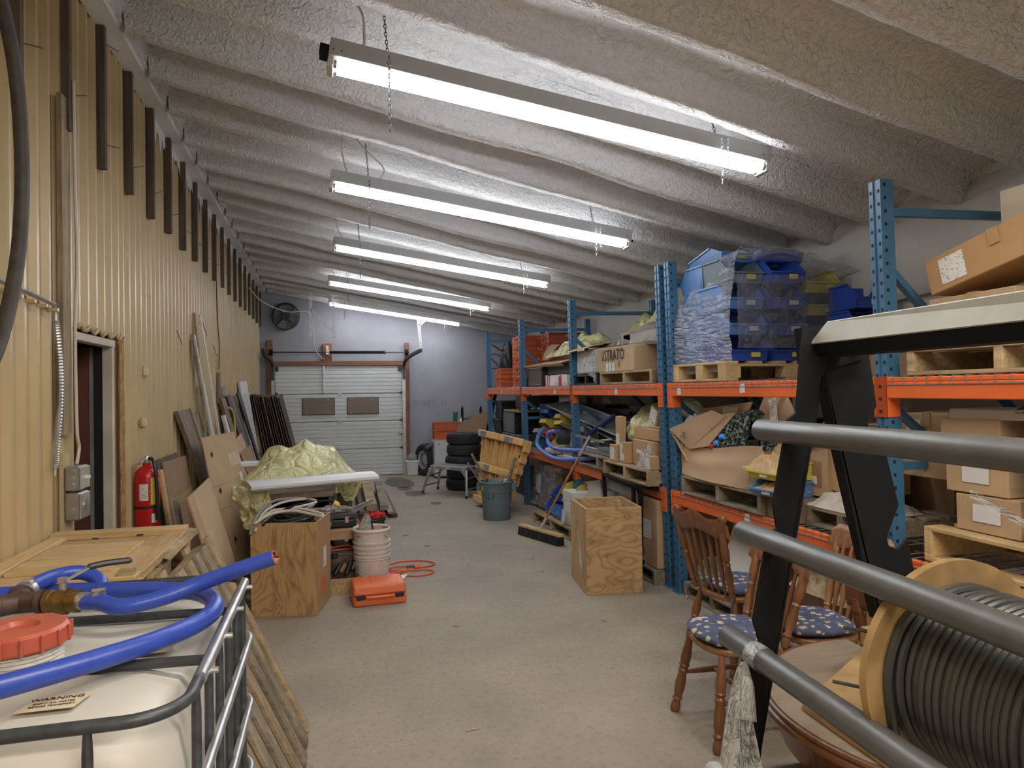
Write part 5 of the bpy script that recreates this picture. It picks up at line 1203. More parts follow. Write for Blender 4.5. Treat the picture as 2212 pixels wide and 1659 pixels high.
single('black_tool', MB().bar((.31, 5.84, .46), (.30, 5.83, .555), .02, .012).bar((.27, 5.83, .555), (.34, 5.83, .545), .012, .012), BLACKP, 'black tool handle standing in the white bucket', 'tool')
single('red_tin', MB().cyl((.17, 6.25, .40), (.17, 6.25, .48), .05, 18), RED, 'small red paint tin behind the white buckets', 'tin', sm=40)
single('tin_stand', MB().box(.12, 6.2, 0, .22, 6.3, .40), MIDBR, 'upright wooden block holding up the red tin', 'block')
# orange case
cm = TR(.325, 5.49, 0, 0, 0, 3)
t = thing('drill_case', 'orange moulded tool case with black latches lying on the floor', 'tool case', m=cm)
obj('lower_shell', MB().prism([(-.19, -.155), (.19, -.155), (.20, -.13), (.20, .13), (.19, .155), (-.19, .155), (-.20, .13), (-.20, -.13)], .0, .075), ORCASE, t, bev=.018, segs=3, sm=40)
obj('upper_shell', MB().hexa(((-.20, -.155, .078), (.20, -.155, .078), (.20, .155, .078), (-.20, .155, .078)), ((-.195, -.14, .155), (.195, -.14, .155), (.195, .15, .155), (-.195, .15, .155))), ORCASE, t, bev=.018, segs=3, sm=40)
obj('lid_panel', MB().box(-.06, -.09, .152, .15, .12, .158), ORCASE, t, bev=.004)
obj('handle', MB().tube(smooth_path([(-.10, -.158, .075), (-.09, -.178, .075), (0, -.183, .076), (.09, -.178, .075), (.10, -.158, .075)]), .011, 8), ORCASE, t, sm=1)
for x in (-.145, .145): obj('latch', MB().box(x-.032, -.168, .055, x+.032, -.152, .09), BLACKP, t, bev=.004)
t = thing('extension_cord', 'orange extension cord looped on the floor beside the buckets', 'cord', (.65, 6.3, 0))
obj('cord', MB().tube(smooth_path([(.40, 6.45, .008), (.60, 6.62, .008), (.80, 6.60, .008), (.90, 6.48, .008), (.86, 6.38, .009), (.70, 6.32, .012), (.55, 6.28, .012), (.46, 6.34, .01), (.52, 6.42, .012), (.64, 6.34, .02), (.56, 6.22, .01), (.62, 6.10, .008), (.74, 6.07, .008), (.85, 6.15, .008), (.80, 6.25, .01), (.62, 6.24, .016), (.48, 6.22, .008)]), .0075, 7), ORCORD, t, w=True, sm=1)
obj('socket', MB().cyl((.63, 6.325, .02), (.70, 6.33, .02), .02, 10), BLACKP, t, w=True); obj('plug', MB().cyl((.70, 6.33, .02), (.755, 6.335, .02), .022, 10), ORCORD, t, w=True)
single('white_plate', MB().quad((.44, 5.98, .003), (.56, 5.99, .003), (.62, 6.10, .02), (.44, 6.08, .02), .004), WHITE, 'flat white plate lying beside the orange cord', 'plate')
# cabinet frame, slabs and trough behind the cable box
t = thing('old_cabinet', 'upturned dark cabinet frame behind the cable box under the white trough', 'cabinet', (-.3, 6.8, 0))
for x in (-.60, -.02): obj('side_panel', MB().box(x-.02, 6.30, 0, x+.02, 7.6, .70), OLDWOOD, t, w=True)
obj('top_slab', MB().box(-.62, 6.28, .70, .02, 7.62, .745), MIDBR, t, w=True, bev=.004); obj('back_panel', MB().box(-.6, 7.58, 0, -.02, 7.6, .7), BLACKP, t, w=True)
obj('shelf', MB().box(-.6, 6.35, .52, -.02, 7.5, .54), BLACKP, t, w=True)
obj('corner_post', MB().box(-.64, 6.27, .45, -.60, 6.30, .72).box(.0, 6.27, .58, .03, 6.30, .73), CHAR, t, w=True)
stick('slab', (-.52, 6.2, .60), (-.06, 6.15, .60), .2, .03, PALW, 'uppermost pale board lying behind the cable box', group='boards behind the cable box')
stick('slab', (-.40, 6.05, .565), (.0, 6.0, .565), .2, .028, DKWOOD, 'black board beneath the uppermost pale one', group='boards behind the cable box')
stick('slab', (-.55, 5.98, .53), (-.02, 5.94, .53), .26, .035, PALW, 'lower pale board resting on the posts behind the cable box', group='boards behind the cable box')
single('post_pair', MB().box(-.5, 5.9, 0, -.45, 6.15, .512).box(-.1, 5.9, 0, -.16, 6.15, .512), OLDWOOD, 'rough posts carrying the boards behind the cable box', 'block')
single('veneer_board', MB().quad((-.10, 7.1, .44), (.17, 7.0, .50), (.20, 7.0, .73), (.02, 7.1, .60), .015), PLY('grey_ply', (.17, .125, .095), (1, 1, 2), 9, .6), 'grey veneered board tilted up beside the cabinet frame', 'board')
single('shelf_stand', MB().box(-.0, 7.02, 0, .10, 7.3, .45), OLDWOOD, 'dark block under the tilted veneered board', 'block')
single('spring_steel', MB().quad((.03, 6.9, .36), (.40, 7.4, .46), (.41, 7.4, .50), (.03, 6.9, .44), .006), SILVER, 'thin pale metal strip pointing out over the lumber', 'strip')
t = thing('light_trough', 'long white reflector trough laid across the cabinet frame in front of the yellow plastic', 'reflector', (-.2, 6.3, .78))
A, B = Vector((-.70, 6.10, .865)), Vector((.355, 6.62, .845)); d = (B-A).normalized(); nrm = Vector((d.y, -d.x, 0))
TP = [(.115, -.04), (.125, -.035), (.125, -.012), (.10, .0), (.05, .018), (.0, .026), (-.05, .022), (-.10, .0), (-.11, -.02)]
def tr_(u, v):
    k = min(7, int(v*8)); f = v*8-k; c_ = TP[k]; e_ = TP[k+1]
    return A.lerp(B, u)+nrm*(c_[0]+(e_[0]-c_[0])*f)+Vector((0, 0, c_[1]+(e_[1]-c_[1])*f))
obj('shell', MB().grid(lambda u, v: tuple(tr_(u, v)), 8, 9), WHITE, t, w=True, sm=30)
for u in (0, 1): obj('end_cap', MB().add([tuple(tr_(u, k/8)) for k in range(9)], [tuple(range(9))]), WHITEP, t, w=True)
obj('base_lip', MB().bar(A+nrm*.108+Vector((0, 0, -.035)), B+nrm*.108+Vector((0, 0, -.035)), .01, .022), WHITE, t, w=True)
t = thing('light_trough', 'second white reflector trough half hidden behind the yellow plastic', 'reflector', (-.6, 7.3, .8))
obj('shell', MB().bar((-.93, 7.15, .93), (.05, 7.55, .90), .12, .05), WHITE, t, w=True, bev=.01); obj('end_cap', MB().bar((-.94, 7.145, .93), (-.925, 7.15, .93), .09, .05), DSTEEL, t, w=True)
def yel(u, v):
    x = -.86+1.10*u; yy = 6.62+1.05*v
    e = min(1, 6*u*(1-u)+.0)*min(1, 5*v*(1-v)+.15)
    hgt = .13+.17*math.exp(-((u-.62)/.25)**2)*math.exp(-((v-.5)/.35)**2)+.12*math.exp(-((u-.25)/.2)**2)
    n1 = noise.noise(Vector((u*3.2, v*3, 1))); n2 = abs(noise.noise(Vector((u*4+3+v*2, v*2.4, 2)))); n3 = abs(noise.noise(Vector((u*9+v*7, v*3-u*2, 5))))
    return (x+.03*n1, yy+.04*n1, .76+hgt*e*(1+.5*n1)+.10*(.25-n2)*e+.03*(.25-n3))
single('yellow_sheet', MB().grid(yel, 90, 70), YELFILM, 'large crumpled translucent yellow plastic sheet heaped over the junk', 'plastic sheet', sm=1)
def yel2(u, v):
    a = Vector((-.83, 6.45, .80)).lerp(Vector((-.60, 6.12, .80)), u) if u < .5 else Vector((-.715, 6.285, .80)).lerp(Vector((-.50, 6.20, .80)), (u-.5)*2)
    n1 = noise.noise(Vector((u*5, v*4, 7))); n2 = abs(noise.noise(Vector((u*11, v*9, 2))))
    return (a.x+.06*n1+.10*v*(1-u)-.02, a.y-.03*n2+.05*n1-.05*v, a.z-.38*v*(1-.35*abs(u-.5)+.15*n1)+.02)
single('yellow_sheet', MB().grid(yel2, 36, 30), YELFILM, 'corner of yellow plastic hanging below the end of the white trough', 'plastic sheet', sm=1)
def yel3(u, v):
    n1 = noise.noise(Vector((u*5, v*4, 17))); n2 = abs(noise.noise(Vector((u*11, v*9, 12))))
    return (.02+.25*u+.03*n1, 6.85-.15*math.sin(PI*u)+.05*n2, .80-.22*v*math.sin(PI*(u*.9+.05))+.03*n1)
single('yellow_sheet', MB().grid(yel3, 26, 24), YELFILM, 'bulge of yellow plastic sagging under the free end of the white trough', 'plastic sheet', sm=1)
# lumber on the floor
G = 'lumber laid on the floor past the buckets'
LB = [((.12, 8.3, .03), (.16, 10.6, .03), .09, .05, GREYW, 'grey plank lowest and nearest the yellow plastic'), ((.24, 8.6, .03), (.30, 11.2, .03), .09, .05, OLDWOOD, 'dark plank on the floor second from the yellow plastic'),
      ((.20, 8.5, .085), (.25, 10.8, .085), .10, .05, GREYW, 'grey plank stacked over the two lowest'), ((.36, 8.75, .05), (.44, 11.3, .05), .13, .09, OLDWOOD, 'thick dark beam on the floor in the lumber pile'),
      ((.47, 9.05, .13), (.50, 11.5, .15), .13, .09, PALW, 'pale thick beam on top of the lumber pile'), ((.64, 9.2, .10), (.70, 11.5, .13), .11, .07, GREYW, 'grey beam with a dark cut end on the lumber pile'),
      ((.58, 8.85, .03), (.62, 10.9, .03), .10, .055, OLDWOOD, 'low dark beam beneath the grey one'), ((.75, 9.0, .03), (.76, 11.2, .03), .08, .04, DKWOOD, 'outermost dark strip of the lumber pile'),
      ((.70, 8.95, .07), (.73, 11.0, .07), .07, .03, PALW, 'thin pale strip along the outer side of the lumber pile'), ((.06, 8.2, .085), (.12, 10.2, .085), .06, .05, GREYW, 'narrow grey plank by the yellow plastic edge'), ((.33, 8.7, .13), (.36, 10.9, .14), .05, .04, OLDWOOD, 'narrow dark batten on top of the pile')]
for a, b_, w_, h_, mt, l in LB: stick('beam', a, b_, w_, h_, mt, l, group=G)
stick('lath', (.06, 7.4, .18), (.22, 7.9, .60), .03, .02, PALW, 'thin lath rising steeply beyond the veneered board')
single('red_rag', blob((.49, 8.70, .07), (.11, .07, .045), 5, 18, .5, 3.5, .4, .3), M('red_cloth', (.62, .03, .035), .7, 0, .1), 'crumpled bright red rag at the end of the lumber pile', 'rag')
single('rag_block', MB().box(.40, 8.63, 0, .60, 8.78, .07), BLACKP, 'dark block under the red rag', 'block')
random.seed(33)
for k in range(16):
    x = random.uniform(.3, 1.9); yy = random.uniform(2.6, 8.5); a = random.uniform(0, PI); l = random.uniform(.02, .07)
    if -.1 < x < .9 and 5.2 < yy < 6.8: continue
    obj('wood_chip', MB().bar((x, yy, .004), (x+l*math.cos(a), yy+l*math.sin(a), .005), .006, .004), random.choice((OLDWOOD, PALW, PINE)), fl)

# ---------------------------------------------------------------- rack goods: upper level
ZU, ZM = 1.652, .807
def bx(label, x, y, z, sx, sy, sz, mat=None, rz=0, ry=0, rx=0, **k):
    return carton(label, TR(x, y, z, rx, ry, rz), sx, sy, sz, mat, **k)
LX = lambda y, z, a=.12, b_=.12: ((-.001, y, z), a, b_, (-1, 0, 0))
LY = lambda x, z, a=.12, b_=.12: ((x, -.001, z), a, b_, (0, -1, 0))
# far bay
for k in range(2): crate(TR(2.66, 10.98, ZU+.158*k), ['bottom orange crate at the aisle edge, upper shelf beside the back wall', 'second orange crate at the aisle edge, upper shelf beside the back wall'][k], .40, .34, .155, 'orange crates on the upper shelf')
W5 = ['bottom', 'second', 'third', 'fourth', 'top']
for k in range(5): crate(TR(2.78, 10.15, ZU+.158*k), '%s orange crate of the tall stack behind the second blue post' % W5[k], .60, .50, .155, 'orange crates on the upper shelf', logo=k > 1)
for k in range(5): crate(TR(3.05, 9.60, ZU+.158*k), '%s orange crate of the stack with printed logo, behind the cardboard flap' % W5[k], .60, .42, .155, 'orange crates on the upper shelf', M('dull_orange_crate', (.42, .085, .04), .5, 0, .12) if k == 0 else bpy.data.materials['dull_orange_crate'], logo=True)
t = thing('black_harness', 'black padded bag with strap beside the tall orange crates', 'bag', (2.95, 11.4, ZU))
obj('body', blob((2.86, 11.28, ZU+.02), (.14, .10, .36), 6, 20, .2, 2, 1.0, .1), BLACKP, t, w=True, sm=1)
obj('strap', MB().bar((2.75, 11.3, ZU+.62), (2.62, 11.4, ZU+.72), .06, .02), BLACKP, t, w=True)
single('steel_hoop', MB().tube([(2.78+.13*math.cos(2*PI*k/24), 11.955, 2.12+.13*math.sin(2*PI*k/24)) for k in range(24)], .009, 6, closed=True), CHAR, 'thin dark hoop hanging beyond the end post of the rack', 'hoop', sm=1)
single('black_rail', MB().bar((2.42, 11.92, 0), (2.98, 12.0, 2.32), .055, .04, (0, 1, 0)), BLACKM, 'black steel rail standing slanted past the far end of the rack', 'rail')
hopper('single green storage bin at the shelf edge under the orange crates', GRNBIN, TR(2.67, 9.66, ZU, 0, -18, -60), .12, .2, .12)
# middle bay
t = thing('speaker_cabinet', 'black cabinet with brown mesh front on the upper shelf, cardboard on it', 'cabinet', (2.9, 9.0, ZU))
obj('body', MB().box(2.66, 8.68, ZU, 3.25, 9.36, ZU+.265), BLACKP, t, w=True, bev=.006)
obj('front_grille', MB().box(2.65, 8.71, ZU+.03, 2.662, 9.33, ZU+.235), M('brown_mesh', (.10, .075, .065), .8, 0, .2, 60), t, w=True)
obj('trim_strip', MB().box(2.648, 8.70, ZU+.02, 2.66, 9.34, ZU+.028).box(2.648, 8.68, ZU+.24, 2.66, 9.36, ZU+.265), SILVER, t, w=True)
obj('corner_foot', MB().box(2.64, 8.67, ZU, 2.67, 8.72, ZU+.05), BLACKP, t, w=True)
single('low_table', MB().box(2.72, 7.8, ZU+.15, 3.6, 8.66, ZU+.27).box(2.76, 7.8, ZU, 2.80, 7.84, ZU+.15).box(3.5, 7.8, ZU, 3.54, 7.84, ZU+.15).box(2.76, 8.6, ZU, 2.8, 8.64, ZU+.15).box(3.5, 8.6, ZU, 3.54, 8.64, ZU+.15), CHAR, 'low dark table of black metal beside the speaker cabinet, boxes under it', 'table')
cols2 = [(.05, 'crumpled white carton with a red stripe nearest the speaker cabinet', .06), (.05, 'thin white carton with red edge, second from the speaker cabinet', .05), (.06, 'thin red and white carton, third from the speaker cabinet', .05)]
yy = 8.62
for i in range(3):
    yy -= .075
    t = bx(cols2[i][1], 2.67, yy, ZU, .24, .06, .13+.01*(i == 0), PAPER, tape='', group='white and red cartons on the upper shelf', rx=(-4, 3, 2)[i])
    obj('red_stripe', MB().box(-.003, .018, .0, -.001, .042, .13), RED, t)
for i, (w_, l) in enumerate(((.33, 'long white carton with printed side at the shelf edge'), (.30, 'white carton with broad red band beside the third post'))):
    yy -= w_+.01
    t = bx(l, 2.67, yy, ZU, .24, w_, .135, PAPER, tape='', group='white and red cartons on the upper shelf')
    if i: obj('red_band', MB().box(-.003, w_*.62, 0, -.001, w_, .135), M('dark_red_print', (.45, .015, .05), .5), t)
    obj('printed_text', MB().box(-.003, .04, .02, -.0015, .13, .024).box(-.003, .04, .03, -.0015, .11, .034), FAINT, t)
t = thing('opened_carton', 'wide tan carton lid lying over the speaker cabinet with one flap up', 'cardboard', (2.9, 8.7, 1.95))
obj('panel', MB().quad((2.60, 9.45, 1.935), (2.60, 7.75, 1.93), (3.1, 7.8, 2.03), (3.1, 9.4, 2.03), .006), CARDL, t, w=True)
obj('side_panel', MB().quad((2.60, 9.45, 1.930), (2.60, 7.75, 1.925), (2.64, 7.75, 1.89), (2.64, 9.45, 1.92), .004), CARDL, t, w=True)
obj('flap', MB().grid(lambda u, v: (2.85-.05*u+.12*v*v, 9.28-.55*u, 2.02+.22*v*(1-.15*u)), 6, 6), CARD, t, w=True, sm=1)
single('yellow_wrap', pile((3.15, 8.25, 2.03), .75, 1.3, .25, 5, 50, 60, 5, .5), YELFILM, 'heap of pale yellow plastic on the carton lid between two blue posts', 'plastic sheet', sm=1)
single('yellow_wrap', pile((3.45, 7.0, 2.03), .45, .9, .42, 9, 40, 50, 4, .5), YELFILM, 'yellow plastic bulge behind the third blue post', 'plastic sheet', sm=1)
single('wrap_box', MB().box(3.2, 6.4, ZU, 3.65, 8.0, 2.03), CHAR, 'dark crate carrying the yellow plastic against the wall', 'crate')
# bay with the printed carton
pallet('black plastic pallet under the white wrapped goods', TR(2.60, 6.60, ZU), 1.0, .68, .11, BLACKP, False, 'plastic_pallet')
t = thing('wrapped_goods', 'white goods wrapped in creased film beside the third blue post', 'wrapped goods', (3.0, 6.95, ZU+.11))
obj('body', blob((3.02, 6.93, ZU+.11), (.42, .33, .16), 3, 30, .06, 3, 1.0, .06), M('creased_white_film', (.60, .60, .60), .18, 0, .12, 9, .02, 22), t, w=True, sm=1)
obj('block', MB().box(2.61, 6.62, ZU+.115, 3.4, 7.24, ZU+.375), M('white_wrap', (.56, .56, .57), .2, 0, .15, 9, .01, 22), t, w=True, bev=.03, segs=3)
obj('hanging_film', MB().grid(lambda u, v: (2.585-.01*math.sin(u*9), 6.60+.20*u, ZU+.30-.29*v*(1-.4*u)), 10, 10), CLEARFILM, t, w=True, sm=1)
pallet('wooden pallet under the carton printed with large letters', TR(2.59, 5.34, ZU), 1.0, 1.16, .118, PALW)
t = bx('long brown carton printed with STRATO on its side', 2.60, 5.72, ZU+.12, .98, .86, .245, CARD, tape='', crush=.012)
text('printed_word', 'I/STRATO', .15, TR(-.003, .47, .155, 90, 0, -90), BLK, t, w=False, ext=.001, sx=.85)
for k in range(3): paper(t, (-.002, .60-.075*k, .045), .06, .08, (-1, 0, 0))
paper(t, (-.002, .33, .075), .05, .06, (-1, 0, 0), TAPE); paper(t, (-.002, .83, .20), .05, .05, (-1, 0, 0))
t = thing('open_carton', 'slanting carton with a torn flap above the white wrapped goods', 'cardboard box', (2.9, 6.8, 2.03))
obj('panel', MB().quad((2.59, 7.35, 2.045), (2.60, 6.55, 2.055), (3.0, 6.55, 2.13), (3.0, 7.35, 2.10), .005), CARD, t, w=True)
obj('flap', MB().quad((2.50, 7.25, 2.01), (2.50, 6.75, 2.02), (2.60, 6.65, 2.06), (2.60, 7.35, 2.05), .004), CARDL, t, w=True)
obj('wood_end', MB().quad((2.72, 6.25, 2.03), (2.72, 6.05, 2.03), (2.72, 6.05, 2.14), (2.72, 6.25, 2.14), .02), PALW, t, w=True)
single('clear_sheet', pile((3.10, 6.15, 2.03), .8, 1.2, .20, 12, 50, 50, 5, .5), GREYFILM, 'crumpled clear plastic over the printed carton', 'plastic sheet', sm=1)
single('long_tray', MB().box(2.72, 5.35, 2.10, 3.4, 6.2, 2.12).box(2.72, 5.35, 2.02, 2.74, 6.2, 2.10).box(3.36, 5.35, 2.02, 3.4, 6.2, 2.10), M('grey_tray', (.30, .28, .25), .6), 'grey flat tray lying on the printed carton beside the double post', 'tray')
single('yellow_wrap', pile((3.45, 5.95, 2.12), .45, .55, .14, 14, 30, 30, 4, .5), YELFILM, 'small yellow plastic mound on the grey tray', 'plastic sheet', sm=1)
single('fan_housing', MB().lathe([(.0, 0), (.14, 0), (.16, .03), (.15, .10), (.1, .16), (0, .18)], 20, TR(3.5, 5.45, 2.12)), BLACKP, 'black round housing behind the double blue posts', 'housing', sm=40)
# bins wrapped on a pallet
pallet('pale block pallet under the film wrapped blue bins', TR(2.585, 4.20, ZU), 1.04, .76, .135, PINE, True, ndeck=6)
random.seed(4)
zb = ZU+.137; G = 'film wrapped bins on the upper shelf'
rowsn = ['lowest', 'second lowest', 'third', 'topmost']
mats = [[BLUEBIN, BLUEBIN2, BLUEBIN2, CANGREY], [BLUEBIN, BLUEBIN, BLUEBIN, BLUEBIN], [BLUEBIN, BLUEBIN, YELBIN, YELBIN]]
cn = ['column nearest the aisle', 'middle column', 'column nearest the wall']
for c in range(3):
    for r_ in range(4):
        dx = random.uniform(-.01, .012); up = (c == 0 and r_ == 3)
        z = zb+.183*r_ - (.02*r_ if c == 2 else 0)
        if c == 2 and r_ == 3: z -= .0
        hopper('%s %s bin of the %s in the wrapped stack' % (rowsn[r_], 'yellow' if mats[c][r_] is YELBIN else 'blue', cn[c]), mats[c][r_], TR(2.80+.315*c+dx, 4.22+.02*r_*(c == 0)+.03*(c == 2), z, 0, 0, random.uniform(-2, 2)), .295, .36, .178, G, .05, YELBIN if r_ in (0, 3) else PRINT)
        hopper('%s back row bin of the %s in the wrapped stack' % (rowsn[r_], cn[c]), BLUEBIN2 if c == 0 else BLUEBIN, TR(2.80+.315*c, 4.945, z, 0, 0, 180), .295, .34, .178, G)
hopper('blue bin turned on its side on top of the wrapped stack', BLUEBIN2, TR(2.86, 4.45, zb+.735, -14, 0, 4), .28, .40, .15, G, .05, YELBIN)
hopper('dark blue bin lying on the middle column of the wrapped stack', BLUEBIN, TR(3.22, 4.40, zb+.735, -8, 0, -4), .30, .40, .14, G)
hopper('spare blue bin beyond the yellow ones by the wall', BLUEBIN, TR(3.52, 3.88, zb+.34, 0, 0, -6), .28, .30, .17, G, .02, PRINT)
hopper('lower spare blue bin by the wall', BLUEBIN, TR(3.52, 3.88, zb+.16, 0, 0, -3), .28, .30, .17, G, .03, YELBIN)
single('spare_bin_stand', MB().box(3.36, 3.86, ZU, 3.66, 4.18, zb+.155), CARDD, 'carton beneath the spare blue bins by the wall', 'cardboard box')
# clear stretch film drawn over the stack: aisle face, top and part of the front
def filmx(u, v):     # aisle side
    y = 4.99-.80*u; z = ZU+.06+(.72+.14*u)*v
    n1 = noise.noise(Vector((u*5, v*4, 3))); n2 = abs(noise.noise(Vector((u*14, v*7+u*6, 4))))
    return (2.635-.05*math.sin(PI*v)*(1-u*.4)-.03*n1+.02*n2+.07*v*v, y, z+.02*n1)
t = thing('stretch_film', 'shiny clear stretch film wound around the blue bins', 'plastic film', (3.0, 4.6, ZU+.06))
obj('side_wrap', MB().grid(filmx, 70, 60), CLEARFILM, t, w=True, sm=1)
def filmt(u, v):
    a = Vector(filmx(u, 1)); n1 = noise.noise(Vector((u*5, v*5, 8))); n2 = abs(noise.noise(Vector((u*14, v*9, 9))))
    z = a.z*(1-v)+2.42*v+.06*math.sin(PI*v)
    return (a.x+(.98)*v, a.y-.02*v, z+.03*n1-.03*n2)
obj('top_wrap', MB().grid(filmt, 50, 50), CLEARFILM, t, w=True, sm=1)
def filmf(u, v):
    n2 = abs(noise.noise(Vector((u*5, v*12+u*5, 19))))
    return (2.66+.92*u, 4.165-.02*n2-.02*math.sin(PI*u), ZU+.22+.50*v+.09*u*math.sin(PI*v))
FFRONT = FILM('thin_front_film', (.35, .37, .45), .28, .12, 20, .02, .2)
obj('front_wrap', MB().grid(filmf, 50, 40), FFRONT, t, w=True, sm=1)
bx('long brown carton row behind the posts on the upper shelf', 3.15, 2.95, ZU, .45, .85, .135, CARDD)
# nearest bay, upper
pallet('pallet carrying brown cartons at the near end of the upper shelf', TR(2.60, 1.76, ZU), 1.0, .92, .125, PALW)
bx('lowest brown carton on the near upper pallet', 2.70, 2.22, ZU+.128, .62, .42, .225, CARD, labels=(LX(.30, .17, .14, .06),))
bx('second brown carton on the near upper pallet beside the lowest', 2.74, 1.78, ZU+.128, .58, .42, .25, CARDD)
bx('tilted brown carton with taped label on top of the near upper stack', 2.72, 1.95, 2.185, .32, .72, .17, M('card_orange', (.46, .27, .125), .85, 0, .06, 3, .0008, 60), rx=-13, labels=(LX(.58, .085, .13, .12),))
bx('topmost pale corrugated carton by the near end of the rack', 3.08, 2.08, 2.352, .45, .52, .17, M('pale_corrugated', (.58, .52, .40), .8, 0, .05))
bx('tall brown carton behind the tilted one at the wall side', 3.35, 2.0, ZU+.128, .32, .66, .57, CARDD)

# ---------------------------------------------------------------- rack goods: middle level
t = thing('black_tub', 'open black tub with ribs on the middle shelf at the far end', 'tub', (2.9, 11.7, ZM))
obj('body', MB().hexa(((2.70, 11.15, ZM), (3.3, 11.15, ZM), (3.3, 11.6, ZM), (2.70, 11.6, ZM)), ((2.66, 11.1, ZM+.31), (3.34, 11.1, ZM+.31), (3.34, 11.62, ZM+.31), (2.66, 11.62, ZM+.31))), BLACKP, t, w=True)
for k in range(4): obj('rib', MB().box(2.665, 11.12+.13*k, ZM+.02, 2.69, 11.14+.13*k, ZM+.30), CHAR, t, w=True)
obj('rim', MB().box(2.64, 11.08, ZM+.30, 3.36, 11.64, ZM+.33), BLACKP, t, w=True, bev=.006)
t = thing('black_tub', 'smaller black tub stacked above the ribbed one', 'tub', (2.9, 11.4, ZM+.33))
obj('body', MB().box(2.70, 11.15, ZM+.332, 3.2, 11.58, ZM+.62), BLACKP, t, w=True, bev=.01); obj('rim', MB().box(2.68, 11.13, ZM+.60, 3.22, 11.6, ZM+.63), CHAR, t, w=True)
t = thing('microwave', 'old black microwave with a scratched grey side on the middle shelf', 'microwave', (3.0, 10.4, ZM+.12))
obj('body', MB().box(2.70, 10.30, ZM+.13, 3.20, 11.02, ZM+.46), BLACKP, t, w=True, bev=.01); obj('side_plate', MB().box(2.694, 10.32, ZM+.14, 2.701, 11.0, ZM+.45), M('scratched_grey', (.13, .14, .145), .6, .1, .35, 12), t, w=True)
obj('door', MB().box(2.74, 10.285, ZM+.16, 3.05, 10.30, ZM+.43), HOLE, t, w=True); obj('handle', MB().box(3.07, 10.26, ZM+.17, 3.09, 10.29, ZM+.42), CHAR, t, w=True)
single('black_base_crate', MB().box(2.68, 9.9, ZM, 3.4, 11.03, ZM+.125), CHAR, 'low black crate beneath the microwave', 'crate', bev=.01)
single('pale_board', MB().box(2.69, 10.0, ZM+.465, 3.1, 10.95, ZM+.495), PALW, 'pale wooden board lying on the microwave', 'board')
single('wooden_dish', MB().lathe([(0, 0), (.08, 0), (.12, .025), (.11, .03), (0, .012)], 20, TR(2.85, 10.3, ZM+.497)), MIDBR, 'shallow wooden dish on the pale board', 'dish', sm=40)
bx('grey carton standing above the microwave under the beam', 2.85, 10.1, ZM+.53, .5, .7, .18, CHAR, tape='')
t = thing('cast_iron_box', 'black cast box with a small white mark behind the green bins', 'box', (3.1, 9.0, ZM))
obj('body', MB().box(2.95, 8.9, ZM, 3.6, 9.8, ZM+.60), BLACKP, t, w=True)
random.seed(6); G = 'stacking bins jumbled on the middle shelf'
Z2 = ZM
bins = [(BLUEBIN, 2.78, 9.05, .41, .22, 'upended blue bin topping the jumbled bins'), (YELBIN, 2.80, 8.55, .36, .26, 'wide upended yellow bin at the top of the jumble'), (YELBIN, 2.80, 8.52, .28, .27, 'second wide yellow bin below the top one'),
        (YELBIN, 2.75, 9.02, .28, .20, 'yellow bin under the upended blue one'), (BLUEBIN, 2.76, 8.50, .165, .24, 'wide blue bin halfway up the jumble'), (GREYBIN, 2.72, 9.28, .14, .16, 'pale grey bin at the far side of the jumble'),
        (REDBIN, 2.73, 8.95, .15, .15, 'small red bin wedged mid jumble'), (YELBIN, 2.75, 8.50, .05, .22, 'lowest yellow bin of the jumble'), (GRNBIN, 2.72, 9.22, .0, .22, 'green bin on the shelf near the second post'), (BLUEBIN, 2.74, 8.92, .0, .16, 'small blue bin on the shelf between green and yellow')]
for mt, x, y, dz, wd, l in bins: hopper(l, mt, TR(x, y, Z2+dz+.125, 0, 180+random.uniform(-5, 5), -86+random.uniform(-12, 12)) if dz > .12 else TR(x-.02, y, Z2+dz, 0, 0, -85+random.uniform(-8, 8)), wd, .26, .12, G)
single('bin_prop', MB().box(2.86, 8.35, ZM, 3.3, 9.3, ZM+.10).box(2.9, 8.4, ZM+.10, 3.3, 9.3, ZM+.27), CARDD, 'brown carton carrying the jumbled bins', 'cardboard box')
for k, yy in enumerate((5.25, 5.98, 6.71, 7.44, 8.17)):  # black boxes added behind the goods to darken the rack interior
    t = thing('dark_backdrop', ['dark backdrop box added at the wall behind the yellow bag', 'second added dark backdrop box behind the yellow bag', 'dark backdrop box added at the wall behind the machine parts', 'dark backdrop box added at the wall behind the navy hose', 'dark backdrop box added at the wall behind the vacuum machine'][k], 'backdrop', (3.45, yy, ZM), group='dark backdrop boxes added along the wall')
    obj('body', MB().box(3.34, yy, ZM, 3.62, yy+.70, ZM+.60-.04*(k % 2)), BLACKP, t, w=True, bev=.01); obj('rim', MB().box(3.32, yy-.01, ZM+.54-.04*(k % 2), 3.33, yy+.71, ZM+.60-.04*(k % 2)), CHAR, t, w=True)
for k, (p, q) in enumerate((((2.80, 8.95, 1.40), (2.72, 5.95, 1.10)), ((2.86, 8.85, 1.36), (2.78, 6.15, 1.02)), ((2.92, 8.7, 1.33), (2.9, 6.1, .98)))):
    t = thing('storm_window', ['upper aluminium framed glass pane slanting across the blue post', 'second aluminium framed pane under the upper one', 'lowest aluminium framed pane of the slanting three'][k], 'framed pane', q, group='aluminium framed panes')
    p, q = Vector(p), Vector(q); wv = Vector((.34, .02, .05)) if k != 1 else Vector((.3, 0, .02))
    obj('glass', MB().quad(p, q, q+wv, p+wv, .004), GLASS, t, w=True)
    for a, b_ in ((p, q), (p+wv, q+wv), (p, p+wv), (q, q+wv)): obj('frame_bar', MB().bar(a, b_, .028, .018), SILVER, t, w=True)
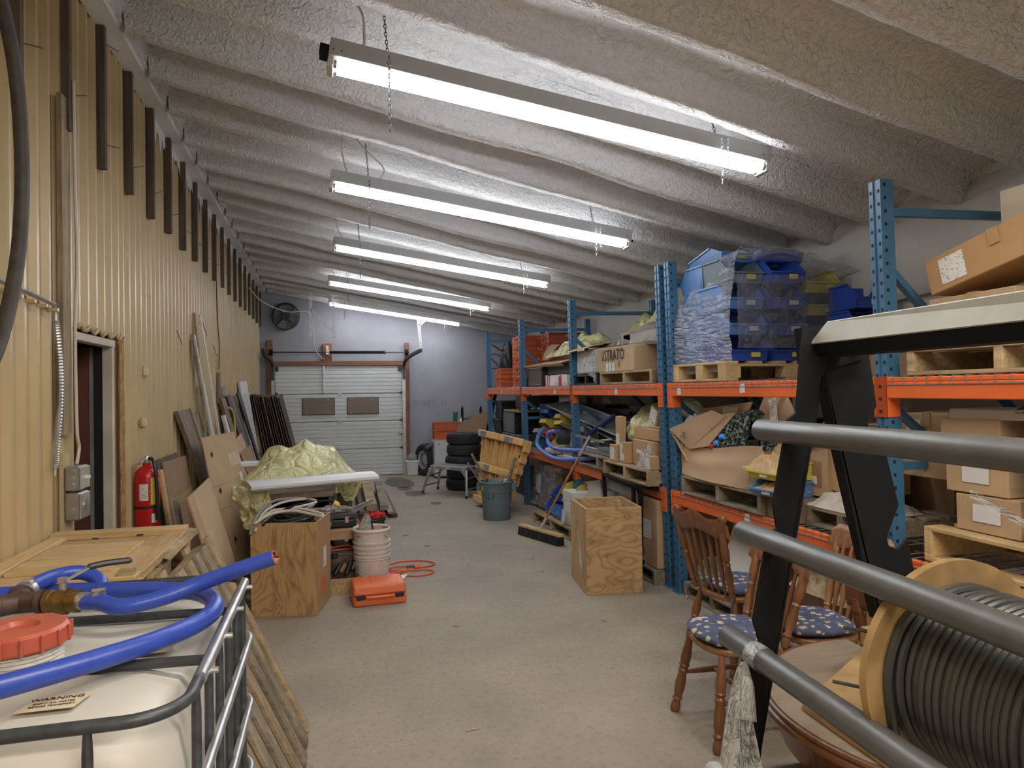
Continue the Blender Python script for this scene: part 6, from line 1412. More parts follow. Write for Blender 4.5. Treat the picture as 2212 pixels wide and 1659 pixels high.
t = thing('floor_machine', 'grey vacuum machine with round motor amid blue hose loops', 'machine', (2.8, 8.0, ZM))
obj('base', MB().box(2.72, 7.55, ZM, 3.25, 8.15, ZM+.10), WGREY, t, w=True, bev=.02)
obj('housing', MB().hexa(((2.76, 7.6, ZM+.10), (3.2, 7.6, ZM+.10), (3.2, 8.1, ZM+.10), (2.76, 8.1, ZM+.10)), ((2.84, 7.65, ZM+.38), (3.15, 7.65, ZM+.30), (3.15, 8.0, ZM+.30), (2.84, 8.0, ZM+.38))), GREYBIN, t, w=True, bev=.02, segs=2)
obj('motor', MB().cyl((2.64, 8.02, ZM+.22), (2.76, 8.02, ZM+.22), .085, 20).cyl((2.62, 8.02, ZM+.22), (2.64, 8.02, ZM+.22), .05, 20), CHAR, t, w=True, sm=40)
obj('handle', MB().bar((2.72, 8.1, ZM+.38), (2.70, 7.3, ZM+.30), .035, .03), CHAR, t, w=True)
m = MB(); m.grid(lambda u, v: (3.0-.05*math.sin(PI*u), 7.55+.75*u, ZM+.12+(.42*math.sin(PI*u)**.5)*v), 20, 8)
single('green_map_sheet', m, M('green_pink_print', (.30, .42, .28), .6, 0, .4, 3), 'curved printed sheet in pale green behind the machine', 'sheet', sm=1)
single('blue_vacuum_hose', MB().tube(smooth_path([(2.80, 6.75, .84), (2.72, 6.95, .92), (2.70, 7.2, 1.06), (2.78, 6.85, 1.25), (2.85, 6.7, 1.34)], 6), .028, 12), M('navy_hose', (.012, .02, .10), .5), 'dark navy hose end rising behind the broom handle', 'hose', sm=1)
single('blue_vacuum_hose', MB().tube(smooth_path([(2.95, 6.3, 1.02), (2.75, 6.8, .97), (2.60, 7.3, .93), (2.56, 7.8, .91), (2.58, 8.15, .93), (2.60, 8.3, .99), (2.60, 8.25, 1.07), (2.64, 8.1, 1.10)], 8), .026, 12), M('pale_blue_hose', (.10, .17, .52), .45), 'pale blue hose loop hanging in front of the machine, upper turn', 'hose', sm=1)
single('blue_vacuum_hose', MB().tube(smooth_path([(2.64, 8.55, 1.12), (2.58, 8.62, 1.02), (2.54, 8.55, .90), (2.54, 8.2, .82), (2.53, 7.7, .80), (2.56, 7.2, .84), (2.62, 6.9, .88), (2.72, 6.5, .97)], 8), .026, 12), bpy.data.materials['pale_blue_hose'], 'larger lower turn of pale blue hose drooping over the beam', 'hose', sm=1)
single('paper_stack', MB().box(2.66, 8.25, ZM, 2.95, 8.62, ZM+.05).box(2.68, 8.28, ZM+.05, 2.9, 8.55, ZM+.09), PAPER, 'stack of white papers at the shelf edge by the bins', 'papers', bev=.003)
single('tape_roll', MB().lathe([(.04, 0), (.09, 0), (.09, .09), (.04, .09)], 24, TR(2.80, 8.02, ZM)), CARDL, 'tan paper roll standing beside the white papers', 'roll', sm=40)
single('thin_sheet', MB().box(2.60, 6.95, ZM, 3.0, 7.95, ZM+.015), PAPER, 'thin pale sheet lying flat beneath the blue hose', 'sheet')
pallet('weathered pallet under black machine parts on the middle shelf', TR(2.56, 5.98, ZM), .95, 1.12, .13, PALWD)
t = thing('slide_rails', 'silver slide frame with black clamps on the weathered pallet', 'machine part', (2.8, 6.5, ZM+.13))
for k in range(3): obj('rail', MB().box(2.62+.10*k, 6.05, ZM+.135, 2.66+.10*k, 7.0, ZM+.19), GALV, t, w=True, bev=.004)
obj('plate', MB().box(2.60, 6.1, ZM+.19, 2.9, 6.6, ZM+.215), WGREY, t, w=True)
t = thing('black_mechanism', 'tangle of black machine parts on the weathered pallet', 'machine part', (2.9, 6.2, ZM+.13))
random.seed(12)
for k in range(12):
    p = Vector((random.uniform(2.68, 3.1), random.uniform(5.95, 6.75), ZM+.22+random.uniform(0, .06))); q = p+Vector((random.uniform(-.25, .25), random.uniform(-.3, .3), random.uniform(-.03, .07)))
    obj('arm', MB().bar(p, q, .03, .022), BLACKP if k % 4 else GALV, t, w=True)
obj('post', MB().box(2.66, 6.1, ZM+.2, 2.70, 6.16, ZM+.38), BLACKP, t, w=True)
single('white_hose', MB().tube(smooth_path([(2.66, 6.95, ZM+.24), (2.8, 6.5, ZM+.30), (2.95, 6.1, ZM+.33), (2.85, 5.85, ZM+.30), (2.72, 5.8, ZM+.22), (2.64, 5.95, ZM+.17)], 6), .011, 8), CREAM, 'cream hose looping over the black machine parts', 'hose', sm=1)
single('black_bag', blob((2.66, 6.0, ZM+.002), (.13, .16, .075), 9, 22, .2, 2.5, 1, .15), BLACKP, 'black plastic bag bunched at the end of the weathered pallet', 'bag', sm=1)
single('grey_sheet', MB().quad((2.70, 7.2, ZM+.03), (2.68, 6.75, ZM+.03), (2.95, 6.3, ZM+.32), (2.95, 6.9, ZM+.26), .006), WGREY, 'dull grey sheet tilted under the navy hose', 'sheet')
single('yellow_bag', blob((3.08, 5.86, ZM+.03), (.40, .62, .335), 13, 50, .13, 1.6, 1.0, .05), YELFILM, 'big round translucent yellow bag filling the shelf beside the double posts', 'bag', sm=1)
single('bag_filling', blob((3.12, 5.86, ZM+.04), (.35, .56, .30), 15, 24, .14, 1.6, 1.0, .05), M('beige_filling', (.30, .27, .17), .8, 0, .15), 'beige bundle seen inside the yellow bag', 'bundle', sm=1)
pallet('pale pallet overhanging the beam beside the double posts', TR(2.48, 5.20, ZM), .95, .98, .13, PALW)
G = 'small labelled cartons on the overhanging pallet'
zt = ZM+.132
CO = M('card_orangey', (.46, .29, .15), .85, 0, .06, 3, .0008, 60)
for x, y, z, sx, sy, sz, l, lab in ((2.50, 5.92, zt, .10, .14, .15, 'small upright carton with barcode label at the far corner of the overhanging pallet', (LX(.07, .075, .10, .11),)), (2.52, 5.74, zt, .12, .14, .19, 'tall thin carton with pale label next to the upright one', (LX(.07, .10, .09, .15),)),
     (2.56, 5.95, zt+.155, .06, .10, .26, 'narrow standing carton rising above the overhanging pallet', (LX(.05, .05, .08, .10),)), (2.58, 5.30, zt, .3, .42, .22, 'brown carton with faint print in the middle of the overhanging pallet', (LX(.28, .12, .12, .03),)),
     (2.50, 5.20, zt, .08, .10, .11, 'small carton at the near corner of the overhanging pallet', (LX(.05, .055, .08, .09),)), (2.62, 5.28, zt+.225, .3, .50, .10, 'flat open carton on top of the faint printed one', ()), (2.85, 5.7, zt+.0, .3, .3, .32, 'carton pushed back beneath the yellow bag', ())):
    bx(l, x, y, z, sx, sy, sz, CO, labels=lab, group=G, tape='')
t = bx('open carton corner tilted with a white arrow label', 2.66, 5.42, zt+.34, .16, .16, .13, CO, rx=28, labels=(LX(.08, .07, .12, .12),), group=G, tape='')
single('clear_bag', pile((2.55, 5.34, zt), .12, .26, .16, 22, 24, 24, 6, .7), FILM('bright_clear_bag', (.8, .8, .82), .55, .06, 22, .04, .3), 'shiny clear bag at the near edge of the overhanging pallet', 'bag', sm=1)
# near bay, middle level
pallet('dark weathered pallet under the torn carton', TR(2.57, 3.80, ZM), .95, 1.02, .135, PALWD)
t = thing('torn_box', 'large collapsed brown carton with bulging front on the middle shelf', 'cardboard box', (2.9, 4.4, ZM+.137))
zt = ZM+.139
def tfront(u, v):
    y = 4.86-1.0*u; bul = .05*math.sin(PI*u)*(1-v)+.02*noise.noise(Vector((u*4, v*3, 1)))
    return (2.60-bul+.03*v, y, zt+(.235+.03*u-.02*math.sin(u*5))*v)
obj('front_panel', MB().grid(tfront, 24, 10), CARD, t, w=True, sm=1)
obj('left_panel', MB().quad((2.60, 4.86, zt), (2.60, 4.86, zt+.24), (3.3, 4.90, zt+.24), (3.3, 4.90, zt), .006), CARD, t, w=True)
obj('right_panel', MB().quad((2.60, 3.86, zt), (3.3, 3.9, zt), (3.3, 3.9, zt+.3), (2.63, 3.86, zt+.25), .006), CARDD, t, w=True)
obj('bottom_panel', MB().box(2.60, 3.87, zt, 3.3, 4.86, zt+.006), CARDD, t, w=True)
t = thing('tipped_box', 'brown carton tipped open above the collapsed one, clear bags inside', 'cardboard box', (2.9, 4.6, ZM+.3))
A, B, C_, D_ = Vector((2.58, 4.98, zt+.30)), Vector((2.61, 4.50, zt+.13)), Vector((2.80, 4.22, zt+.42)), Vector((2.72, 4.80, zt+.50))
obj('front_panel', MB().quad((2.57, 5.0, zt+.34), (2.60, 4.74, zt+.20), (2.64, 4.30, zt+.46), (2.62, 4.45, zt+.50), .006).quad((2.60, 4.74, zt+.20), (2.62, 4.50, zt+.24), (2.66, 4.20, zt+.49), (2.64, 4.30, zt+.48), .006), CARD, t, w=True)
obj('back_panel', MB().quad((2.76, 4.92, zt+.36), (2.78, 4.25, zt+.46), (2.80, 4.22, zt+.56), (2.78, 4.85, zt+.50), .006), CARDL, t, w=True)
paper(t, (2.765-2.9, 4.72-4.6, .44-ZM-.3+zt), .16, .07, (-1, -.15, .15)); paper(t, (2.77-2.9, 4.45-4.6, .49-ZM-.3+zt), .16, .06, (-1, -.15, .15))
obj('side_panel', MB().quad((2.57, 5.0, zt+.34), (2.76, 4.94, zt+.38), (2.80, 4.8, zt+.1), (2.60, 4.78, zt+.1), .006), CARD, t, w=True)
text('marker_note', '-10', .08, TR(2.578, 4.80, zt+.30, 90, 0, -95), M('marker_ink', (.12, .08, .06), .8), t, ext=.001)
single('clear_bag', pile((2.68, 4.76, zt+.36), .14, .26, .10, 31, 24, 24, 6, .6), bpy.data.materials['bright_clear_bag'], 'shiny clear bag with blue print inside the tipped carton', 'bag', sm=1)
random.seed(17); G = 'coils of speckled rope in the collapsed carton'
for k, l in enumerate(('leftmost arching strand of the speckled rope coil', 'second arching strand of the speckled rope coil', 'third arching strand of the speckled rope coil', 'fourth arching strand of the speckled rope coil', 'fifth arching strand of the speckled rope coil', 'sixth arching strand of the speckled rope coil', 'rope strand nearest the yellow bin')):
    y0 = 4.44-.055*k
    m = MB().tube(smooth_path([(2.66, y0+.06, zt+.12), (2.655, y0+.0, zt+.27), (2.68, y0-.09+.01*k, zt+.41+.01*k), (2.75, 4.10, zt+.49-.01*k), (2.85, 4.02, zt+.40)], 6), .021, 8)
    single('rope', m, ROPE, l, 'rope', G, sm=1)
for k in range(5): single('rope', MB().tube(smooth_path([(2.69+.02*k, 3.96-.035*k, zt+.15), (2.69+.02*k, 3.93-.035*k, zt+.32), (2.74+.02*k, 3.92-.03*k, zt+.38), (2.85, 3.9-.03*k, zt+.3)], 5), .019, 8), ROPE, ['first rope strand of the nearer bundle', 'second rope strand of the nearer bundle', 'third rope strand of the nearer bundle', 'fourth rope strand of the nearer bundle', 'fifth rope strand of the nearer bundle'][k], 'rope', G, sm=1)
single('rope_heap', pile((2.90, 4.25, zt+.006), .5, .85, .25, 3, 40, 40, 9, .8), ROPE, 'dark rope heap filling the collapsed carton', 'rope', sm=1)
for k, (y, z, mt, l) in enumerate(((4.56, .23, BLUEINK, 'blue plastic ring end near the corner of the rope coil'), (4.42, .25, BLUEINK, 'blue plastic tag in the middle of the rope ends'), (4.34, .30, BLUEINK, 'blue rope end tag highest among the strands'), (4.49, .225, RED, 'small red tag under the blue ring'))):
    single('rope_tag', blob((2.645, y, zt+z), (.028, .036, .026), k, 12, .1, 2, .5), mt, l, 'tag', 'rope end tags', sm=1)
t = thing('open_flap_box', 'opened carton with tall raised flaps and label behind the rope', 'cardboard box', (2.9, 3.9, ZM))
obj('tall_flap', MB().quad((2.72, 3.98, zt+.30), (2.70, 3.74, zt+.22), (2.80, 3.72, zt+.44), (2.86, 3.96, zt+.66), .006).quad((2.72, 3.98, zt+.30), (2.86, 3.96, zt+.66), (2.82, 4.10, zt+.62), (2.75, 4.14, zt+.40), .006), CARD, t, w=True)
obj('side_flap', MB().quad((2.80, 3.72, zt+.44), (2.80, 3.45, zt+.44), (2.76, 3.5, zt+.32), (2.76, 3.72, zt+.25), .006), CARDD, t, w=True)
obj('body', MB().box(2.78, 3.45, zt+.01, 3.2, 3.78, zt+.30), CARD, t, w=True)
paper(t, (2.755-2.9, 3.92-3.9, zt+.50-ZM), .06, .19, (-1, -.2, .3), rot=20)
text('marker_note', '123', .07, TR(2.725, 3.86, zt+.36, 75, 0, -100), bpy.data.materials['marker_ink'], t, ext=.001)
hopper('yellow bin stuffed with brown paper packets on the middle shelf', YELBIN, TR(2.52, 3.72, 1.045, 0, 0, -88), .30, .30, .11, 'paper filled bins', .03)
hopper('blue bin with brown packets below the yellow one', BLUEBIN2, TR(2.52, 3.70, .945, 0, 0, -86), .28, .30, .095, 'paper filled bins', .03)
for yy, zz, nm, sd in ((3.76, 1.12, 'crumpled brown paper packets spilling from the yellow bin', 41), (3.72, 1.0, 'crumpled brown paper packets in the blue bin', 42)):
    single('paper_packets', pile((2.66, yy, zz-.03), .26, .27 if sd > 41 else .36, .10 if sd < 42 else .05, sd, 30, 30, 7, .9), M('kraft_paper_%d' % sd, (.50, .36, .20), .75, 0, .15, 9), nm, 'paper packets', sm=0)
single('bin_support', MB().box(2.60, 3.5, ZM, 2.95, 3.78, .943), MIDBR, 'dark wooden block under the paper filled bins', 'block')
# boxes seen between the two legs of the stand
pallet('grey pallet beneath the labelled cartons seen between the stand legs', TR(2.66, 2.95, ZM), .85, .54, .11, PALWD)
single('wrapped_cloth', pile((2.84, 3.26, ZM+.112), .36, .50, .10, 51, 30, 30, 6, .6), M('pale_cloth_wrap', (.52, .47, .42), .6, 0, .15, 8), 'pale crumpled wrapping under the labelled cartons', 'wrapping', sm=1)
bx('brown carton with shipping label between the stand legs, lower left', 2.78, 3.50, 1.0, .3, .22, .17, CARDD, labels=(LX(.11, .08, .13, .11),))
bx('upright carton with green sticker and label between the stand legs', 2.80, 3.18, 1.0, .3, .28, .26, CO, labels=(LX(.14, .13, .13, .11),))
single('green_sticker', MB().box(2.796, 3.24, 1.215, 2.799, 3.30, 1.24), M('bright_green', (.03, .6, .06), .5), 'bright green sticker on the upright carton', 'sticker')
bx('small carton on top of the upright one between the stand legs', 2.80, 3.22, 1.262, .3, .3, .13, CARD, labels=())
hopper('small yellow bin beside the upright carton', YELBIN, TR(2.80, 3.58, 1.18, 0, 0, -90), .16, .2, .08)
single('tape_bundle', blob((2.92, 3.42, 1.395), (.10, .12, .06), 61, 18, .2, 3, .9, .2), M('pale_bundle', (.5, .47, .40), .5, 0, .2, 20), 'bundle with yellow tag on the small carton below the cone', 'bundle', sm=1)
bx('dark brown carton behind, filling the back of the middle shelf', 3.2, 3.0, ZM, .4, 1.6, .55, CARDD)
bx('brown carton with label high behind the blue near post', 2.83, 2.62, 1.15, .3, .36, .32, CARD, labels=(LX(.26, .22, .09, .13),))
# nearest bay, middle
pallet('pale pallet under three stacked labelled cartons', TR(2.62, 1.30, ZM), .95, 1.32, .155, PINE, ndeck=6)
zt = ZM+.158
carton('tall brown carton at the back of the nearest middle shelf', TR(3.0, 2.05, zt), .5, .62, .52, CARDD)
G = 'labelled cartons stacked beside the near blue post'
PL = M('plain_label', (.66, .66, .68), .6, 0, .03)
for k, (dy, l) in enumerate(((0, 'lowest labelled carton beside the near blue post'), (.05, 'middle labelled carton beside the near blue post'), (.08, 'top carton of the labelled stack, partly behind the grey tube'))):
    t = bx(l, 2.70, 2.22+dy, zt+.165*k, .32, .30, .162, CARD, tape='y' if k == 2 else '', group=G)
    if k < 2: paper(t, (-.002, .15, .085), .13, .075, (-1, 0, 0), PL)
t = bx('big brown carton with blank label at the near end of the shelf', 2.66, 1.55, zt+.28, .5, .56, .26, CARDL, rx=-6); paper(t, (-.002, .36, .12), .16, .08, (-1, 0, 0), PL)
hopper('upper blue bin beside the labelled stack', BLUEBIN2, TR(2.66, 1.98, zt+.145, 0, 0, -90), .34, .34, .14, 'blue bins at the near end'); hopper('lower blue bin beside the labelled stack', BLUEBIN, TR(2.66, 1.98, zt, 0, 0, -90), .34, .34, .14, 'blue bins at the near end')
single('white_papers', pile((2.78, 1.96, zt+.28), .26, .36, .035, 71, 24, 24, 5, .5), PAPER, 'crumpled white papers on the upper blue bin', 'papers', sm=1)
single('film_strip', MB().grid(lambda u, v: (2.60+.01*math.sin(u*14), 2.36-.62*u, zt+.18-.20*u+.035*(v-.5)+.01*noise.noise(Vector((u*9, v*3, 4)))), 30, 6), CLEARFILM, 'twisted clear film strip hanging before the blue bins', 'plastic film', sm=1)
bx('small carton at the right end in front of the blue bins', 2.62, 1.42, zt, .22, .34, .22, CARD)
single('black_film', pile((2.85, 2.0, zt+.52), .3, .5, .12, 81, 24, 24, 5, .6), FILM('smoky_film', (.12, .12, .11), .6, .1, 16, .03, .2), 'smoky plastic film over the cartons under the beam', 'plastic film', sm=1)
single('white_tray', MB().box(2.70, 2.20, 1.455, 3.0, 2.55, 1.50), WHITEP, 'flat white tray with print right under the upper beam', 'tray', bev=.005)
single('tray_support', MB().box(2.95, 2.2, zt+.52, 3.3, 2.6, 1.453), CARDD, 'carton behind supporting the flat white tray', 'cardboard box')
t = thing('traffic_cone', 'orange traffic cone end visible between the stand legs', 'cone', (3.05, 3.82, 1.44))
obj('body', MB().lathe([(.07, 0), (.022, .30), (.0, .302)], 20, TR(3.05, 3.72, 1.34)), M('cone_orange', (.75, .10, .02), .5), t, w=True, sm=40)
single('cone_base_box', MB().box(2.95, 3.55, ZM+.6, 3.2, 3.85, 1.338), BLACKP, 'black case that the orange cone stands on', 'case')
single('case_support', MB().box(2.95, 3.5, ZM+.552, 3.2, 3.9, ZM+.598), CARDD, 'flat carton under the black case', 'cardboard box')

# ---------------------------------------------------------------- floor level in front of and under the racks
t = thing('wrapped_bale', 'bulky brown carton bale in torn shiny film under the rack', 'bale', (3.1, 8.9, 0))
obj('body', MB().hexa(((2.72, 8.35, 0), (3.5, 8.35, 0), (3.5, 9.30, 0), (2.68, 9.30, 0)), ((2.75, 8.3, .60), (3.4, 8.4, .62), (3.4, 9.2, .60), (2.80, 9.25, .56))), M('wrapped_brown', (.25, .17, .125), .35, 0, .25, 6, .02, 16), t, w=True, bev=.06, segs=3, sm=60)
obj('label_sheet', MB().quad((2.68, 9.15, .22), (2.68, 8.95, .22), (2.70, 8.95, .48), (2.70, 9.15, .48), .003), PAPER, t, w=True)
def fw(u, v): return (2.69-.025*noise.noise(Vector((u*8, v*8, 3)))-.01+.03*v, 9.28-.96*u, .04+.55*v)
obj('film_wrap', MB().grid(fw, 40, 30), CLEARFILM, t, w=True, sm=1)
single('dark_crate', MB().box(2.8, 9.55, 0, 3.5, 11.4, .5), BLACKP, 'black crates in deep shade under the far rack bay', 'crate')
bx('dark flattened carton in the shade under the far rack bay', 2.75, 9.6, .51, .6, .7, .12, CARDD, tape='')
pallet('low pallet on the floor under the bins by the broom', TR(2.42, 6.98, 0, 0, 0, 3), .95, 1.2, .13, PALW)
random.seed(19); G = 'bins and cartons on the floor pallet'
hopper('blue bin at the far corner of the floor pallet', BLUEBIN, TR(2.47, 7.98, .133, 0, 0, -100), .20, .24, .16, G)
hopper('green bin with tag on the floor pallet', GRNBIN, TR(2.47, 7.80, .133, 0, 0, -85), .14, .22, .14, G)
hopper('light blue bin beside the green one', BLUEBIN2, TR(2.45, 7.64, .133, 0, 0, -80), .14, .22, .14, G)
hopper('second light blue bin on the floor pallet', BLUEBIN2, TR(2.45, 7.50, .133, 0, 0, -85), .14, .22, .15, G)
hopper('large deep blue bin resting over the small ones', BLUEBIN, TR(2.52, 7.62, .31, 0, 0, -80), .44, .36, .17, G, .1, PAPER)
hopper('yellow bin perched beside the blue post above white cartons', YELBIN, TR(2.50, 7.28, .41, 8, 0, -70), .24, .28, .13, G)
for k, l in enumerate(('bottom white carton of the floor pallet stack', 'middle white carton of the floor pallet stack', 'top white carton of the floor pallet stack')): bx(l, 2.46+.01*k, 7.05, .133+.125*k, .34, .30, .12, PAPER, rz=-4+3*k, tape='', group=G)
single('carton_flap', MB().quad((2.43, 7.30, .16), (2.40, 7.16, .15), (2.42, 7.14, .28), (2.45, 7.32, .29), .004), PAPER, 'torn white flap hanging from the white carton stack', 'cardboard')
t = bx('white carton with red diamond print tilted behind the blue post', 2.70, 6.78, .42, .5, .56, .24, PAPER, rx=-9, tape='')
paper(t, (-.002, .40, .12), .07, .07, (-1, 0, 0), RED, 45, 'red_print'); paper(t, (-.002, .45, .20), .12, .03, (-1, 0, 0), RED, 0, 'red_print')
bx('white carton with red round mark left of the blue post', 2.70, 7.36, .40, .4, .22, .28, PAPER, tape='')
single('low_carton', MB().box(2.75, 6.75, 0, 3.3, 7.4, .39), CARDD, 'brown carton under the tilted white one', 'cardboard box')
single('clear_bag', blob((2.88, 6.38, .0), (.28, .36, .33), 23, 40, .25, 2, 1.0, .12), GREYFILM, 'large crumpled clear bag beneath the middle beam', 'bag', sm=1)
single('bag_stuffing', blob((2.90, 6.38, .0), (.20, .27, .25), 23, 20, .2, 2, 1.0), M('pale_stuffing', (.38, .37, .34), .8), 'pale stuffing inside the large clear bag', 'bundle', sm=1)
t = thing('folding_stand', 'black folding steel stand leaning on the tall carton under the beam', 'stand', (2.5, 5.6, 0))
for a, b_ in (((2.42, 6.02, .82), (2.45, 5.98, .10)), ((2.42, 5.36, .80), (2.44, 5.38, .16)), ((2.46, 5.30, .78), (2.47, 5.34, .30)), ((2.42, 6.02, .82), (2.42, 5.36, .80)), ((2.47, 5.98, .78), (2.47, 5.34, .76)), ((2.42, 5.36, .80), (2.58, 5.22, .78)), ((2.42, 6.02, .82), (2.56, 6.1, .80))):
    obj('bar', MB().bar(a, b_, .035, .03), BLACKM, t, w=True, bev=.003)
obj('grey_slat', MB().quad((2.44, 6.0, .70), (2.44, 5.36, .68), (2.44, 5.36, .76), (2.44, 6.0, .78), .01), WGREY, t, w=True); obj('foot', MB().box(2.42, 5.34, .14, 2.5, 5.40, .18), BLACKM, t, w=True)
obj('ground_leg', MB().box(2.43, 5.99, 0, 2.46, 6.02, .1), BLACKM, t, w=True)
t = carton('tall brown carton with shipping label next to the double blue posts', TR(2.56, 5.22, .125), .9, .76, .56, CARD, tape=''); paper(t, (-.002, .18, .30), .15, .16, (-1, 0, 0)); 
m = MB(); m.tube([(-.003, .28+.03*math.cos(2*PI*k/12), .10+.04*math.sin(2*PI*k/12)) for k in range(12)], .004, 4, closed=True); obj('round_print', m, BLK, t)
pallet('weathered pallet under the tall labelled carton', TR(2.52, 5.20, 0), 1.0, 1.05, .12, PALWD)
# right plywood box
t = thing('plywood_box', 'empty open plywood box standing in the aisle', 'box', m=TR(1.905, 5.12, 0, 0, 0, -7))
BW, BD, BH = .452, .55, .675
obj('front_panel', MB().box(0, 0, 0, BW, .014, BH), PLYB, t, bev=.002); obj('back_panel', MB().box(0, BD-.014, 0, BW, BD, BH), PLYB, t, bev=.002)
obj('side_panel', MB().box(0, .014, 0, .014, BD-.014, BH), PLY('plywood_side', (.56, .38, .19), (1.5, 1.5, .6), 8, .8), t, bev=.002); obj('side_panel', MB().box(BW-.014, .014, 0, BW, BD-.014, BH), PLYB, t, bev=.002)
obj('corner_post', MB().box(BW-.06, BD-.05, 0, BW-.014, BD-.014, BH-.03), PINE, t); obj('bottom_panel', MB().box(.014, .014, .01, BW-.014, BD-.014, .025), PLYB, t)
obj('label_scrap', MB().add([(-.0015, .25, .20), (-.0015, .14, .16), (-.0015, .15, .26), (-.0015, .20, .32), (-.0015, .21, .40), (-.0015, .24, .30)], [(0, 1, 2, 3, 4, 5)]), PAPER, t)
# chairs
def turned(p, q, prof, n=12):
    p, q = Vector(p), Vector(q); m = MB()
    return m.tube([p.lerp(q, a) for a, r in prof], [r for a, r in prof], n)
LEGP = [(0, .014), (.12, .017), (.30, .026), (.38, .022), (.40, .027), (.43, .018), (.46, .026), (.50, .020), (.62, .026), (.72, .025), (.80, .018), (.83, .025), (.86, .017), (.90, .022), (.95, .025), (1, .020)]
POSTP = [(0, .014), (.06, .020), (.12, .016), (.15, .021), (.18, .016), (.35, .023), (.50, .016), (.53, .021), (.56, .015), (.60, .021), (.72, .024), (.82, .020), (.86, .023), (.90, .018), (1, .016)]
def chair(label, m_, wood, cushion=True, hb=.40, knob=False, carved=False, spind=5):
    t = thing('dining_chair', label, 'chair', m=m_, group='wooden spindle back chairs by the rack')
    sh = .425
    n = 28; poly = []
    for k in range(n):
        a = 2*PI*k/n; poly.append((.205*math.cos(a)*(abs(math.cos(a))**-.25 if abs(math.cos(a)) > .3 else 1.2)*.93, .20*math.sin(a)*(abs(math.sin(a))**-.25 if abs(math.sin(a)) > .3 else 1.2)*.93))
    obj('seat', MB().prism(poly, sh-.03, sh), OAKL if wood is OAK else wood, t, bev=.008, segs=2, sm=40)
    for x, y in ((-.15, .14), (.15, .14), (-.15, -.14), (.15, -.14)):
        obj('leg', turned((x, y, sh-.025), (x*1.42, y*1.45+(0 if y > 0 else -.01), 0), LEGP), wood, t, sm=30)
    SP = [(0, .009), (.3, .014), (.5, .016), (.7, .014), (1, .009)]
    for x in (-.185, .185): obj('stretcher', turned((x, .17, .20), (x, -.17, .20), SP, 8), wood, t, sm=1)
    obj('stretcher', turned((-.185, 0, .20), (.185, 0, .20), SP, 8), wood, t, sm=1)
    zt_ = sh+hb
    for s in (-1, 1): obj('back_post', turned((s*.165, -.165, sh-.01), (s*.20, -.265, zt_-.01), POSTP), wood, t, sm=30)
    for k in range(spind):
        x = (k-(spind-1)/2)*.066
        obj('spindle', MB().tube([Vector((x*.85, -.170, sh)).lerp(Vector((x*1.05, -.258, zt_-.03)), a) for a in (0, .2, .45, .7, 1)], [.007, .009, .016, .012, .006], 8), wood, t, sm=1)
    m = MB()
    def cr(u, v):
        x = -.235+.47*u; arch = .022*math.cos((u-.5)*PI)-.0+.016*math.cos((u-.5)*4*PI)
        top = zt_+.055+arch-.03*abs(2*u-1)**6; bot = zt_-.05+.022*math.cos((u-.5)*2*PI)+.02*abs(2*u-1)**6
        vv = v*2 if v < .5 else 2-v*2; sd = 1 if v < .5 else -1
        yb = -.268-.035*(math.cos((u-.5)*PI)-.4)
        thick = .011*(1 if 0 < vv < 1 else .4)
        bump_ = (.006*math.sin(u*40)*math.sin(vv*9) if carved and .2 < u < .8 else 0)
        return (x, yb+sd*(thick+bump_)-(vv-.5)*.03, bot+(top-bot)*vv)
    m.grid(lambda v, u: cr(u, v), 16, 30, True)
    b0 = len(m.v); m.f += [tuple(range(15, -1, -1)), tuple(29*16+k for k in range(16))]
    obj('crest_rail', m, wood, t, sm=50)
    if knob: 
        for s in (-1, 1): obj('finial', MB().lathe([(.014, -.03), (.018, -.01), (.026, .01), (.026, .025), (.014, .04), (0, .042)], 14, TR(s*.203, -.262, zt_+.045)), wood, t, sm=40)
    if cushion:
        c = thing('seat_cushion', 'navy floral cushion on the '+label[:label.find(' ', 34)], 'cushion', m=m_ @ TR(0, .015, sh+.001), group='floral chair cushions')
        def cu(u, v):
            a = 2*PI*u; b_ = -PI/2+PI*v
            rr = (.20+.012*noise.noise(Vector((math.cos(a)*2, math.sin(a)*2, 3))))*(max(abs(math.cos(a)), abs(math.sin(a)))**-.35*.90+.05)
            q = math.cos(b_)**.35 if math.cos(b_) > 1e-6 else 0
            return (rr*q*math.cos(a), rr*q*math.sin(a)*.98, .030+.029*math.sin(b_)*(1+.15*noise.noise(Vector((math.cos(a)*3, math.sin(a)*3, 1)))))
        obj('pad', MB().grid(cu, 40, 14, True), FLORAL, c, sm=1)
        for s in (-1, 1): obj('tie', MB().tube(smooth_path([(s*.16, -.17, .01), (s*.19, -.21, .0), (s*.2, -.22, -.05), (s*.19, -.225, -.09)]), .006, 5), FLORAL, c, sm=1)
    return t
CH1 = chair('chair with plain dark crest standing nearest the double blue posts', TR(2.29, 3.64, 0, 0, 0, -82), OAK, hb=.40, knob=True)
chair('chair with its floral seat facing the aisle behind the front stand leg', TR(1.83, 2.95, 0, 0, 0, 88), OAK, hb=.365)
chair('chair with carved crest standing closest to the rack', TR(2.275, 2.95, 0, 0, 0, 82), OAKL, hb=.40, carved=True)
chair('dark chair squeezed between round table and rack', TR(2.36, 2.36, 0, 0, 0, -55), OAKD, cushion=False, hb=.34)
pallet('low dusty pallet under the rack behind the first chair', TR(2.62, 4.1, 0), .9, .8, .11, PALWD)
single('green_bag', blob((2.75, 4.72, .0), (.12, .10, .16), 33, 20, .25, 2.5, 1.0, .1), FILM('green_tinted_bag', (.25, .50, .33), .7, .12, 12, .04, .3), 'crumpled green tinted bag beside the first chair and post', 'bag', sm=1)
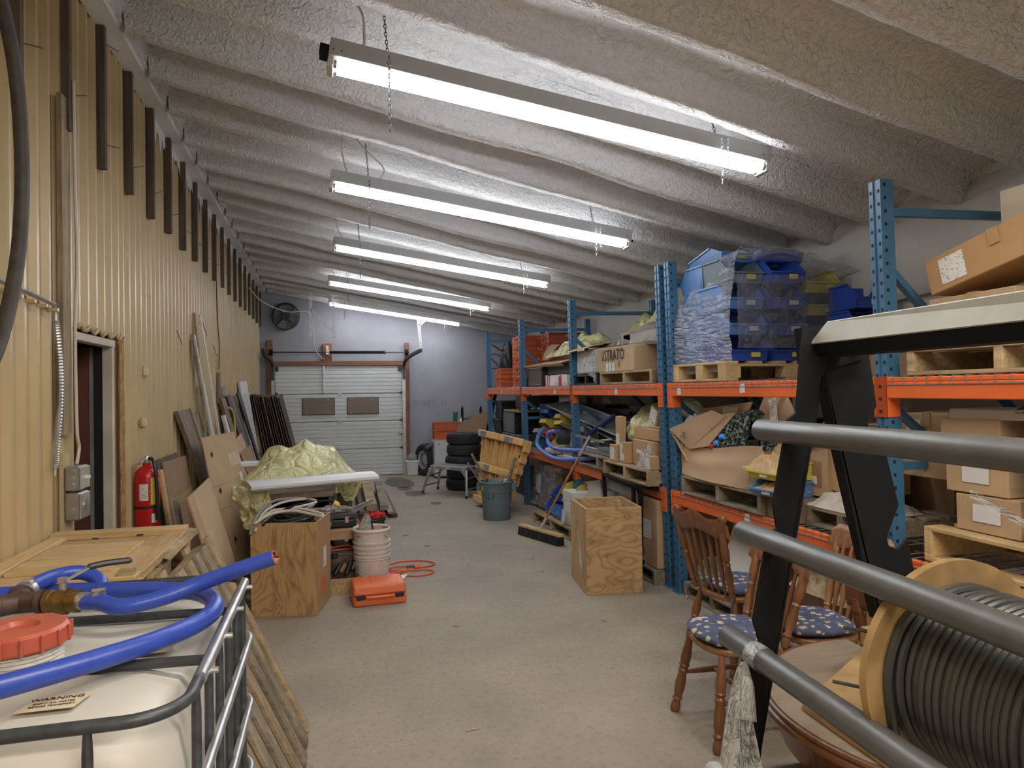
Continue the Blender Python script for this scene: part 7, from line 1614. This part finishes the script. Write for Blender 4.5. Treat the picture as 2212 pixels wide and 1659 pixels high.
bx('low brown carton on the dusty pallet', 2.72, 4.15, .113, .6, .5, .14, CARDD, tape='')
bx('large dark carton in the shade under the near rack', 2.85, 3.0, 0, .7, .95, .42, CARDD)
single('white_sheet', MB().quad((2.70, 4.5, .26), (2.70, 4.15, .26), (2.82, 4.15, .62), (2.82, 4.5, .62), .01), PAPER, 'white panel leaning under the rack behind the first chair', 'panel')
single('printed_sheet', MB().quad((2.72, 4.12, .26), (2.72, 3.85, .26), (2.84, 3.85, .60), (2.84, 4.12, .60), .008), PRINT, 'printed sheet leaning next to the white panel', 'panel')
single('twine_bundle', pile((2.78, 3.4, .42), .3, .5, .12, 91, 34, 34, 9, .9), M('straw_paper', (.45, .36, .22), .8, 0, .25, 20), 'bundle of straw coloured paper strips behind the chairs', 'bundle', sm=0)
# ---------------------------------------------------------------- foreground: round table, cable reel, tube stand
t = thing('round_table', 'dusty round wooden table with moulded edge beneath the cable reel', 'table', (1.84, 1.74, 0))
def dpoly(r): 
    return [(1.84+r*math.cos(a), 1.74+r*math.sin(a)) for a in [R(83+194*k/40) for k in range(41)]]
obj('table_top', MB().prism(dpoly(.545), .605, .632), TABLETOP, t, w=True)
pr = [(.545, .628), (.553, .633), (.560, .630), (.562, .622), (.558, .617), (.566, .612), (.570, .602), (.566, .594), (.555, .590), (.545, .592)]
m = MB(); vs = []
ang = [R(83+194*k/60) for k in range(61)]
for a in ang: vs += [(1.84+r*math.cos(a), 1.74+r*math.sin(a), z) for r, z in pr]
m.add(vs, [(k*10+j, k*10+(j+1) % 10, (k+1)*10+(j+1) % 10, (k+1)*10+j) for k in range(60) for j in range(10)]+[tuple(range(10)), tuple(600+j for j in range(9, -1, -1))])
obj('moulded_edge', m, OAK, t, w=True, sm=30)
m = MB(); vs = []
for a in ang: vs += [(1.84+r*math.cos(a), 1.74+r*math.sin(a), z) for r, z in ((.50, .60), (.50, .48), (.48, .48), (.48, .60))]
m.add(vs, [(k*4+j, k*4+(j+1) % 4, (k+1)*4+(j+1) % 4, (k+1)*4+j) for k in range(60) for j in range(4)])
obj('apron', m, OAKD, t, w=True, sm=30)
obj('pedestal', MB().lathe([(.09, .02), (.10, .10), (.06, .20), (.08, .35), (.05, .5), (.1, .6)], 24, TR(1.72, 1.74, 0)), OAK, t, w=True, sm=40)
for a in (100, 180, 260): obj('foot', MB().bar((1.72+.06*math.cos(R(a)), 1.74+.06*math.sin(R(a)), .10), (1.72+.42*math.cos(R(a)), 1.74+.42*math.sin(R(a)), .03), .06, .06), OAK, t, w=True, bev=.01)
t = thing('cable_reel', 'wooden reel wound with thick black cable standing on the round table', 'cable reel', (1.43, 1.1, .64))
cx, cz, Rf = 1.425, .931, .262
def disc(y0, y1, r, r2=.0, n=56): 
    m = MB(); M_ = Matrix(((1, 0, 0, cx), (0, 0, 1, 0), (0, 1, 0, cz), (0, 0, 0, 1)))
    return m.lathe([(r2, y0), (r, y0), (r, y1), (r2, y1)], n, M_)
obj('flange', disc(1.33, 1.352, Rf), PLYN, t, w=True, sm=30); obj('flange', disc(.62, .642, Rf), PLYN, t, w=True, sm=30)
obj('drum', disc(.64, 1.33, .11), PLYN, t, w=True, sm=30)
m = MB(); M_ = Matrix(((1, 0, 0, cx), (0, 0, 1, 0), (0, 1, 0, cz), (0, 0, 0, 1)))
random.seed(2); yy = 1.318; k = 0
while yy > .66:
    r_ = .196+random.uniform(-.004, .005)
    c_ = obj('cable_turn', MB().tube([(cx+r_*math.cos(2*PI*q/44), yy+.006*math.sin(2*PI*q/44+k*.3), cz+r_*math.sin(2*PI*q/44)) for q in range(44)], .0100, 8, closed=True), CABLE, t, w=True, sm=1); yy -= .0185; k += 1
obj('cable_core', disc(.66, 1.32, .19), CABLE, t, w=True, sm=30)
obj('cable_end', MB().tube(smooth_path([(cx-.10, 1.315, cz+.18), (cx-.17, 1.318, cz+.13), (cx-.21, 1.32, cz+.02), (cx-.195, 1.32, cz-.12)]), .011, 8), CABLE, t, w=True, sm=1)
for q in range(6):
    a = q*PI/3+.3; obj('reel_bolt', MB().cyl((cx+.15*math.cos(a), 1.35, cz+.15*math.sin(a)), (cx+.15*math.cos(a), 1.385, cz+.15*math.sin(a)), .006, 8), DSTEEL, t, w=True)
t = thing('plywood_cradle', 'plywood wedge and base holding the far side of the cable reel', 'cradle', (1.3, 1.45, .64))
obj('upper_board', MB().prism([(1.411, 1.814), (1.44, 1.66), (1.46, 1.40), (1.85, 1.36), (1.85, 2.08), (1.70, 2.0)], .655, .69), PLYN, t, w=True, bev=.002)
obj('base_board', MB().prism([(1.36, 1.82), (1.355, 1.674), (1.351, 1.45), (1.40, 1.2), (1.85, 1.2), (1.85, 2.12)], .633, .653), PLYN, t, w=True, bev=.002)
obj('wood_block', MB().box(1.79, 2.0, .70, 1.85, 2.07, .76), PINE, t, w=True)
obj('cradle_strip', MB().box(1.42, .66, .654, 1.80, 1.355, .668), PLYN, t, w=True)
for a, b_ in (((1.215, 1.36, .90), (1.155, 1.43, .90)), ((1.23, 1.36, 1.03), (1.18, 1.42, 1.03))): obj('threaded_bolt', MB().cyl(a, b_, .0045, 8), DSTEEL, t, w=True)
# tube stand
t = thing('reel_stand', 'black A-frame stand with notched legs carrying thick grey steel tubes', 'stand', (1.5, 1.85, 0))
LA = [(1.411, 1.804), (1.398, 1.715), (1.377, 1.53), (1.347, 1.51), (1.333, 1.449), (1.29, 1.254), (1.302, 1.18), (1.276, 1.167), (1.264, 1.137), (1.215, .907), (1.237, .833), (1.202, .822), (1.188, .792), (1.155, .61), (1.169, .526), (1.13, .40), (1.06, .02), (1.15, 0), (1.232, .53), (1.271, .738), (1.3, .833), (1.344, 1.08), (1.374, 1.225), (1.44, 1.492), (1.479, 1.64), (1.50, 1.70)]
LB2 = [(1.49, 1.80), (1.649, 1.80), (1.684, 1.741), (1.697, 1.688), (1.719, 1.541), (1.682, 1.489), (1.695, 1.454), (1.74, 1.43), (1.799, 1.215), (1.749, 1.112), (1.756, 1.084), (1.787, 1.07), (1.815, 1.089), (1.83, 1.106), (1.852, 1.006), (1.97, .62), (2.16, .02), (2.06, 0), (1.87, .62), (1.72, .843), (1.662, .998), (1.572, 1.416), (1.523, 1.641)]
def plate(poly, y0, y1): 
    return MB().prism(poly, y0, y1, Matrix(((1, 0, 0, 0), (0, 0, 1, 0), (0, 1, 0, 0), (0, 0, 0, 1))))
obj('leg', plate(LA, 1.845, 1.855), BLACKM, t, w=True, bev=.002); obj('leg', plate(LB2, 1.895, 1.905), BLACKM, t, w=True, bev=.002)
def shift(poly, dx): return [(x+dx, z) for x, z in poly]
obj('leg_flange', MB().bar((1.475, 1.87, 1.64), (1.235, 1.87, .53), .006, .05, (0, 1, 0)).bar((1.235, 1.87, .53), (1.15, 1.87, .02), .006, .05, (0, 1, 0)), BLACKM, t, w=True)
obj('leg_flange', MB().bar((1.523, 1.92, 1.64), (1.72, 1.92, .843), .006, .05, (0, 1, 0)), BLACKM, t, w=True)
obj('leg', plate([(1.36, 1.79), (1.02, .02), (1.10, .0), (1.46, 1.70)], .015, .025), BLACKM, t, w=True)
obj('gusset', plate([(1.41, 1.79), (1.65, 1.80), (1.66, 1.70), (1.50, 1.66), (1.42, 1.68)], 1.857, 1.893), BLACKM, t, w=True)
obj('top_bar', MB().hexa(((1.435, 1.86, 1.738), (1.55, 1.86, 1.738), (1.44, -.0, 1.738), (1.325, -.0, 1.738)), ((1.455, 1.80, 1.805), (1.545, 1.80, 1.805), (1.44, -.0, 1.805), (1.325, -.0, 1.805))), M('worn_pale_grey_steel', (.31, .32, .30), .5, .2, .1, 8), t, w=True, bev=.003)
obj('top_bar_underside', MB().hexa(((1.46, 1.86, 1.70), (1.55, 1.86, 1.70), (1.44, 0, 1.70), (1.35, 0, 1.70)), ((1.44, 1.86, 1.737), (1.55, 1.86, 1.737), (1.44, 0, 1.737), (1.33, 0, 1.737))), BLACKM, t, w=True)
obj('bolt', MB().cyl((1.60, 1.84, 1.73), (1.60, 1.856, 1.73), .018, 12), WGREY, t, w=True); obj('bolt', MB().cyl((1.49, 1.80, 1.77), (1.49, 1.81, 1.77), .008, 8), WGREY, t, w=True)
for k, (x, z, l) in enumerate(((1.351, 1.469, 'highest of the three thick grey tubes resting in the black stand'), (1.280, 1.144, 'middle thick grey tube resting in the black stand'), (1.217, .815, 'lowest thick grey tube in the black stand, clear film wrapped on it'))):
    tt = thing('steel_tube', l, 'tube', (x, 2.0, z), group='grey tubes in the black stand')
    p = Vector((x, 2.0, z)); d = Vector((-.062, -.998, 0))
    pts = [p+d*s for s in (0, .012, .5, 1.2, 2.0)]
    obj('pipe', MB().tube(pts, [.026, .0345, .0345, .0345, .0345], 28), GREYTUBE, tt, w=True, sm=50)
    obj('end_cap', MB().tube([p-d*.001, p+d*.02], .024, 20), BLACKP, tt, w=True)
# film hanging from the lowest tube, with a chromed rod beside it
t = thing('hanging_film', 'clear plastic film wound round the lowest tube and hanging to the floor', 'plastic film', (1.2, 1.85, 0))
fc = Vector((1.207, 1.83, .815))
obj('tube_wrap', MB().tube([fc, fc+Vector((-.005, -.06, 0))], [.0385, .0375], 24, cap=False), CLEARFILM, t, w=True, sm=1)
BAGF = FILM('hanging_clear_film', (.75, .75, .74), .45, .08, 9, .07, .3, (3, 3, .8))
def hf(u, v):
    w_ = .02+.34*v**1.15; n1 = noise.noise(Vector((u*4, v*5, 2))); n2 = noise.noise(Vector((u*12, v*3, 6)))
    x = 1.165-.24*v**.7+(u-.5)*w_*1.25+.03*n1*v; y = 1.82-.42*v+.09*math.sin(u*11)*v**.8*.6+.04*n2*v
    return (x, y, .80-.80*v)
obj('sheet', MB().grid(hf, 50, 60), BAGF, t, w=True, sm=1)
obj('twist', MB().tube([(1.17, 1.82, .80), (1.155, 1.79, .74), (1.13, 1.76, .66)], [.006, .02, .03], 8), BAGF, t, w=True, sm=1)
t = thing('chrome_rod', 'shiny rod with rounded end leaning inside the clear film', 'rod', (1.05, 1.45, 0))
obj('rod', MB().tube([(.82, 1.40, .745), (.98, 1.46, .36), (1.12, 1.52, .0)], .014, 12), SILVER, t, w=True, sm=1)
obj('rod_end', MB().tube([(.81, 1.396, .765), (.812, 1.397, .76), (.83, 1.404, .72)], [.012, .020, .020], 14), WGREY, t, w=True, sm=1)
t = thing('drum', 'open fibre drum with a steel rim beneath the steel tubes', 'drum', (1.42, 1.42, 0))
M_ = TR(1.30, 1.60, 0)
obj('shell', MB().lathe([(0, .0), (.235, 0), (.235, .46), (.229, .46), (.229, .02), (0, .02)], 40, M_, cap=False), CARD, t, w=True, sm=40)
obj('rim', MB().tube([(1.30+.235*math.cos(2*PI*k/44), 1.60+.235*math.sin(2*PI*k/44), .462) for k in range(44)], .008, 6, closed=True), GALV, t, w=True, sm=1)
obj('lining', MB().lathe([(.222, .45), (.21, .1), (0, .09)], 30, M_, cap=False), M('kraft_liner', (.40, .24, .10), .7, 0, .15, 9, .01, 12), t, w=True, sm=40)
